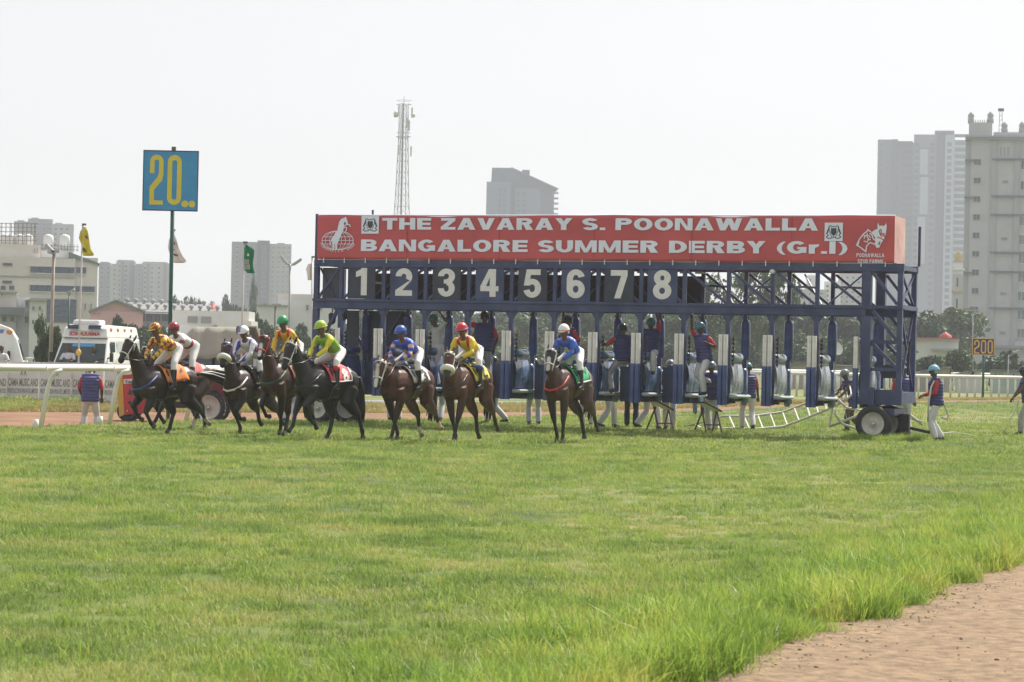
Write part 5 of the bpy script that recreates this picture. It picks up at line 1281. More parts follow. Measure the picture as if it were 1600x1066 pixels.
# ================================================================== HOARDING BOARDS
M_hoard = mat("hoarding_board", (.70, .67, .66), .7, .05, 2); M_print = mat("hoarding_print", (.25, .235, .21), .8, .2, 14)
HD = 89.0
edges = [-118, 11, 61, 111.5, 162, 212, 262]
for k in range(6):
    l, r = edges[k], edges[k + 1]
    if k == 0: l = -40
    D = HD + .25 * (k % 2); p = G((l + r) / 2, D, 0); k_ = D / FPX; W = (r - l) * k_ - .02; H = Z(90, 566.5, D)
    s = thing("advertising_board", ["grey board cut by the left edge of the picture, its lettering ending in AND", "second grey advertising board from the left edge", "grey advertising board crossed by the near rail's left post", "grey advertising board behind the vest back handler", "grey advertising board left of the red tractor nose", "grey advertising board hidden behind the leading horse"][k], "advertising board", p, 0, "advertising boards along the verge")
    MB().b2((-W / 2, -.02, -.16), (W / 2, .02, H)).build("panel", M_hoard, s)
    MB().box((-W / 2 + .1, .25, .3), (.05, .5, .05)).bar((-W / 2 + .1, .48, 0), (-W / 2 + .1, .03, H * .8), .05).bar((W / 2 - .1, .48, 0), (W / 2 - .1, .03, H * .8), .05).build("strut", M_rust, s)
    cw = 46.5 * k_; y = -.026; x0 = -cw / 2 if k else W / 2 - cw - .03
    if k == 0: text_on("lettering", "AND", M_print, s, (W / 2 - .36, y, Z(90, 605.5, D)), 12 * k_, .33, .022); text_on("lettering", "LIMITED", M_print, s, (W / 2 - .36, y, Z(90, 616, D)), 7 * k_, .33, .015); continue
    text_on("lettering", "CAMA MUSIC AND", M_print, s, (x0, y, Z(90, 604.5, D)), 12 * k_, cw, .022)
    text_on("lettering", "PRODUCTION PRIVATE LIMITED", M_print, s, (x0, y, Z(90, 615.5, D)), 7.4 * k_, cw, .015)
    text_on("lettering", "CULTURE MUSIC FILM", M_print, s, (x0 + cw * .25, y, Z(90, 622, D)), 2.6 * k_, cw * .48, .01)
    mb = MB()
    for sgn in (-1, 1):
        mb.bar((0, y, Z(90, 578, D)), (sgn * .11, y, Z(90, 588, D)), .02, .001, up=(0, 1, 0)); mb.bar((sgn * .11, y, Z(90, 577, D)), (sgn * .02, y, Z(90, 588, D)), .02, .001, up=(0, 1, 0)); mb.bar((sgn * .1, y, Z(90, 578, D)), (sgn * .05, y, Z(90, 583, D)), .02, .001, up=(0, 1, 0))
    mb.build("emblem", M_print, s)

# ================================================================== VEHICLES
M_van = mat("van_white", (.76, .76, .74), .3, .04, 3, coat=.4); M_tint = mat("van_glass", (.035, .05, .05), .08, .2, 2); M_bar = mat("lightbar_blue", (.03, .035, .10), .2, .2, 3); M_amred = mat("ambulance_red", (.55, .06, .06), .5, .05, 3)
M_stick = mat("windscreen_sticker", (.07, .33, .62), .5, .06, 3); M_amber = mat("amber_lens", (.62, .28, .10), .25, .1, 3); M_lens = mat("blue_strip", (.16, .22, .42), .4, .1, 3)
def van(name, label, px, D, rotz, text=True, side_win=1, steep=False):
    """van with its front towards local -y; width along x 2.0, length 5.2"""
    s = thing(name, label, "ambulance", G(px, D), rotz)
    prof = [(0, .45), (0, .95), (.35, 1.12), (1.0, 1.98), (1.12, 2.12), (5.2, 2.14), (5.2, .45)] if not steep else [(0, .45), (0, 1.1), (.10, 1.22), (.34, 2.05), (.60, 2.42), (1.0, 2.56), (5.2, 2.60), (5.2, .45)]          # (y back, z)
    mb = MB(); W = 1.0
    def ringx(sx, inset): return [(sx * (W - (inset if z > 1.3 else 0)), y, z) for y, z in prof]
    A, B = ringx(-1, .10), ringx(1, .10); n = len(prof)
    mb.add(A + B, [tuple(range(n)), tuple(range(2 * n - 1, n - 1, -1))] + [(i, n + i, n + (i + 1) % n, (i + 1) % n) for i in range(n)])
    body = mb.build("body", M_van, s); bv = body.modifiers.new("b", 'BEVEL'); bv.width = .07; bv.segments = 3
    # raised roof with rounded front, light bar and lettering
    mb = MB(); mb.add([(x * w, y, z) for (y, z, w) in ((.95, 2.12, .86), (1.1, 2.48, .80), (1.5, 2.60, .78), (5.1, 2.56, .80), (5.2, 2.13, .88)) for x in (-1, 1)], [(0, 1, 3, 2), (2, 3, 5, 4), (4, 5, 7, 6), (6, 7, 9, 8), (0, 2, 4, 6, 8), (1, 9, 7, 5, 3), (0, 8, 9, 1)])
    rf = mb.build("roof_box", M_van, s) if not steep else None
    if rf: bv = rf.modifiers.new("b", 'BEVEL'); bv.width = .06; bv.segments = 3
    if not steep: mb = MB(); mb.b2((-.62, .88, 2.44), (.62, 1.05, 2.58)); lb = mb.build("light_bar", M_bar, s); lb2 = MB().b2((-.16, .86, 2.40), (.16, 1.04, 2.60)).build("bar_centre", M_van, lb)
    if not steep: mb = MB(); mb.b2((-.55, 1.3, 2.58), (.45, 2.1, 2.78)); ac = mb.build("roof_unit", M_van, s); bv = ac.modifiers.new("b", 'BEVEL'); bv.width = .07; bv.segments = 3
    nv = Vector((0, -.98, .65)).normalized()
    def ws(x, t, o=.012): return (Vector((x, .35 + .65 * t, 1.12 + .86 * t)) + Vector((0, -.8, .6)).normalized() * o) if not steep else (Vector((x, .10 + .24 * t, 1.22 + .83 * t)) + Vector((0, -.93, .37)).normalized() * o)
    ww = lambda t: .93 - .13 * t
    mb = MB(); mb.add([ws(-ww(.06), .06), ws(ww(.06), .06), ws(ww(.92), .92), ws(-ww(.92), .92)], [(0, 1, 2, 3)]); mb.build("windscreen", M_tint, s)
    mb = MB(); mb.add([ws(-.42, .78, .018), ws(.42, .78, .018), ws(.42, .9, .018), ws(-.42, .9, .018)], [(0, 1, 2, 3)]); st = mb.build("sticker", M_stick, s)
    for x in (-.45, .35): MB().bar(ws(x, .05, .03), ws(x + .5, .3, .03), .02).build("wiper", M_black, s)
    MB().b2((-.75, -.02, .62), (.75, .02, .92)).build("grille", M_black, s); MB().b2((-1.0, -.1, .38), (1.0, .06, .56)).build("bumper", M_steel, s)
    for sx in (-1, 1):
        mb = MB(); mb.ell((sx * .82, .0, .86), (.12, .05, .10)); mb.build("headlight", M_dglass, s)
        mb = MB(); mb.box((sx * 1.12, .62, 1.42), (.12, .10, .32)).bar((sx * .96, .66, 1.4), (sx * 1.1, .62, 1.4), .05); mb.build("wing_mirror", M_black, s)
        xw = sx * .985
        mb = MB(); ys_ = (.34, .5, .86) if steep else (1.02, 1.10, 1.72); mb.add([(sx * .958, ys_[0], 1.45), (sx * .925, ys_[1], 1.98), (sx * .925, ys_[2], 1.98), (sx * .958, ys_[2], 1.45)], [(0, 1, 2, 3)]); mb.build("door_window", M_tint, s)
        mb = MB()
        y_ = .96 if steep else 1.95
        for k in range(3): mb.add([(sx * .962, y_ + k * 1.05, 1.45), (sx * .928, y_ + k * 1.05, 2.0), (sx * .928, y_ + .95 + k * 1.05, 2.0), (sx * .962, y_ + .95 + k * 1.05, 1.45)], [(0, 1, 2, 3)])
        mb.build("side_window", M_tint if side_win == 1 else mat("frosted_glass", (.5, .53, .54), .3, .05, 2), s)
        for k in range(1 if steep else 4): MB().ell((sx * .92, .62, 2.28), (.06, .12, .10), nu=8, nv=6).build("marker_lamp", M_amber, s) if steep else MB().ell((sx * .80, 1.55 + k * .9, 2.44), (.06, .14, .09), nu=8, nv=6).build("marker_lamp", M_amber, s)
        if steep: MB().add([(sx * .93, .85, 2.22), (sx * .93, 5.1, 2.24), (sx * .925, 5.1, 2.40), (sx * .925, .8, 2.36)], [(0, 1, 2, 3)]).build("roof_strip", M_lens, s)
        else: MB().add([(sx * .815, 1.3, 2.26), (sx * .815, 5.0, 2.26), (sx * .80, 5.0, 2.36), (sx * .80, 1.3, 2.36)], [(0, 1, 2, 3)]).build("roof_strip", M_lens, s)
        for y in (.85, 4.1):
            e = wheel(s, (sx * .86, y, .34), .34, .22, 0 if sx < 0 else PI); e.rotation_euler = (0, 0, -PI / 2 if sx < 0 else PI / 2)
    if text:
        t = text_mesh("t", "AMBULANCE", None, .13, 1.15, .035, 'CENTER')
        t.v = [(-x, .95 + .4167 * (z + .08) - .035, 2.2 + z) for x, y, z in t.v]; t.build("lettering", M_amred, s)
    return s
def to_cam(px, D, yaw): p = G(px, D); return math.atan2(-p.x, p.y) * -1 * -1 + yaw
amb = van("ambulance", "white ambulance facing the camera behind the boards, blue light bar on its roof", 118, 92, rad(-7), side_win=0)
amb2 = van("ambulance", "white minibus cut by the left edge with a man leaning at its window", 41, 94, rad(99), text=False, steep=True)

# tractor with a tarpaulin canopy
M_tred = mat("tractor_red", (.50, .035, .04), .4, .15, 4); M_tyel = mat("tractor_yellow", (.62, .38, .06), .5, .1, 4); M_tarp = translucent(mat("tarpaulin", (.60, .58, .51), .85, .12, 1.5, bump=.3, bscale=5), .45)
TD = 73.5; tp = G(262, TD); tr = thing("tractor", "red tractor with a yellow nose edge and a grey tarpaulin canopy", "tractor", tp)
tx = lambda px, y=0.0: (at(px, 600, TD + y).x - tp.x); tz = lambda px, py: Z(px, py, TD)
TF = -.45
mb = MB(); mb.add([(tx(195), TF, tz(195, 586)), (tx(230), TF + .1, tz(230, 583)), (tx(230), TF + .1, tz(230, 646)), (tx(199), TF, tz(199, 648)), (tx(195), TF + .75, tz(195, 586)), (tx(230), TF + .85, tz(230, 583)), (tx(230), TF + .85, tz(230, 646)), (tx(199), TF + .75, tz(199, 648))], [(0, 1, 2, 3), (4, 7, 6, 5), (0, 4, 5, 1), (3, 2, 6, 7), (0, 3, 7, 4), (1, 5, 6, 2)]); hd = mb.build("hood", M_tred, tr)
mb = MB(); mb.add([(tx(184), TF + .05, tz(190, 598)), (tx(188), TF - .005, tz(190, 588)), (tx(194.7), TF - .005, tz(195, 586.2)), (tx(198.7), TF - .005, tz(199, 648)), (tx(191), TF + .02, tz(190, 651))] + [(tx(184), TF + .7, tz(190, 598)), (tx(188), TF + .75, tz(190, 588)), (tx(194.7), TF + .75, tz(195, 586.2)), (tx(198.7), TF + .75, tz(199, 648)), (tx(191), TF + .7, tz(190, 651))], [(0, 1, 2, 3, 4), (9, 8, 7, 6, 5)] + [(i, i + 5, (i + 1) % 5 + 5, (i + 1) % 5) for i in range(5)]); mb.build("nose_guard", M_tyel, tr)
mb = MB(); mb.add([(tx(196.5), TF - .004, tz(200, 592.5)), (tx(229), TF + .09, tz(229, 591)), (tx(229), TF + .09, tz(229, 598)), (tx(196.8), TF - .004, tz(200, 600))], [(0, 1, 2, 3)]); mb.build("badge_strip", M_whitep, tr); text_on("lettering", "TAFE", M_crest, tr, (tx(199), TF - .012, tz(200, 598.6)), .075, .3, .03)
mb = MB(); mb.poly([(tx(203), TF + .015, tz(203, 616)), (tx(206), TF + .02, tz(206, 608)), (tx(210), TF + .03, tz(210, 611)), (tx(210), TF + .03, tz(210, 617))]); mb.build("emblem", M_crest, tr)
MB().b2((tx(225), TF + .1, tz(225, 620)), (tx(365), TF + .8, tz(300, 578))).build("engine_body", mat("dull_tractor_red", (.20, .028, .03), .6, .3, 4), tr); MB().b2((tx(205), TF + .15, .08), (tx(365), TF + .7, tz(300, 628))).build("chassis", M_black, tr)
mb = MB(); mb.lathe([(.75, -.22), (.78, -.16), (.78, .22)], (0, 0, 0), 'Y', 24); 
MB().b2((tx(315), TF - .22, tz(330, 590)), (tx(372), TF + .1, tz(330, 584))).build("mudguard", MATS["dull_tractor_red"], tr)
wheel(tr, (tx(331), TF - .22, .13), .46, .36, 0, M_rim, 26, 1.2); wheel(tr, (tx(331), TF + 1.1, .13), .46, .36, 0, M_rim, 26, 1.2); wheel(tr, (tx(203), TF + .12, -.03), .30, .2, 0, M_black); wheel(tr, (tx(203), TF + .9, -.03), .30, .2, 0, M_black)
mb = MB(); mb.b2((tx(305), TF + .3, tz(300, 580)), (tx(338), TF + .8, tz(300, 570))); mb.b2((tx(331), TF + .3, tz(300, 575)), (tx(336), TF + .8, tz(300, 555))); mb.build("seat", M_black, tr)
mb = MB(); mb.loft([(tx(294), TF + .5, tz(300, 585)), (tx(290), TF + .5, tz(300, 563))], .03, 8); mb.lathe([(.2, 0), (.22, .02), (.2, .04), (.18, .02), (.2, 0)], (tx(290), TF + .5, tz(300, 563)), 'Z', 20); mb.build("steering_wheel", M_black, tr)
for x in (283, 388):
    for y in (TF, TF + 1.5): MB().bar((tx(x), y, .3), (tx(x), y, tz(x, 522)), .05).build("canopy_pole", M_rust, tr)
# canopy: draped cloth with a ridge
mb = MB(); rows = [[(270, 548), (280, 532), (302, 511.5), (330, 510.5), (360, 511), (398, 512)], [(272, 550), (290, 546), (306, 558), (330, 561), (362, 553), (399, 549)]]
P0 = [Vector((tx(x), TF - .35, tz(x, y))) for x, y in rows[1]]; P1 = [Vector((tx(x), TF + .2, tz(x, y))) for x, y in rows[0]]; P2 = [Vector((p_.x, TF + 1.6, p_.z - .02)) for p_ in P1]; P3 = [Vector((p_.x, TF + 1.9, p_.z)) for p_ in P0]
def lerp_row(R, n): return [R[min(int(i * (len(R) - 1) / n), len(R) - 2)].lerp(R[min(int(i * (len(R) - 1) / n), len(R) - 2) + 1], i * (len(R) - 1) / n - min(int(i * (len(R) - 1) / n), len(R) - 2)) for i in range(n + 1)]
NN = 24; RR = [lerp_row(R, NN) for R in (P0, P1, P2, P3)]; grid_ = []
for a in range(3):
    for j in range(5 if a < 2 else 6):
        t = j / 5; grid_.append([RR[a][i].lerp(RR[a + 1][i], t) + Vector((0, -.05 * math.sin(i * 1.3 + a) * math.sin(PI * t), -.03 * math.sin(PI * t) * abs(math.sin(i * .9)))) for i in range(NN + 1)])
vs = [v for r_ in grid_ for v in r_]; mb.add(vs, [(j * (NN + 1) + i, j * (NN + 1) + i + 1, (j + 1) * (NN + 1) + i + 1, (j + 1) * (NN + 1) + i) for j in range(len(grid_) - 1) for i in range(NN)], 0, True)
cp = mb.build("canopy", M_tarp, tr); so = cp.modifiers.new("s", 'SOLIDIFY'); so.thickness = .02
mb = MB(); mb.loft([(tx(372), TF - .1, tz(380, 516)), (tx(399), TF - .2, tz(398, 517)), (tx(402), TF - .1, tz(400, 532)), (tx(400), TF, tz(400, 545))], [.12, .16, .13, .06], 10, side=(0, 1, 0)); mb.build("rolled_flap", mat("olive_tarp", (.12, .11, .08), .85, .2, 3, bump=.2, bscale=6), tr)
# second pair of wheels seen behind the third and fourth horse: trailer of loose kit
# white truck with box and tank
wt = thing("truck", "white tanker truck with a boxy body behind the tarpaulin canopy", "truck", G(325, 98)); WD = 98.0; wx = lambda px: at(px, 510, WD).x - G(325, WD).x; wz = lambda px, py: Z(px, py, WD)
MB().b2((wx(268), .2, wz(300, 508)), (wx(363), 2.2, wz(330, 486))).build("box_body", M_van, wt); MB().b2((wx(345), .0, wz(360, 514)), (wx(388.5), 2.3, wz(375, 486.5))).build("cab_box", M_van, wt)
MB().b2((wx(340), -.15, wz(360, 530)), (wx(393), 2.4, wz(375, 501.5))).build("cab_roof", M_van, wt)
mb = MB(); zz = wz(300, 521); rr = 1.1 * 98 / 98; mb.loft([(wx(262), .9, zz - .1), (wx(268), .9, zz), (wx(330), .9, zz), (wx(337), .9, zz - .1)], [(.45, .3), (.85, .58), (.85, .58), (.45, .3)], 24, side=(0, 1, 0)); mb.build("tank", M_van, wt)
for x in (300, 321): MB().b2((wx(x - 8), .15, wz(310, 504.5)), (wx(x + 7), .19, wz(310, 494.5))).build("window", mat("grey_shutter", (.36, .37, .38), .6, .1, 2), wt)
MB().bar((wx(292), .3, wz(292, 503)), (wx(292), .3, wz(292, 497)), .12).build("vent_cap", M_black, wt); MB().b2((wx(268), .2, .7), (wx(393), 2.2, wz(330, 530))).build("chassis", M_slate, wt)
for x in (275, 300, 378): wheel(wt, (wx(x), .25, .5), .5, .3)

# ================================================================== BODIES (one continuous surface each)
ORG = []
def organic(name, mb, m, parent, voxel=.02, smooth=3, colf=None, extra=None):
    o = mb.build(name, m, parent); md = o.modifiers.new("r", 'REMESH'); md.mode = 'VOXEL'; md.voxel_size = voxel; md.use_smooth_shade = True
    if smooth: sm = o.modifiers.new("s", 'SMOOTH'); sm.factor = .5; sm.iterations = smooth
    ORG.append((o, colf, extra)); return o
def finish_organics():
    dg = bpy.context.evaluated_depsgraph_get()
    news = [bpy.data.meshes.new_from_object(o.evaluated_get(dg)) for o, c, e in ORG]
    for (o, colf, extra), me in zip(ORG, news):
        old = o.data; mats = list(old.materials); o.modifiers.clear()
        if extra is not None and extra.v:
            b = len(me.vertices); vs = [v.co[:] for v in me.vertices] + extra.v
            fs = [tuple(p.vertices) for p in me.polygons] + [tuple(i + b for i in f) for f in extra.f]
            m2 = bpy.data.meshes.new(old.name); m2.from_pydata(vs, [], fs); bpy.data.meshes.remove(me); me = m2
            me.polygons.foreach_set("use_smooth", [True] * len(fs))
        me.materials.clear()
        for m in mats: me.materials.append(m)
        if colf:
            n = len(me.vertices); co = np.empty(n * 3); me.vertices.foreach_get("co", co); co = co.reshape(-1, 3)
            c = np.ones((n, 4)); c[:, :3] = colf(co)
            a = me.color_attributes.new("Col", 'FLOAT_COLOR', 'POINT'); a.data.foreach_set("color", c.ravel())
        o.data = me; me.name = o.name
def sst(a, b, x): t = np.clip((x - a) / (b - a), 0, 1); return t * t * (3 - 2 * t)
def dseg(P, a, b):
    a = np.array(a); b = np.array(b); d = b - a; t = np.clip(((P - a) @ d) / (d @ d + 1e-9), 0, 1); return np.linalg.norm(P - (a + t[:, None] * d), axis=1)
def mixc(c, col, w): return c * (1 - w[:, None]) + np.array(col)[None, :] * w[:, None]

M_hide = mat("horse_hide", rough=.46, var=.28, scale=4, vcol=True, coat=0, spec=.42)
M_hair = mat("horse_hair", (.012, .010, .009), .5, .3, 20)
M_strap_w = mat("white_strap", (.72, .71, .68), .5, .06, 10); M_strap_r = mat("red_strap", (.55, .04, .04), .5, .06, 10); M_strap_p = mat("purple_strap", (.16, .12, .45), .5, .06, 10); M_leather = mat("black_leather", (.014, .013, .013), .35, .2, 15)
M_fleece = mat("sheepskin", (.70, .67, .61), .95, .1, 30, bump=.6, bscale=60)
M_blue_s = mat("blue_strap", (.03, .07, .26), .5, .1, 10); M_green_s = mat("green_strap", (.02, .10, .05), .5, .1, 10); M_eye = mat("horse_eye", (.01, .008, .006), .08, .1, 5)
FRONT = {'S': [(.46, .86), (.47, .48), (.45, .15), (.50, .03)], 'B': [(.42, .86), (.33, .50), (.22, .16), (.25, .03)], 'B2': [(.44, .86), (.40, .49), (.33, .15), (.37, .03)],
         'F': [(.54, .92), (.74, .70), (.58, .43), (.48, .36)], 'R': [(.55, .88), (.74, .56), (.86, .24), (.96, .14)], 'L': [(.50, .88), (.64, .56), (.48, .28), (.40, .20)], 'A': [(.49, .87), (.58, .49), (.62, .16), (.68, .03)],
         'K': [(.52, .9), (.70, .62), (.50, .40), (.38, .40)]}
HIND = {'S': [(-.38, .88), (-.70, .55), (-.66, .16), (-.60, .03)], 'B': [(-.48, .86), (-.86, .58), (-1.02, .22), (-1.05, .09)], 'B2': [(-.45, .87), (-.80, .56), (-.90, .17), (-.87, .03)],
        'F': [(-.24, .87), (-.42, .53), (-.28, .17), (-.20, .03)], 'L': [(-.28, .90), (-.55, .62), (-.62, .32), (-.70, .24)], 'M': [(-.36, .88), (-.68, .56), (-.76, .20), (-.84, .10)], 'X': [(-.50, .86), (-.90, .62), (-1.14, .34), (-1.24, .25)]}
TRX = [-.86, -.76, -.55, -.25, 0.0, .25, .48, .66, .80]
TRZ = [1.24, 1.25, 1.26, 1.225, 1.19, 1.185, 1.20, 1.19, 1.16]
TRA = [.08, .20, .265, .255, .265, .255, .235, .21, .12]
TRB = [.11, .24, .30, .295, .315, .335, .34, .30, .17]
def trunk_at(x): return tuple(float(np.interp(x, TRX, T)) for T in (TRZ, TRA, TRB))

def horse(label, px, D, theta, hide, dark, poll, muz, yaw, legs, strap, cloth_c, num=None, num_c=(.03, .03, .03), blaze=None, socks=(), fleece=False, girth=None, tail=0, pitch=0, cloth_trim=None, hood=None, scale=1.0, drop=0.0):
    """theta: degrees between the heading and the line to the camera, turned to the left of the picture"""
    th = rad(theta); rz = math.atan2(-math.cos(th), -math.sin(th)); loc = G(px, D)
    h = thing("horse", label, "horse", loc, rz, "racehorses leaving the gate", scale)
    Ry = Matrix.Rotation(rad(-pitch), 3, 'Y'); piv = Vector((-.5, 0, 1.2))
    def T(p): p = Vector(p); p = Ry @ (p - piv) + piv if pitch else p; return p - Vector((0, 0, drop))
    kd = (.86 - drop) / .86
    mb = MB()
    mb.loft([T((x, 0, z)) for x, z in zip(TRX, TRZ)], [(a, b) for a, b in zip(TRA, TRB)], 16, side=(0, 1, 0))
    mb.ell(T((.34, 0, 1.46)), (.26, .075, .11)); mb.ell(T((-.50, 0, 1.44)), (.24, .16, .13)); mb.ell(T((.66, .09, 1.08)), (.13, .11, .17)); mb.ell(T((.66, -.09, 1.08)), (.13, .11, .17))
    hoofs = []; segs = []
    for i, (kind, code) in enumerate(zip('ffhh', legs)):
        s = 1 if i % 2 == 0 else -1
        if kind == 'f':
            nw = .45 if code in ('B', 'B2', 'A', 'R') else 1.0; J = [(.55, 1.12)] + FRONT[code]; ys = [.15, .155, .14 * (.6 + .4 * nw), .13 * nw, .13 * nw]; R = [(.11, .17), (.085, .115), (.054, .064), (.042, .049), (.042, .042)]
        else:
            nw = .7 if code in ('X', 'F') else 1.0; J = [(-.54, 1.15)] + HIND[code]; ys = [.13, .17, .14, .135 * nw, .13 * nw]; R = [(.155, .25), (.125, .18), (.056, .08), (.044, .052), (.045, .045)]
        P = [T((J[0][0], s * ys[0], J[0][1]))] + [T((x, s * y, z * kd + drop)) for (x, z), y in zip(J[1:], ys[1:])]
        pts = [P[0], P[1], P[1].lerp(P[2], .55), P[2], P[2].lerp(P[3], .25), P[2].lerp(P[3], .8), P[3], P[3].lerp(P[4], .55)]
        e, k = R[1], R[2]
        mid = tuple(a * .5 + b * .5 for a, b in zip(e, k)); can = (.037, .043) if kind == 'f' else (.040, .048)
        mb.loft(pts, [R[0], e, mid, k, can, can, R[3], (.033, .036)], 12, side=(0, 1, 0))
        d = (P[4] - P[3]).normalized(); a0 = P[3].lerp(P[4], .5); mb.loft([a0, P[4], P[4] + d * .03 if code not in ('F', 'K', 'L') else P[4] + d * .03], [.042, .056, .06], 12, side=(0, 1, 0))
        hoofs.append(P[4]); segs.append((P[3], P[4], P[2]))
    # neck and head
    zax = Matrix.Rotation(rad(yaw), 3, 'Z'); zh = Matrix.Rotation(rad(yaw * .45), 3, 'Z'); b0 = Vector((.55, 0, 0))
    N0 = T((.46, 0, 1.20)); N1 = T((.62, 0, 1.30)); PO = zax @ (Vector((poll[0], 0, poll[1])) - b0) + b0; MU = zax @ (Vector((muz[0], 0, muz[1])) - b0) + b0
    mid = zh @ (N1.lerp(Vector((poll[0], 0, poll[1])), .52) - b0) + b0 + Vector((.02, 0, .01))
    side = zax @ Vector((0, 1, 0)); ax = (MU - PO).normalized(); fr = ax.cross(side).normalized()
    if fr.x * math.cos(rad(yaw)) + fr.z * .5 < 0 and fr.z < 0: fr = -fr
    L = (MU - PO).length
    back = -fr
    mb.loft([N0, N1, mid, PO + ax * .05 + back * .07], [(.19, .33), (.145, .25), (.10, .165), (.078, .115)], 14, side=side)
    hp = lambda t, o=0.0: PO + ax * (L * t) + fr * o
    mb.loft([hp(-.04), hp(.10, .005), hp(.30, .0), hp(.48, -.005), hp(.66, .0), hp(.84, .0), hp(.97, -.004), hp(1.03, -.01)],
            [(.06, .066), (.095, .108), (.108, .130), (.090, .112), (.069, .084), (.062, .071), (.058, .065), (.034, .038)], 14, side=side)
    for s in (-1, 1):
        mb.ell(hp(.36, -.07) + side * s * .05, (.045, .05, .07)); mb.ell(hp(.92, .035) + side * s * .035, (.022, .022, .022))
        e0 = hp(-.02, -.005) + side * s * .058; mb.loft([e0 + ax * .03, e0 - ax * .05 + side * s * .012, e0 - ax * .11 + side * s * .016 + fr * .01, e0 - ax * .155 + side * s * .01], [.03, (.034, .022), (.026, .016), .006], 8, side=side)
        mb.ell(hp(.24, .045) + side * s * .078, (.025, .025, .028))
    hide, dark_ = np.array(hide), np.array(dark)
    sock = [tuple(map(np.array, (segs[i][0].lerp(segs[i][2], .12), segs[i][1]))) for i in socks]
    def colf(P):
        n = len(P); c = np.tile(hide, (n, 1)); rn = np.array([mnoise.noise((p[0] * 3, p[1] * 3, p[2] * 3)) for p in P[::1]]) if n < 60000 else np.zeros(n)
        c = c * (1 + .22 * rn)[:, None]
        c = mixc(c, dark_, .75 * sst(1.02, .72, P[:, 2]) * sst(.2, .45, np.abs(P[:, 0] + .1)))
        for a, b, k in segs: c = mixc(c, dark_, sst(.16, .09, dseg(P, k, b)))
        c = mixc(c, dark_ * .9, sst(.17, .09, np.linalg.norm(P - np.array(MU), axis=1)))
        if hood: c = mixc(c, hood, sst(.15, .12, dseg(P, np.array(hp(-.1)), np.array(hp(.42)))))
        for a, b in sock: c = mixc(c, (.55, .48, .40), sst(.075, .055, dseg(P, a, b)))
        for q_ in hoofs: c = mixc(c, (.05, .045, .04) if not socks else (.11, .09, .07), sst(.085, .06, np.linalg.norm(P - np.array(q_), axis=1)) * .8)
        if blaze == 'blaze': c = mixc(c, (.62, .58, .55), sst(.052, .030, dseg(P, np.array(hp(.12, .10)), np.array(hp(.97, .058)))))
        if blaze == 'star': c = mixc(c, (.62, .58, .55), sst(.045, .025, np.linalg.norm(P - np.array(hp(.17, .105)), axis=1)))
        if blaze == 'snip': c = mixc(c, (.62, .58, .55), sst(.05, .028, dseg(P, np.array(hp(.45, .085)), np.array(hp(.88, .06)))))
        return np.clip(c, .003, .9)
    organic("body", mb, M_hide, h, .021, 3, colf)
    for s in (-1, 1): MB().ell(hp(.24, .05) + side * s * .088, (.018, .018, .018), nu=8, nv=6).build("eye", M_eye, h)
    # mane, forelock, tail
    r = random.Random(px); mb = MB()
    crest = [PO - fr * .03, (PO + mid) * .5 - fr * .10 + Vector((0, 0, .02)), mid + Vector((-.05, 0, .15)), N1.lerp(mid, .4) + Vector((-.12, 0, .22)), T((.40, 0, 1.55))]
    for k in range(26):
        t = k / 25 * (len(crest) - 1.001); i = int(t); p = crest[i].lerp(crest[i + 1], t - i); ln = r.uniform(.10, .18)
        q1 = p + Vector((r.uniform(-.05, .02), r.choice((-1, -1, 1)) * .07, -.02)); q2 = q1 + Vector((r.uniform(-.06, .0), r.uniform(-.03, .03), -ln))
        mb.loft([p, q1, q2], [(.03, .014), (.03, .012), .004], 6, side=(1, 0, 0))
    for k in range(5): mb.loft([hp(-.04, .03), hp(.08, .11) + side * r.uniform(-.03, .03), hp(.22, .12) + side * r.uniform(-.05, .05)], [.02, .018, .004], 6, side=side)
    o = mb.build("mane", M_hair, h)
    mb = MB(); t0 = T((-.84, 0, 1.36))
    for k in range(16):
        a, bq = r.uniform(-1, 1), r.uniform(-1, 1)
        if tail == 0: P = [t0, t0 + Vector((-.12, a * .03, .0)), t0 + Vector((-.20, a * .07, -.30 + bq * .04)), t0 + Vector((-.18 + bq * .05, a * .10, -.62 + bq * .05)), t0 + Vector((-.14 + bq * .08, a * .11, -.85 + bq * .08))]
        elif tail == 1: P = [t0, t0 + Vector((-.16, a * .03, .05)), t0 + Vector((-.40, a * .08, -.10 + bq * .05)), t0 + Vector((-.62, a * .12 , -.34 + bq * .08)), t0 + Vector((-.72, a * .14, -.60 + bq * .1))]
        else: P = [t0, t0 + Vector((-.18, a * .03, .06)), t0 + Vector((-.5, a * .06, .02 + bq * .06)), t0 + Vector((-.9, a * .1, -.08 + bq * .10)), t0 + Vector((-1.2, a * .14, -.10 + bq * .14))]
        mb.loft(P, [.032, .036, .04, .03, .006], 6, side=(0, 1, 0))
    mb.build("tail", M_hair, h)
    # bridle
    def ring_at(t, da, db, w, th, tilt=0.0, n=20):
        c = hp(t, -.004); a_, b_ = [float(np.interp(t, [0, .1, .3, .48, .66, .84, .97], X)) for X in ([.075, .098, .112, .095, .075, .067, .064], [.085, .112, .135, .117, .089, .077, .070])]
        P = []
        for k in range(n + 1):
            an = 2 * PI * k / n; P.append(c + side * ((a_ + da) * math.cos(an)) + fr * ((b_ + db) * math.sin(an)) - ax * (tilt * math.sin(an)))
        return P
    mb = MB(); mb.loft(ring_at(.13, .012, .014, 0, 0, .02), [(.012, .012)] * 21, 6, side=ax, caps=False)
    if not fleece: mb.loft(ring_at(.66, .012, .012, 0, 0), [(.013, .013)] * 21, 6, side=ax, caps=False)
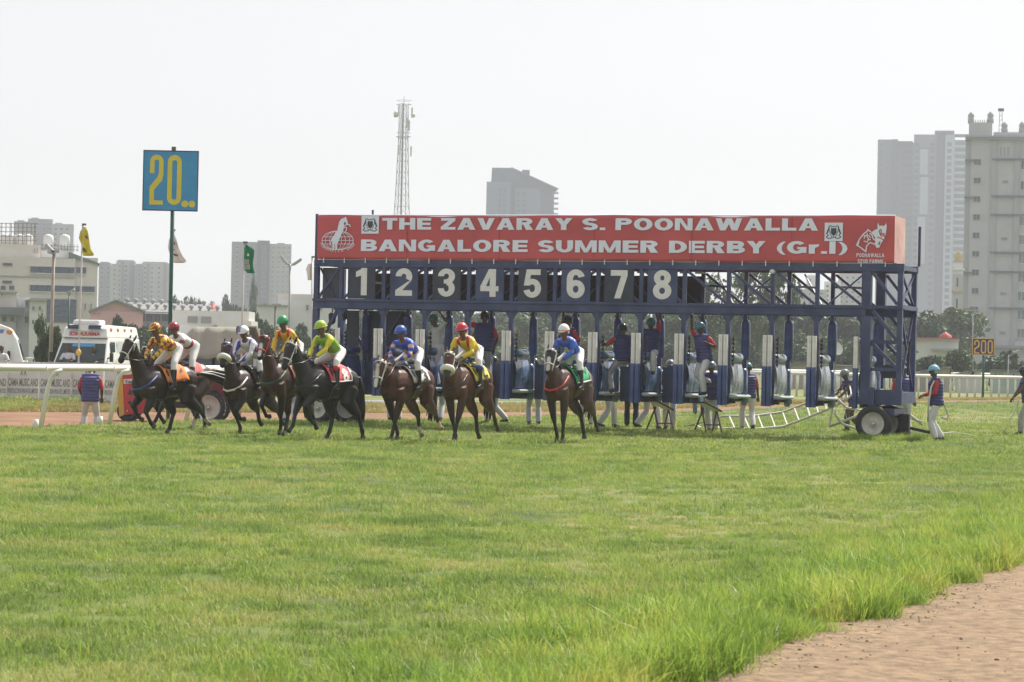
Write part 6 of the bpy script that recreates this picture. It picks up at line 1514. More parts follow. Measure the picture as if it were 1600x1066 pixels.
    for s in (-1, 1):
        mb.loft([hp(-.03, -.03) + side * s * .075, hp(.14, .0) + side * s * .108, hp(.4, -.0) + side * s * .105, hp(.66, -.01) + side * s * .082, hp(.80, -.02) + side * s * .072], [.012] * 5, 6, side=ax)
        mb.loft([hp(.13, .0) + side * s * .108, hp(.28, -.10) + side * s * .09, hp(.34, -.15) + side * s * .02], [.011] * 3, 6, side=ax)
    br = mb.build("bridle", strap, h)
    for s in (-1, 1): mb = MB(); M = Matrix((ax, fr, side)).transposed(); mb.lathe([(.034, -.006), (.034, .006), (.026, .006), (.026, -.006), (.034, -.006)], hp(.81, -.02) + side * s * .075, 'Z', 14, M=M); mb.build("bit_ring", M_chrome, br)
    if fleece:
        mb = MB(); P = ring_at(.64, .025, .03, 0, 0); mb.loft(P, [(.062, .05)] * 21, 10, side=ax, caps=False); mb.build("sheepskin_noseband", M_fleece, h)
    hands = T((.50, 0, 1.72))
    mb = MB()
    for s in (-1, 1): mb.loft([hp(.81, -.02) + side * s * .08, (hp(.81) + hands) * .5 + Vector((0, s * .12, -.05)), hands + Vector((.02, s * .10, -.02))], [.009] * 3, 6)
    mb.build("reins", M_leather, h)
    if girth:
        mb = MB(); P = [T((.40, .21, 1.36)), T((.62, .22, 1.20)), T((.78, .13, 1.10)), T((.84, 0, 1.07)), T((.78, -.13, 1.10)), T((.62, -.22, 1.20)), T((.40, -.21, 1.36))]; mb.loft(P, [(.022, .012)] * 7, 8, side=(0, 0, 1)); mb.build("breast_strap", girth, h)
    # saddle cloth, girth, saddle
    def skin(x, an, o):
        z, a_, b_ = trunk_at(x); return T((x, (a_ + o) * math.sin(an), z + (b_ + o + (.03 if abs(an) < .7 else .0)) * math.cos(an)))
    def drape(x0, x1, am, o, m, name, parent, nx=8, na=18, flare=.0):
        mb = MB(); vs = []
        for i in range(nx + 1):
            for j in range(na + 1):
                an = -am + 2 * am * j / na; w = .006 * math.sin(i * 2.2 + j); vs.append(skin(x0 + (x1 - x0) * i / nx - flare * (abs(an) / am) ** 3, an, o + w))
        mb.add(vs, [(i * (na + 1) + j, i * (na + 1) + j + 1, (i + 1) * (na + 1) + j + 1, (i + 1) * (na + 1) + j) for i in range(nx) for j in range(na)], 0, True)
        ob = mb.build(name, m, parent); so = ob.modifiers.new("s", 'SOLIDIFY'); so.thickness = .012; so.offset = 1; return ob
    cm_ = mat("cloth_%02d%02d%02d" % tuple(int(99 * c) for c in cloth_c), cloth_c, .75, .06, 6)
    ck = drape(-.38, .24, 1.44, .026, cm_, "saddle_cloth", h, flare=.06)
    if cloth_trim:
        tm = mat("trim_%02d%02d%02d" % tuple(int(99 * c) for c in cloth_trim), cloth_trim, .7, .05, 6)
        mb = MB()
        for s in (-1, 1): mb.loft([skin(.18, s * 1.44, .045), skin(-.1, s * 1.45, .045), skin(-.42, s * 1.44, .045), skin(-.42, s * 1.2, .045), skin(-.40, s * .6, .045)], [.016] * 5, 6)
        mb.build("trim", tm, ck)
    if num:
        nm = mat("num_%02d%02d%02d" % tuple(int(99 * c) for c in num_c), num_c, .6, .05, 6)
        t = Glyphs(.26, .2).text(num, .24, .17 if num != '1' else .08, .1, 0, 'CENTER')
        mb = MB(); mb.add([skin(-.26 - vx, 1.40 - vz / .30 + .08, .048 + abs(vy)) for vx, vy, vz in t.v], t.f); mb.build("numeral", nm, ck)
    drape(-.16, .20, .62, .045, M_leather, "saddle", h, 5, 10)
    mb = MB(); mb.loft([skin(.13, an, .03) for an in np.linspace(-3.1, 3.1, 19)], [(.035, .01)] * 19, 6, side=(1, 0, 0)); mb.build("girth", M_leather, h)
    for s in (-1, 1):
        mb = MB(); f0 = T((.06, s * .33, 1.16)); mb.bar(T((.10, s * .27, 1.40)), f0, .025, .012); mb.bar(f0 + Vector((0, -.05, -.06)), f0 + Vector((0, .05, -.06)), .03, .02); mb.build("stirrup", M_chrome, h)
    return h, T, pitch

# ------------------------------------------------------------------ people
M_skin = mat("skin", rough=.5, var=.08, scale=8, vcol=True); M_boot = mat("black_boot", (.015, .014, .014), .3, .15, 10); M_shoe = mat("dark_shoe", (.025, .022, .022), .5, .2, 10)
M_goggle = mat("goggles", (.015, .015, .018), .12, .1, 8); M_silk = mat("silk", rough=.5, var=.07, scale=7, vcol=True, bump=.25, bscale=9)
M_wtrou = mat("white_trousers", (.60, .59, .60), .8, .07, 5, bump=.3, bscale=8); M_breech = mat("white_breeches", (.74, .72, .72), .6, .05, 6, bump=.2, bscale=9)
M_redsh = mat("red_shirt", (.46, .028, .035), .7, .1, 6, bump=.25, bscale=9)
def vest_material(key, rgb):
    m = mat(key, rgb, .7, .12, 5); nt = m.node_tree; b = nt.nodes["Principled BSDF"]
    tc = nt.nodes.new("ShaderNodeTexCoord"); wv = nt.nodes.new("ShaderNodeTexWave"); wv.bands_direction = 'Z'; wv.inputs["Scale"].default_value = 4.2; wv.inputs["Distortion"].default_value = .4; wv.inputs["Detail"].default_value = 1
    nt.links.new(tc.outputs["Object"], wv.inputs["Vector"]); bp = nt.nodes.new("ShaderNodeBump"); bp.inputs["Strength"].default_value = .45; bp.inputs["Distance"].default_value = .03
    nt.links.new(wv.outputs["Fac"], bp.inputs["Height"]); nt.links.new(bp.outputs[0], b.inputs["Normal"]); return m
M_vest = vest_material("quilted_vest", (.042, .042, .145)); M_vest2 = vest_material("faded_quilted_vest", (.065, .066, .20))
def ik(a, c, l1, l2, pole):
    a, c = Vector(a), Vector(c); d = c - a; L = d.length
    if L > (l1 + l2) * .995: c = a + d * ((l1 + l2) * .995 / L); d = c - a; L = d.length
    x = (l1 * l1 - l2 * l2 + L * L) / (2 * L); hgt = math.sqrt(max(0, l1 * l1 - x * x)); u = d / L
    p = Vector(pole); p = p - p.dot(u) * u
    if p.length < 1e-4: p = u.orthogonal()
    return a + u * x + p.normalized() * hgt, c
def hand(mb, w, d, nrm, s, curl=.8):
    """palm with four bent fingers of unequal length and a thumb"""
    d = Vector(d).normalized(); nrm = Vector(nrm); nrm = (nrm - nrm.dot(d) * d).normalized(); sd = d.cross(nrm) * s
    mb.loft([w - d * .01, w + d * .03, w + d * .085], [(.026, .018), (.040, .017), (.040, .014)], 8, side=sd)
    for k, ln in enumerate((.070, .080, .074, .058)):
        b = w + d * .082 + sd * (.030 - .020 * k); q1 = b + d * ln * .45 - nrm * ln * .15 * curl; q2 = q1 + (d * (1 - curl * .9) - nrm * curl).normalized() * ln * .33; q3 = q2 + (-d * curl * .7 - nrm * .6 + d * (1 - curl)).normalized() * ln * .26
        mb.loft([b, q1, q2, q3], [.0095, .009, .008, .006], 6, side=sd)
    b = w + d * .02 + sd * .034; q1 = b + d * .035 + sd * .022 - nrm * .012; q2 = q1 + d * .03 - nrm * .018 * (1 + curl) + sd * .004; mb.loft([b, q1, q2], [.013, .011, .008], 6, side=nrm)

def person(label, loc, rz, pel, lean, feet, hands, kind, cat="person", group=None, scale=1.0, headlean=None, headyaw=0, yaw=0, side=0, skin=(.10, .055, .035), helmet=(.02, .025, .06), helmf=None, silk=None,
           shirt=None, vest=None, trousers=None, boots=None, sleeves='short', kpole=None, epole=None, toes=(0, 0), peak=True, goggles=False, band=None, curl=.8, name="person"):
    r = thing(name, label, cat, loc, rz, group, scale)
    P = Vector(pel); la = rad(lean); Rz = Matrix.Rotation(rad(yaw), 3, 'Z'); Rs = Matrix.Rotation(rad(side), 3, 'X')
    R = Rs @ Matrix.Rotation(la, 3, 'Y') @ Rz; s = R @ Vector((0, 0, 1)); f = R @ Vector((1, 0, 0)); lat = R @ Vector((0, 1, 0))
    hl = rad(lean * .35 if headlean is None else headlean); HR = Rs @ Matrix.Rotation(rad(yaw + headyaw), 3, 'Z') @ Matrix.Rotation(hl, 3, 'Y'); hu, hf, hs = HR @ Vector((0, 0, 1)), HR @ Vector((1, 0, 0)), HR @ Vector((0, 1, 0))
    N = P + s * .535; H = N + hu * .175 + hf * .03
    SH = [N - s * .055 + lat * (.178 * k) for k in (1, -1)]; HP = [P - s * .03 + Vector((0, .092 * k, 0)) for k in (1, -1)]
    kp = kpole or [(1, .12, 0), (1, -.12, 0)]; ep = epole or [(-.5, .6, -.6), (-.5, -.6, -.6)]
    legs = []; arms = []
    for i in (0, 1):
        kn, an = ik(HP[i], feet[i], .435, .42, kp[i]); legs.append((HP[i], kn, an))
        el, wr = ik(SH[i], hands[i], .285, .255, ep[i]); arms.append((SH[i], el, wr))
    TS = [(-.09, .150, .115), (.0, .165, .122), (.12, .148, .108), (.28, .165, .12), (.40, .178, .122), (.48, .165, .10), (.535, .08, .07)]
    def torso(mb, o, t0=0, t1=7, bulk=1.0): mb.loft([P + s * z for z, a, b in TS[t0:t1]], [(a * bulk + o, b * bulk + o) for z, a, b in TS[t0:t1]], 14, side=lat)
    def leg(mb, i, o, to=1.0, bag=0.0):
        a, k, c = legs[i]; mb.loft([a + Vector((0, 0, .06)), a.lerp(k, .35), k.lerp(a, .06), k.lerp(c, .28), k.lerp(c, .28 + (to - .28) * .6), k.lerp(c, to)], [.088 + o, .082 + o, .056 + o, .058 + o + bag * .5, .046 + o + bag, .038 + o + bag], 12, side=(0, 1, 0))
    def arm(mb, i, o, to=1.0):
        a, k, c = arms[i]; pts = [a - s * .01 - lat * (.03 if i == 0 else -.03), a.lerp(k, .2), a.lerp(k, .6), k]; rr = [.060 + o, .057 + o, .047 + o, .041 + o]
        if to > 0: pts += [k.lerp(c, .35 * to), k.lerp(c, to)]; rr += [.040 + o, .029 + o + (1 - to) * .008]
        mb.loft(pts, rr, 10, side=f)
    def foot(mb, i, o):
        a, k, c = legs[i]; t = Matrix.Rotation(rad(toes[i]), 3, 'Y') @ Vector((1, 0, 0)); dn = Matrix.Rotation(rad(toes[i]), 3, 'Y') @ Vector((0, 0, -1))
        mb.loft([c - t * .06 + dn * .035, c + t * .0 + dn * .03, c + t * .09 + dn * .05, c + t * .165 + dn * .058], [(.035 + o, .035 + o), (.04 + o, .045 + o), (.044 + o, .03 + o), (.03 + o, .02 + o)], 10, side=(0, 1, 0))
        mb.loft([k.lerp(c, .85), c + dn * .04], [.04 + o, .04 + o], 8, side=(0, 1, 0))
    mb = MB(); torso(mb, 0)
    for i in (0, 1): leg(mb, i, 0); arm(mb, i, 0); foot(mb, i, 0)
    mb.loft([N - s * .04, N + hu * .02, H - hu * .07], [.07, .055, .056], 10, side=lat)
    mb.ell(H, (.100, .083, .120), HR); mb.ell(H - hu * .066 + hf * .024, (.067, .061, .065), HR); mb.ell(H + hf * .102 - hu * .018, (.020, .015, .028), HR)
    for k in (1, -1): mb.ell(H + hs * .085 * k - hu * .005 - hf * .005, (.016, .010, .03), HR)
    Hn, un, fn, sn = (np.array(v) for v in (H, hu, hf, hs)); sk = np.array(skin)
    def colf(Q):
        c = np.tile(sk, (len(Q), 1)); d = Q - Hn; x, y, z = d @ fn, d @ sn, d @ un; hd = (np.abs(x) < .14) & (np.abs(y) < .1) & (np.abs(z) < .14)
        eye = hd & (x > .05) & (np.abs(np.abs(y) - .032) < .017) & (np.abs(z - .012) < .011); c[eye] = (.012, .01, .01)
        c[hd & (x > .05) & (np.abs(np.abs(y) - .032) < .024) & (np.abs(z - .034) < .007)] = sk * .25
        c[hd & (x > .06) & (np.abs(y) < .028) & (np.abs(z + .062) < .010)] = sk * np.array((.75, .5, .5))
        c[hd & ((z > .06) | ((x < .0) & (z > -.02) & (np.abs(y) < .09)))] = (.012, .010, .010)
        return c
    ex = MB()
    for i in (0, 1):
        a, k, c = arms[i]; hand(ex, c, c - k, Vector((0, 0, 1)) if abs((c - k).normalized().z) < .8 else Vector((1, 0, 0)), 1 if i == 0 else -1, curl)
    organic("body", mb, M_skin, r, .019, 2, colf, ex)
    # clothes
    sv = {'none': -1, 'short': 0, 'long': .93}[sleeves]
    mb = MB(); torso(mb, .012, 1)
    if sv >= 0:
        for i in (0, 1): arm(mb, i, .013, sv)
    inv = np.array(R.transposed()); Pn = np.array(P); An = [[np.array(v) for v in a] for a in arms]
    if silk:
        def scol(Q):
            L_ = (Q - Pn) @ inv.T; arm_d = np.minimum(*[np.minimum(dseg(Q, a[0], a[1]), dseg(Q, a[1], a[2])) for a in An]); td = np.abs(L_[:, 1]) > .17
            ai = [np.minimum(dseg(Q, a[0], a[1]), dseg(Q, a[1], a[2])) for a in An]; isarm = (np.minimum(ai[0], ai[1]) < .075) & ((np.abs(L_[:, 1]) > .15) | (L_[:, 0] > .17))
            tt = np.zeros(len(Q))
            for a in An:
                l1 = np.linalg.norm(a[1] - a[0]); l2 = np.linalg.norm(a[2] - a[1]); d1, d2 = dseg(Q, a[0], a[1]), dseg(Q, a[1], a[2]); near = np.minimum(d1, d2) < .08
                u1 = np.clip((Q - a[0]) @ (a[1] - a[0]) / l1 ** 2, 0, 1) * l1; u2 = l1 + np.clip((Q - a[1]) @ (a[2] - a[1]) / l2 ** 2, 0, 1) * l2; tt = np.where(near, np.where(d1 < d2, u1, u2), tt)
            return silk(L_[:, 0], L_[:, 1], L_[:, 2], isarm, tt, Q)
        organic("silk_shirt", mb, M_silk, r, .018, 2, scol)
    else: organic("shirt", mb, shirt or M_redsh, r, .02, 2)
    if vest: mb = MB(); torso(mb, .046, 0, 6, 1.05); mb.loft([SH[0] + lat * .025, N - s * .03, SH[1] - lat * .025], [(.085, .078), (.10, .085), (.085, .078)], 12, side=f); organic("vest", mb, vest, r, .021, 2)
    tm = trousers or M_wtrou; mb = MB(); mb.loft([P + s * z for z, a, b in TS[0:3]], [(a + .02, b + .02) for z, a, b in TS[0:3]], 14, side=lat)
    mb.ell(P - s * .05, (.12, .165, .12))
    for i in (0, 1): leg(mb, i, .014, .45 if kind == 'jockey' else 1.0, 0 if kind == 'jockey' else .018)
    organic("breeches" if kind == 'jockey' else "trousers", mb, tm, r, .02, 2)
    for i in (0, 1):
        mb = MB(); foot(mb, i, .010)
        if kind == 'jockey':
            a, k, c = legs[i]; mb.loft([k.lerp(c, .22), k.lerp(c, .5), k.lerp(c, 1.0)], [.068, .062, .048], 12, side=(0, 1, 0))
        o = organic("boot" if kind == 'jockey' else "shoe", mb, M_boot if kind == 'jockey' else M_shoe, r, .018, 1)
        if kind == 'jockey' and boots: mb = MB(); a, k, c = legs[i]; mb.loft([k.lerp(c, .16), k.lerp(c, .38)], [.071, .071], 14, side=(0, 1, 0)); mb.build("boot_top", boots, r)
    # helmet
    def dome(scale_=1.14):
        mb = MB(); vs = []; nu, nv = 20, 7
        for i in range(nv):
            t = PI / 2 * i / nv
            for k in range(nu): a = 2 * PI * k / nu; vs.append(H + HR @ Vector((.122 * scale_ * math.cos(a) * math.cos(t), .103 * scale_ * math.sin(a) * math.cos(t), .018 + .118 * scale_ * math.sin(t))))
        vs.append(H + HR @ Vector((0, 0, .018 + .118 * scale_))); n = len(vs) - 1
        fs = [(i * nu + k, i * nu + (k + 1) % nu, (i + 1) * nu + (k + 1) % nu, (i + 1) * nu + k) for i in range(nv - 1) for k in range(nu)] + [((nv - 1) * nu + k, (nv - 1) * nu + (k + 1) % nu, n) for k in range(nu)] + [tuple(range(nu - 1, -1, -1))]
        mb.add(vs, fs, 0, True)
        for k in (1, -1): mb.ell(H + hs * .086 * k - hu * .012 - hf * .03, (.045, .016, .05), HR, 10, 6)
        return mb
    if helmet is not None:
        mb = dome(); hm_ = mat("helmet_shell", rough=.3, var=.05, scale=10, vcol=True, coat=.3); me = mb.mesh("helmet", hm_); n = len(me.vertices); co = np.array([v.co[:] for v in me.vertices]); d = co - Hn
        c = np.ones((n, 4)); c[:, :3] = helmf(d @ fn, d @ sn, d @ un) if helmf else np.tile(np.array(helmet), (n, 1))
        at_ = me.color_attributes.new("Col", 'FLOAT_COLOR', 'POINT'); at_.data.foreach_set("color", c.ravel()); ho = child("helmet", me, r)
        pm = mat("peak_%02d%02d%02d" % tuple(int(99 * v) for v in helmet), helmet, .4, .05, 6)
        if peak:
            mb = MB(); n = 9; A = [(.124 * math.cos(a), .105 * math.sin(a)) for a in np.linspace(-1.1, 1.1, n)]; B = [(.124 * math.cos(a) + .068 * max(0, math.cos(a * 1.2)), .107 * math.sin(a)) for a in np.linspace(-1.1, 1.1, n)]
            vs = [H + HR @ Vector((x, y, .030)) for x, y in A] + [H + HR @ Vector((x, y, .016)) for x, y in B] + [H + HR @ Vector((x, y, .020)) for x, y in A] + [H + HR @ Vector((x, y, .008)) for x, y in B]
            mb.add(vs, [(i, i + 1, n + i + 1, n + i) for i in range(n - 1)] + [(2 * n + i, 3 * n + i, 3 * n + i + 1, 2 * n + i + 1) for i in range(n - 1)] + [(n + i, n + i + 1, 3 * n + i + 1, 3 * n + i) for i in range(n - 1)], 0, True); mb.build("peak", pm, ho)
        if band: mb = MB(); mb.loft([H + HR @ Vector((.142 * math.cos(a), .121 * math.sin(a), .026)) for a in np.linspace(0, 2 * PI, 25)], [(.014, .006)] * 25, 6, side=hu, caps=False); mb.build("helmet_band", band, ho)
    if goggles:
        mb = MB(); mb.loft([H + HR @ Vector((.122 * math.cos(a), .102 * math.sin(a), .012 if abs(a) < 1.2 else .03)) for a in np.linspace(-PI, PI, 25)], [(.026 if abs(a) < .95 else .012, .008) for a in np.linspace(-PI, PI, 25)], 8, side=hu, caps=False); mb.build("goggles", M_goggle, r)
    return r

C_ = lambda *a: np.array(a)
def plain(c): return lambda x, y, z, arm, t, Q: np.tile(C_(*c), (len(x), 1))
YELLOW, MAROON, WHITE, BLUE, RED, LIME, PEACH = (.72, .50, .03), (.30, .015, .03), (.74, .72, .74), (.03, .075, .50), (.58, .025, .035), (.22, .42, .03), (.70, .42, .28)
def paint(n, base): return np.tile(C_(*base), (n, 1))
def checks(x, y, z, arm, t, Q):
    c = paint(len(x), YELLOW); u = np.where(arm, np.floor(t / .085), np.floor((z + 5) / .09)); v = np.where(arm, np.floor((Q[:, 0] + 5) / .085), np.floor((y + 5.045) / .09) + np.floor((x + 5) / .2)); c[(u + v) % 2 == 0] = MAROON; return c
def hoops(x, y, z, arm, t, Q): c = paint(len(x), WHITE); c[arm & (np.floor(t / .085) % 2 == 1)] = MAROON; c[~arm & (z < .2)] = MAROON; return c
def blue_shoulder(x, y, z, arm, t, Q): c = paint(len(x), WHITE); c[(np.abs(np.abs(y) - .135) < .034) & (z > .16)] = (.05, .075, .48); return c
def epaulets(base): 
    def f_(x, y, z, arm, t, Q): c = paint(len(x), base); c[~arm & (np.abs(np.abs(y) - .10) < .034) & (z > .30)] = RED; return c
    return f_
def sash(x, y, z, arm, t, Q):
    c = paint(len(x), LIME); c[arm] = (.66, .60, .03); c[~arm & (np.abs(y - (z - .28) * .85) < .062)] = RED; return c
def peach_star(x, y, z, arm, t, Q):
    c = paint(len(x), BLUE); a = np.arctan2(z - .30, y); rr = np.hypot(z - .30, y); c[~arm & (rr < .075 + .05 * np.cos(5 * a - .5))] = PEACH; c[~arm & (z < .14)] = PEACH; c[arm & (np.floor(t / .075) % 2 == 1) & (t > .08)] = PEACH; return c
def white_star(x, y, z, arm, t, Q):
    c = paint(len(x), (.03, .10, .52)); a = np.arctan2(z - .28, y); rr = np.hypot(z - .28, y); c[~arm & (rr < .10 + .055 * np.cos(4 * a))] = WHITE; c[~arm & (rr > .125) & (rr < .15) & (z < .3)] = (.02, .03, .14); c[~arm & (z < .06)] = WHITE; return c

def jockey(hs, label, silk, helmet, helmf=None, band=None, boots=None, lean=50, dz=0.0, headyaw=0, trousers=None, dx=0.0, skin=(.16, .085, .055)):
    h, T, pitch = hs
    pel = T((-.27 + dx, 0, 1.84 + dz)); hn = [T((.46, .09, 1.69)), T((.46, -.09, 1.69))]; lean += 18
    return person(label, h.location, h.rotation_euler.z, pel, lean - pitch, [T((.04, .315, 1.20)), T((.04, -.315, 1.20))], hn, 'jockey', "jockey", "jockeys on the racehorses", h.scale.x, headlean=12, headyaw=headyaw, helmet=helmet, helmf=helmf, silk=silk,
                  sleeves='long', trousers=trousers or M_breech, boots=boots, kpole=[(1, .45, .1), (1, -.45, .1)], epole=[(-.2, .9, -.5), (-.2, -.9, -.5)], toes=(12, 12), goggles=True, band=band, skin=skin, name="jockey")
BAY, DBAY, BLACK, DK, BROWN = (.082, .027, .013), (.034, .015, .010), (.016, .0135, .013), (.010, .009, .009), (.055, .022, .013)
# rightmost horse, then towards the left
hs = horse("brown horse alone at the right of the field, green saddle cloth and red breast strap", 886, 52.0, 28, BROWN, DK, (1.02, 1.88), (1.28, 1.42), 14, ('S', 'B2', 'X', 'B'), M_strap_w, (.03, .33, .14), '7', (.02, .14, .06), 'snip', (), False, M_strap_r, 0, hood=(.013, .012, .013), cloth_trim=(.7, .7, .66))
jockey(hs, "jockey in blue silks with a white star and a white cap", white_star, (.78, .77, .76), band=M_strap_r, lean=42, headyaw=6)
hs = horse("bright bay horse with sheepskin noseband and a yellow cloth numbered four", 728, 50.8, 26, BAY, (.022, .012, .010), (1.10, 1.78), (1.36, 1.27), 16, ('A', 'B2', 'X', 'M'), M_strap_w, (.62, .55, .05), '4', (.02, .02, .02), 'star', (), True, M_leather, 0)
jockey(hs, "jockey in yellow with red shoulder bars and a red cap", epaulets(YELLOW), (.60, .03, .03), band=M_strap_p, lean=46, boots=M_blue_s)
hs = horse("bay horse with a long white blaze and pale hind socks, white saddle cloth", 634, 51.6, 29, BAY, (.020, .012, .010), (1.18, 1.60), (1.44, 1.06), 10, ('A', 'B', 'X', 'M'), M_strap_w, (.66, .65, .64), '3', (.03, .03, .03), 'blaze', (2, 3), False, None, 0, drop=.07)
jockey(hs, "jockey in royal blue and peach silks with a blue cap", peach_star, (.03, .09, .42), lean=46)
hs = horse("almost black horse with a small star lifting one foreleg, white and red saddle cloth", 508, 50.6, 37, BLACK, DK, (1.10, 1.92), (1.36, 1.40), 6, ('F', 'R', 'B', 'F'), M_strap_w, (.62, .08, .10), '8', (.75, .75, .72), 'star', (), False, M_leather, 0, pitch=3, cloth_trim=(.72, .7, .7), drop=.10)
jockey(hs, "jockey in lime and yellow with a red sash and a lime cap", sash, (.32, .52, .04), band=mat("orange_band", (.6, .3, .05), .5), boots=M_strap_r, lean=40)
hs = horse("bay horse with a red bridle beside the nearly black one", 445, 52.0, 24, BROWN, DK, (1.02, 2.02), (1.30, 1.58), 8, ('B', 'K', 'X', 'F'), M_strap_r, (.62, .25, .20), None, (.1, .1, .1), 'snip', (), False, M_green_s, 0, pitch=4, drop=.08)
jockey(hs, "jockey in golden yellow with red shoulder bars and a green cap", epaulets((.70, .42, .02)), (.02, .30, .10), lean=42, dz=.09)
hs = horse("dark bay horse with sheepskin noseband, purple bridle and a black cloth edged in yellow", 388, 53.6, 27, DBAY, DK, (1.02, 1.88), (1.30, 1.40), 12, ('K', 'B', 'X', 'L'), M_strap_p, (.02, .02, .022), '5', (.65, .58, .05), 'star', (), True, M_strap_w, 1, cloth_trim=(.55, .58, .05), drop=.17)
jockey(hs, "jockey in white silks with blue shoulder stripes and a half blue cap", blue_shoulder, (.78, .77, .78), helmf=lambda x, y, z: np.where((y < -.02)[:, None], C_(.05, .07, .45), C_(.78, .77, .78)), lean=46, headyaw=8, dz=.05)
hs = horse("dark horse mostly hidden behind the leading horse at left", 283, 55.4, 36, DBAY, DK, (1.10, 1.74), (1.44, 1.34), 4, ('R', 'L', 'F', 'B2'), M_strap_w, (.5, .1, .1), None, (.1, .1, .1), None, (2,), False, M_blue_s, 2, drop=.12)
jockey(hs, "jockey in white with maroon hoops and a maroon cap, behind the checked jockey", hoops, (.28, .02, .04), lean=50, dz=.10)
hs = horse("leading dark brown horse at the left with white bridle and an orange saddle cloth", 255, 52.6, 38, (.027, .0145, .0105), DK, (1.02, 1.90), (1.36, 1.46), 8, ('L', 'F', 'X', 'F'), M_strap_w, (.68, .20, .03), '1', (.05, .03, .03), None, (2,), False, M_blue_s, 2, drop=.17)
jockey(hs, "jockey in yellow and maroon checks with a checked cap", checks, (.72, .52, .05), helmf=lambda x, y, z: np.where((((np.floor((y + 1) / .045) + np.floor((z + 1) / .045) + np.floor((x + 1) / .06)) % 2) == 0)[:, None], C_(*MAROON), C_(*YELLOW)), lean=48, dz=.08)

# ------------------------------------------------------------------ the gate crew
NAVYH, TEALH, LBLUE, GREYH, BLK = (.018, .022, .05), (.035, .13, .16), (.20, .42, .54), (.17, .22, .24), (.015, .015, .017)
def face(phi, px=800): a = rad(phi); return math.atan2(-math.cos(a), -math.sin(a))      # 0 towards the camera, 90 to the left of the picture, 180 away
WALK = [(.22, .09, .075), (-.24, -.09, .10)]; WALK2 = [(-.30, .09, .13), (.24, -.09, .075)]; STAND = [(.04, .12, .07), (-.04, -.12, .07)]
DOWN = [(.08, .26, .78), (.08, -.26, .78)]
NV = [0]
def crew(label, loc, phi, pel=(0, 0, .90), lean=6, feet=STAND, hands=DOWN, group="gate handlers in quilted vests", **k):
    NV[0] += 1; k.setdefault("vest", M_vest if NV[0] % 3 else M_vest2); return person(label, loc, face(phi), pel, lean, feet, hands, 'handler', group=group, **k)
LG = lambda px, y, z: gw(gx(px, y), y, z)
M_greytr = mat("grey_trousers", (.36, .35, .36), .8, .1, 5, bump=.3, bscale=8); M_navytr = mat("navy_trousers", (.018, .02, .04), .8, .1, 5); M_browntr = mat("brown_trousers", (.10, .07, .045), .8, .1, 5); M_whsh = mat("white_shirt", (.58, .57, .58), .8, .08, 5, bump=.3, bscale=8); M_tealtr = mat("teal_trousers", (.06, .14, .17), .8, .1, 5)
# standing up on the ledges of the stalls
crew("handler in a white shirt and dark teal cap in the stall under board three", LG(686, .8, .95), 60, hands=[(.10, .28, 1.78), (.22, -.2, 1.2)], vest=None, shirt=M_whsh, helmet=TEALH, scale=1.04, headlean=14)
crew("handler seen from behind holding the beam with one arm, in the stall under board four", LG(757, .8, .98), 178, hands=[(.12, .36, 1.72), (.14, -.26, .92)], helmet=BLK, scale=1.08, trousers=M_greytr, side=2)
crew("handler with one arm raised and his head turned, behind the white capped jockey", LG(892, .8, .98), 52, hands=[(.14, .14, 1.05), (.05, -.2, 1.86)], helmet=NAVYH, scale=1.03, headyaw=30, feet=[(.05, .1, .07), (-.12, -.1, .07)])
crew("handler straddling two ledges with his back turned and one arm out, under board seven", LG(975, .7, .92), 165, pel=(0, -.02, .84), hands=[(.12, .62, 1.26), (.22, -.22, 1.0)], feet=[(-.06, .28, .07), (.05, -.42, .28)], helmet=NAVYH, scale=1.0, trousers=M_greytr, epole=[(0, .3, -.9), (-.3, -.8, -.4)], sleeves='short', kpole=[(.6, .7, .1), (.7, -.7, .2)])
crew("handler hanging by both arms with a knee drawn up, right of board seven", LG(1019, .8, 1.02), 8, hands=[(.05, .10, 1.90), (.06, -.22, 1.86)], feet=[(.38, .10, .44), (.02, -.1, .07)], helmet=TEALH, scale=1.0, kpole=[(1, 0, .8), (1, -.1, 0)], headlean=18)
crew("handler in a teal helmet climbing along the ledges of the stall right of board eight", LG(1103, .25, .93), 48, pel=(.0, 0, .86), lean=10, hands=[(.22, .30, 1.20), (.02, -.42, 1.76)], feet=[(.14, .14, .07), (-.30, -.12, .30)], helmet=TEALH, scale=1.02, headlean=14, epole=[(-.5, .5, -.8), (-.2, -.8, .3)], curl=.9)
# on the ground behind and under the gate
crew("handler in a pale helmet standing behind the navy tailgate, a step stool at his knees", G(1046, 63.6), 8, helmet=GREYH, scale=1.0, feet=WALK, hands=[(.25, .2, .95), (.25, -.2, .95)])
crew("striding handler whose white trousers show below the tailgate left of the step stool", G(1013, 64.2), 250, helmet=NAVYH, scale=.98, feet=WALK2, hands=[(.2, .26, .82), (-.1, -.26, .8)])
crew("handler in quilted vest bending behind the step stool in the ninth stall", G(1113, 63.2), 20, helmet=GREYH, scale=1.0, feet=[(.08, .1, .07), (-.1, -.1, .07)], hands=[(.3, .2, .9), (.25, -.2, .9)], lean=16)
crew("handler walking away in the tenth stall, teal helmet and red sleeve", G(1168, 65.6), 172, helmet=TEALH, scale=.98, feet=WALK, hands=[(.02, .28, .76), (.10, -.3, .78)])
crew("handler in dark navy trousers behind the tailgate of the seventh stall", G(986, 65.4), 185, helmet=NAVYH, scale=.98, trousers=M_navytr, feet=[(.1, .11, .07), (-.08, -.11, .07)])
crew("handler in teal trousers beyond the gate, seen below the ninth stall's ledge", G(1092, 82.0), 180, helmet=TEALH, scale=1.0, trousers=M_tealtr)
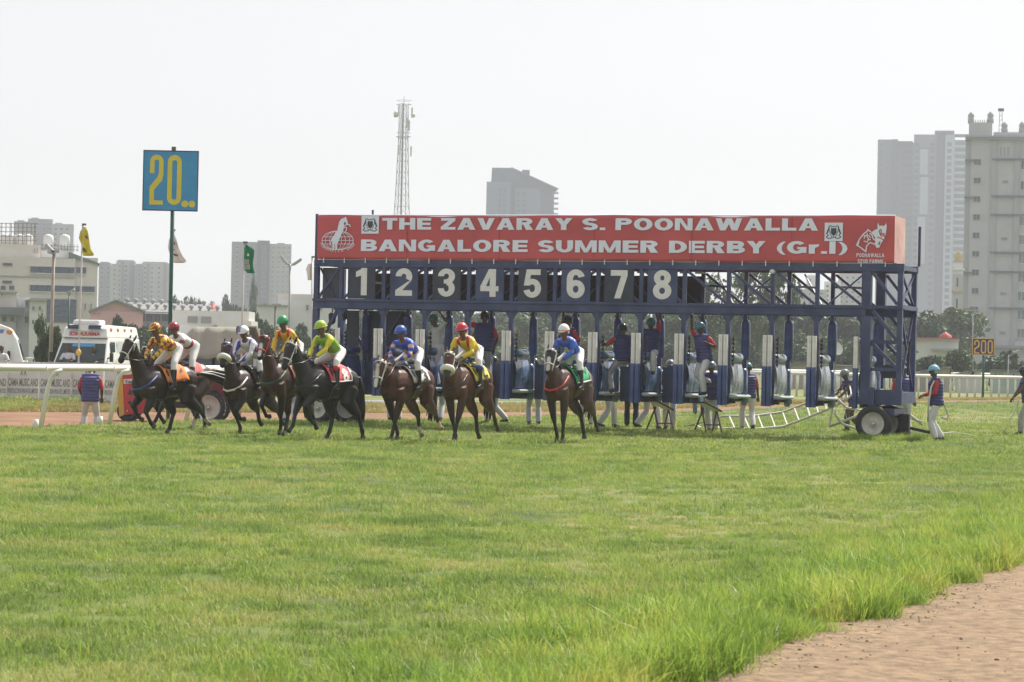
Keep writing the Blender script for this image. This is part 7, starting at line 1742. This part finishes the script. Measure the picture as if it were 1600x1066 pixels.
crew("handler striding right behind the leg of the sixth stall's door, one dark shoe lifted", G(948, 65.0), 255, helmet=NAVYH, scale=1.0, feet=WALK, hands=[(.2, .26, .8), (-.1, -.26, .8)])
crew("handler in dark helmet behind the fifth tailgate, white legs below it", G(917, 66.4), 15, helmet=NAVYH, scale=.98)
crew("handler running behind the yellow clothed horse, dark helmet over the tailgate", G(774, 66.2), 100, helmet=BLK, scale=1.0, feet=WALK2)
crew("handler standing behind the fourth stall, his white legs under the ledge", G(834, 65.8), 175, helmet=NAVYH, scale=.98)
crew("handler behind the third stall, white trousers between the horses' legs", G(684, 66.4), 185, helmet=NAVYH, scale=.98, feet=WALK)
crew("handler behind the second stall, legs showing under the blazed horse", G(616, 67.0), 170, helmet=NAVYH, scale=.98)
crew("handler behind the nearly black horse, only his pale legs visible", G(452, 64.0), 170, helmet=NAVYH, scale=.96)
# around the right tower and the track
boy = crew("boy in a dark helmet, sleeveless purple vest and brown trousers dragging the white tape ladder", G(1331, 66.2), 66, pel=(-.05, 0, .84), lean=24, hands=[(.52, .14, .86), (.5, -.16, .9)], feet=[(.20, .09, .075), (-.36, -.09, .11)], helmet=GREYH, scale=.98, trousers=M_browntr, sleeves='none', shirt=M_vest, headlean=16)
crew("handler with his back turned between the gate's right tower posts", G(1412, 63.0), 172, helmet=(.5, .55, .55), scale=1.0, hands=[(.25, .2, .95), (.1, -.3, .8)])
crew("handler in a light blue helmet and red sleeve walking beside the gate's drawbar", G(1462, 58.9), 88, lean=4, hands=[(.28, .06, 1.06), (.30, -.10, 1.04)], feet=[(.02, .09, .075), (-.16, -.09, .085)], helmet=LBLUE, scale=1.0, sleeves='long', kpole=[(1, 0, 0), (1, 0, 0)])
crew("handler at the right edge of the picture in a navy cap pulling white tape", G(1606, 66.5), 84, lean=10, hands=[(.42, .12, .95), (.40, -.10, .9)], helmet=NAVYH, scale=1.02, sleeves='none', trousers=M_greytr, feet=WALK)
crew("handler seen from behind at the left beyond the near rail, white trousers and no helmet", G(139.5, 59.6, -.33), 180, lean=3, hands=[(.22, .22, .92), (.20, -.24, .90)], feet=[(.0, .17, .07), (-.02, -.17, .07)], helmet=None, scale=1.0, headlean=50)
# people in and at the vehicles
def sitter(label, px, py, D, phi, shirt, **k):
    p = at(px, py, D); return person(label, Vector((p.x, p.y, p.z - 1.62)), face(phi), (0, 0, .90), 2, [(.42, .1, .45), (.42, -.1, .45)], k.pop("hands", [(.42, .2, 1.12), (.42, -.2, 1.12)]), 'handler', "person", "people in the parked vehicles", helmet=None, shirt=shirt, kpole=[(.3, 0, 1), (.3, 0, 1)], **k)
sitter("driver in a white shirt behind the windscreen of the front facing ambulance", 108, 543, 92.7, 10, M_whsh)
sitter("passenger in a white shirt at the right of the ambulance windscreen", 147, 545, 92.7, 10, M_whsh)
sitter("man leaning on the open window of the minibus at the left edge", 4, 544, 92.55, 30, M_whsh, hands=[(.3, .3, 1.14), (.35, -.1, 1.12)])
finish_organics()

# ================================================================== SMALL THINGS AROUND THE GATE
M_tape = mat("white_tape", (.50, .49, .45), .6, .1, 6)
# white tape ladder trailing over the grass to the boy's hands
r1 = [(1070, 664, 66.0, 0), (1130, 0, 66.0, .04), (1180, 0, 66.4, .06), (1222, 0, 66.8, .16), (1262, 0, 67, .42), (1290, 0, 66.8, .62), (1318, 0, 66.2, .86), (1331, 0, 66.0, 1.06)]
lad = thing("tape_ladder", "white tape ladder trailing over the grass behind the gate", "tape", G(1180, 66.4)); o0 = lad.location
def LP(px, D, z): return G(px, D, z) - Vector(o0)
A = [LP(p[0], p[2], p[3] + .28 if i > 0 else .02) for i, p in enumerate(r1)]; B = [LP(p[0] + 2, p[2] - .5, max(.015, p[3] - .08)) for p in r1]
for row in (A, B): mb = MB(); mb.loft(row, [(.03, .008)] * len(row), 6, side=(0, 0, 1)); mb.build("tape", M_tape, lad)
def along(row, t): u = t * (len(row) - 1.0001); i = int(u); return row[i].lerp(row[i + 1], u - i)
rung = 0
for k in range(15): mb = MB(); mb.bar(along(A, (k + .6) / 15.3), along(B, (k + .9) / 15.3), .035, .012); mb.build("rung", M_tape, lad)
lad2 = thing("tape_ladder", "tangle of white tape ladder hanging behind the gate's right wheels", "tape", G(1375, 65.5)); o0 = lad2.location
C1 = [(1331, 66, 1.1), (1328, 65.8, .9), (1310, 65.6, .75), (1304, 65.5, .45), (1316, 65.5, .2), (1345, 65.5, .05)]; C2 = [(1304, 65.6, .9), (1322, 65.5, .62), (1345, 65.5, .55), (1375, 65.4, .62), (1412, 65.2, .45), (1440, 65, .3)]; C3 = [(1296, 65.6, .12), (1330, 65.5, .35), (1352, 65.4, .5), (1385, 65.3, .38), (1420, 65.1, .5), (1442, 65, .22)]
for row in (C1, C2, C3): mb = MB(); mb.loft([LP(*p) for p in row], [(.03, .008)] * 6, 6, side=(0, 0, 1)); mb.build("tape", M_tape, lad2)
for k in range(7): mb = MB(); mb.bar(along([LP(*p) for p in C2], k / 6.2), along([LP(*p) for p in C3], k / 6.2), .05, .012); mb.build("rung", M_tape, lad2)
tp = thing("tape_strip", "flat strip of white tape lying on the grass right of the walking handler", "tape", G(1490, 62)); o0 = tp.location
mb = MB(); mb.loft([LP(1440, 62, .12), LP(1466, 62, .10), LP(1490, 62, .14), LP(1510, 62, .10), LP(1524, 62.3, .05)], [(.10, .006), (.11, .006), (.12, .006), (.05, .006), (.02, .004)], 6, side=(0, 1, 0)); mb.build("strip", M_tape, tp)
tp = thing("tape_strip", "white tape drooping from the hands of the handler at the right edge", "tape", G(1590, 66)); o0 = tp.location
for k, row in enumerate(([(1592, 66.2, .92), (1589, 66, .62), (1594, 66, .35), (1598, 66, .05)], [(1592, 66.2, .9), (1582, 66, .5), (1576, 66, .25), (1566, 66, .05)])): mb = MB(); mb.loft([LP(*p) for p in row], [(.05, .008)] * 4, 6, side=(0, 1, 0)); mb.build("strip", M_tape, tp)
rp_ = thing("lead_rope", "pale lead rope looped over the walking handler's shoulder and trailing to the ground", "rope", G(1462, 58.7)); o0 = rp_.location
mb = MB(); mb.loft([LP(1450, 58.6, .45), LP(1451, 58.5, .9), LP(1455, 58.6, 1.25), LP(1461, 58.75, 1.42), LP(1469, 58.9, 1.30), LP(1474, 58.9, .9), LP(1482, 58.9, .58), LP(1479, 58.9, .5), LP(1470, 58.9, .56)], [.022] * 9, 8); mb.build("rope", M_tape, rp_)
# folding step stools
M_stool = mat("stool_steel", (.10, .05, .045), .5, .2, 8)
for k, (px, D, rz) in enumerate(((1033, 62.2, .5), (1108, 61.7, .45))):
    st = thing("step_stool", ["folding step stool with a white pad under the stall right of board seven", "folding step stool with a white pad under the ninth stall"][k], "stool", G(px, D), rz, "folding step stools under the gate")
    for sx in (-1, 1):
        mb = MB(); mb.bar((sx * .22, -.25, 0), (sx * .20, .05, .62), .03); mb.build("leg", M_stool, st); mb = MB(); mb.bar((sx * .25, .3, 0), (sx * .19, -.04, .60), .03); mb.build("leg", M_stool, st)
    MB().bar((-.21, -.17, .2), (.21, -.17, .2), .03).build("cross_bar", M_stool, st)
    mb = MB(); mb.box((0, .02, .64), (.46, .36, .05), 0, Matrix.Rotation(rad(24), 3, 'Y')); mb.build("pad", M_whitep, st)
    mb = MB(); c = [Vector((-.24, -.17, .74)), Vector((.24, -.17, .53)), Vector((.24, .21, .53)), Vector((-.24, .21, .74))]
    for i in range(4): mb.bar(c[i], c[(i + 1) % 4], .03)
    mb.build("pad_frame", M_stool, st)
# whip in the number 4 jockey's hand and the second jockey's
for px, py, D, lab in ((735, 556, 50.9, "short black whip held by the jockey in yellow with the red cap"), (407, 590, 53.0, "long black whip trailing from the jockey in white and blue")):
    a = at(px, py, D); w = thing("riding_whip", lab, "whip", a); mb = MB(); mb.loft([(-.16, 0, -.12), (.0, 0, 0), (.28, 0, .22)], [.012, .010, .005], 6); mb.build("shaft", M_leather, w); MB().bar((.26, 0, .205), (.32, 0, .25), .03, .006).build("flap", M_leather, w)
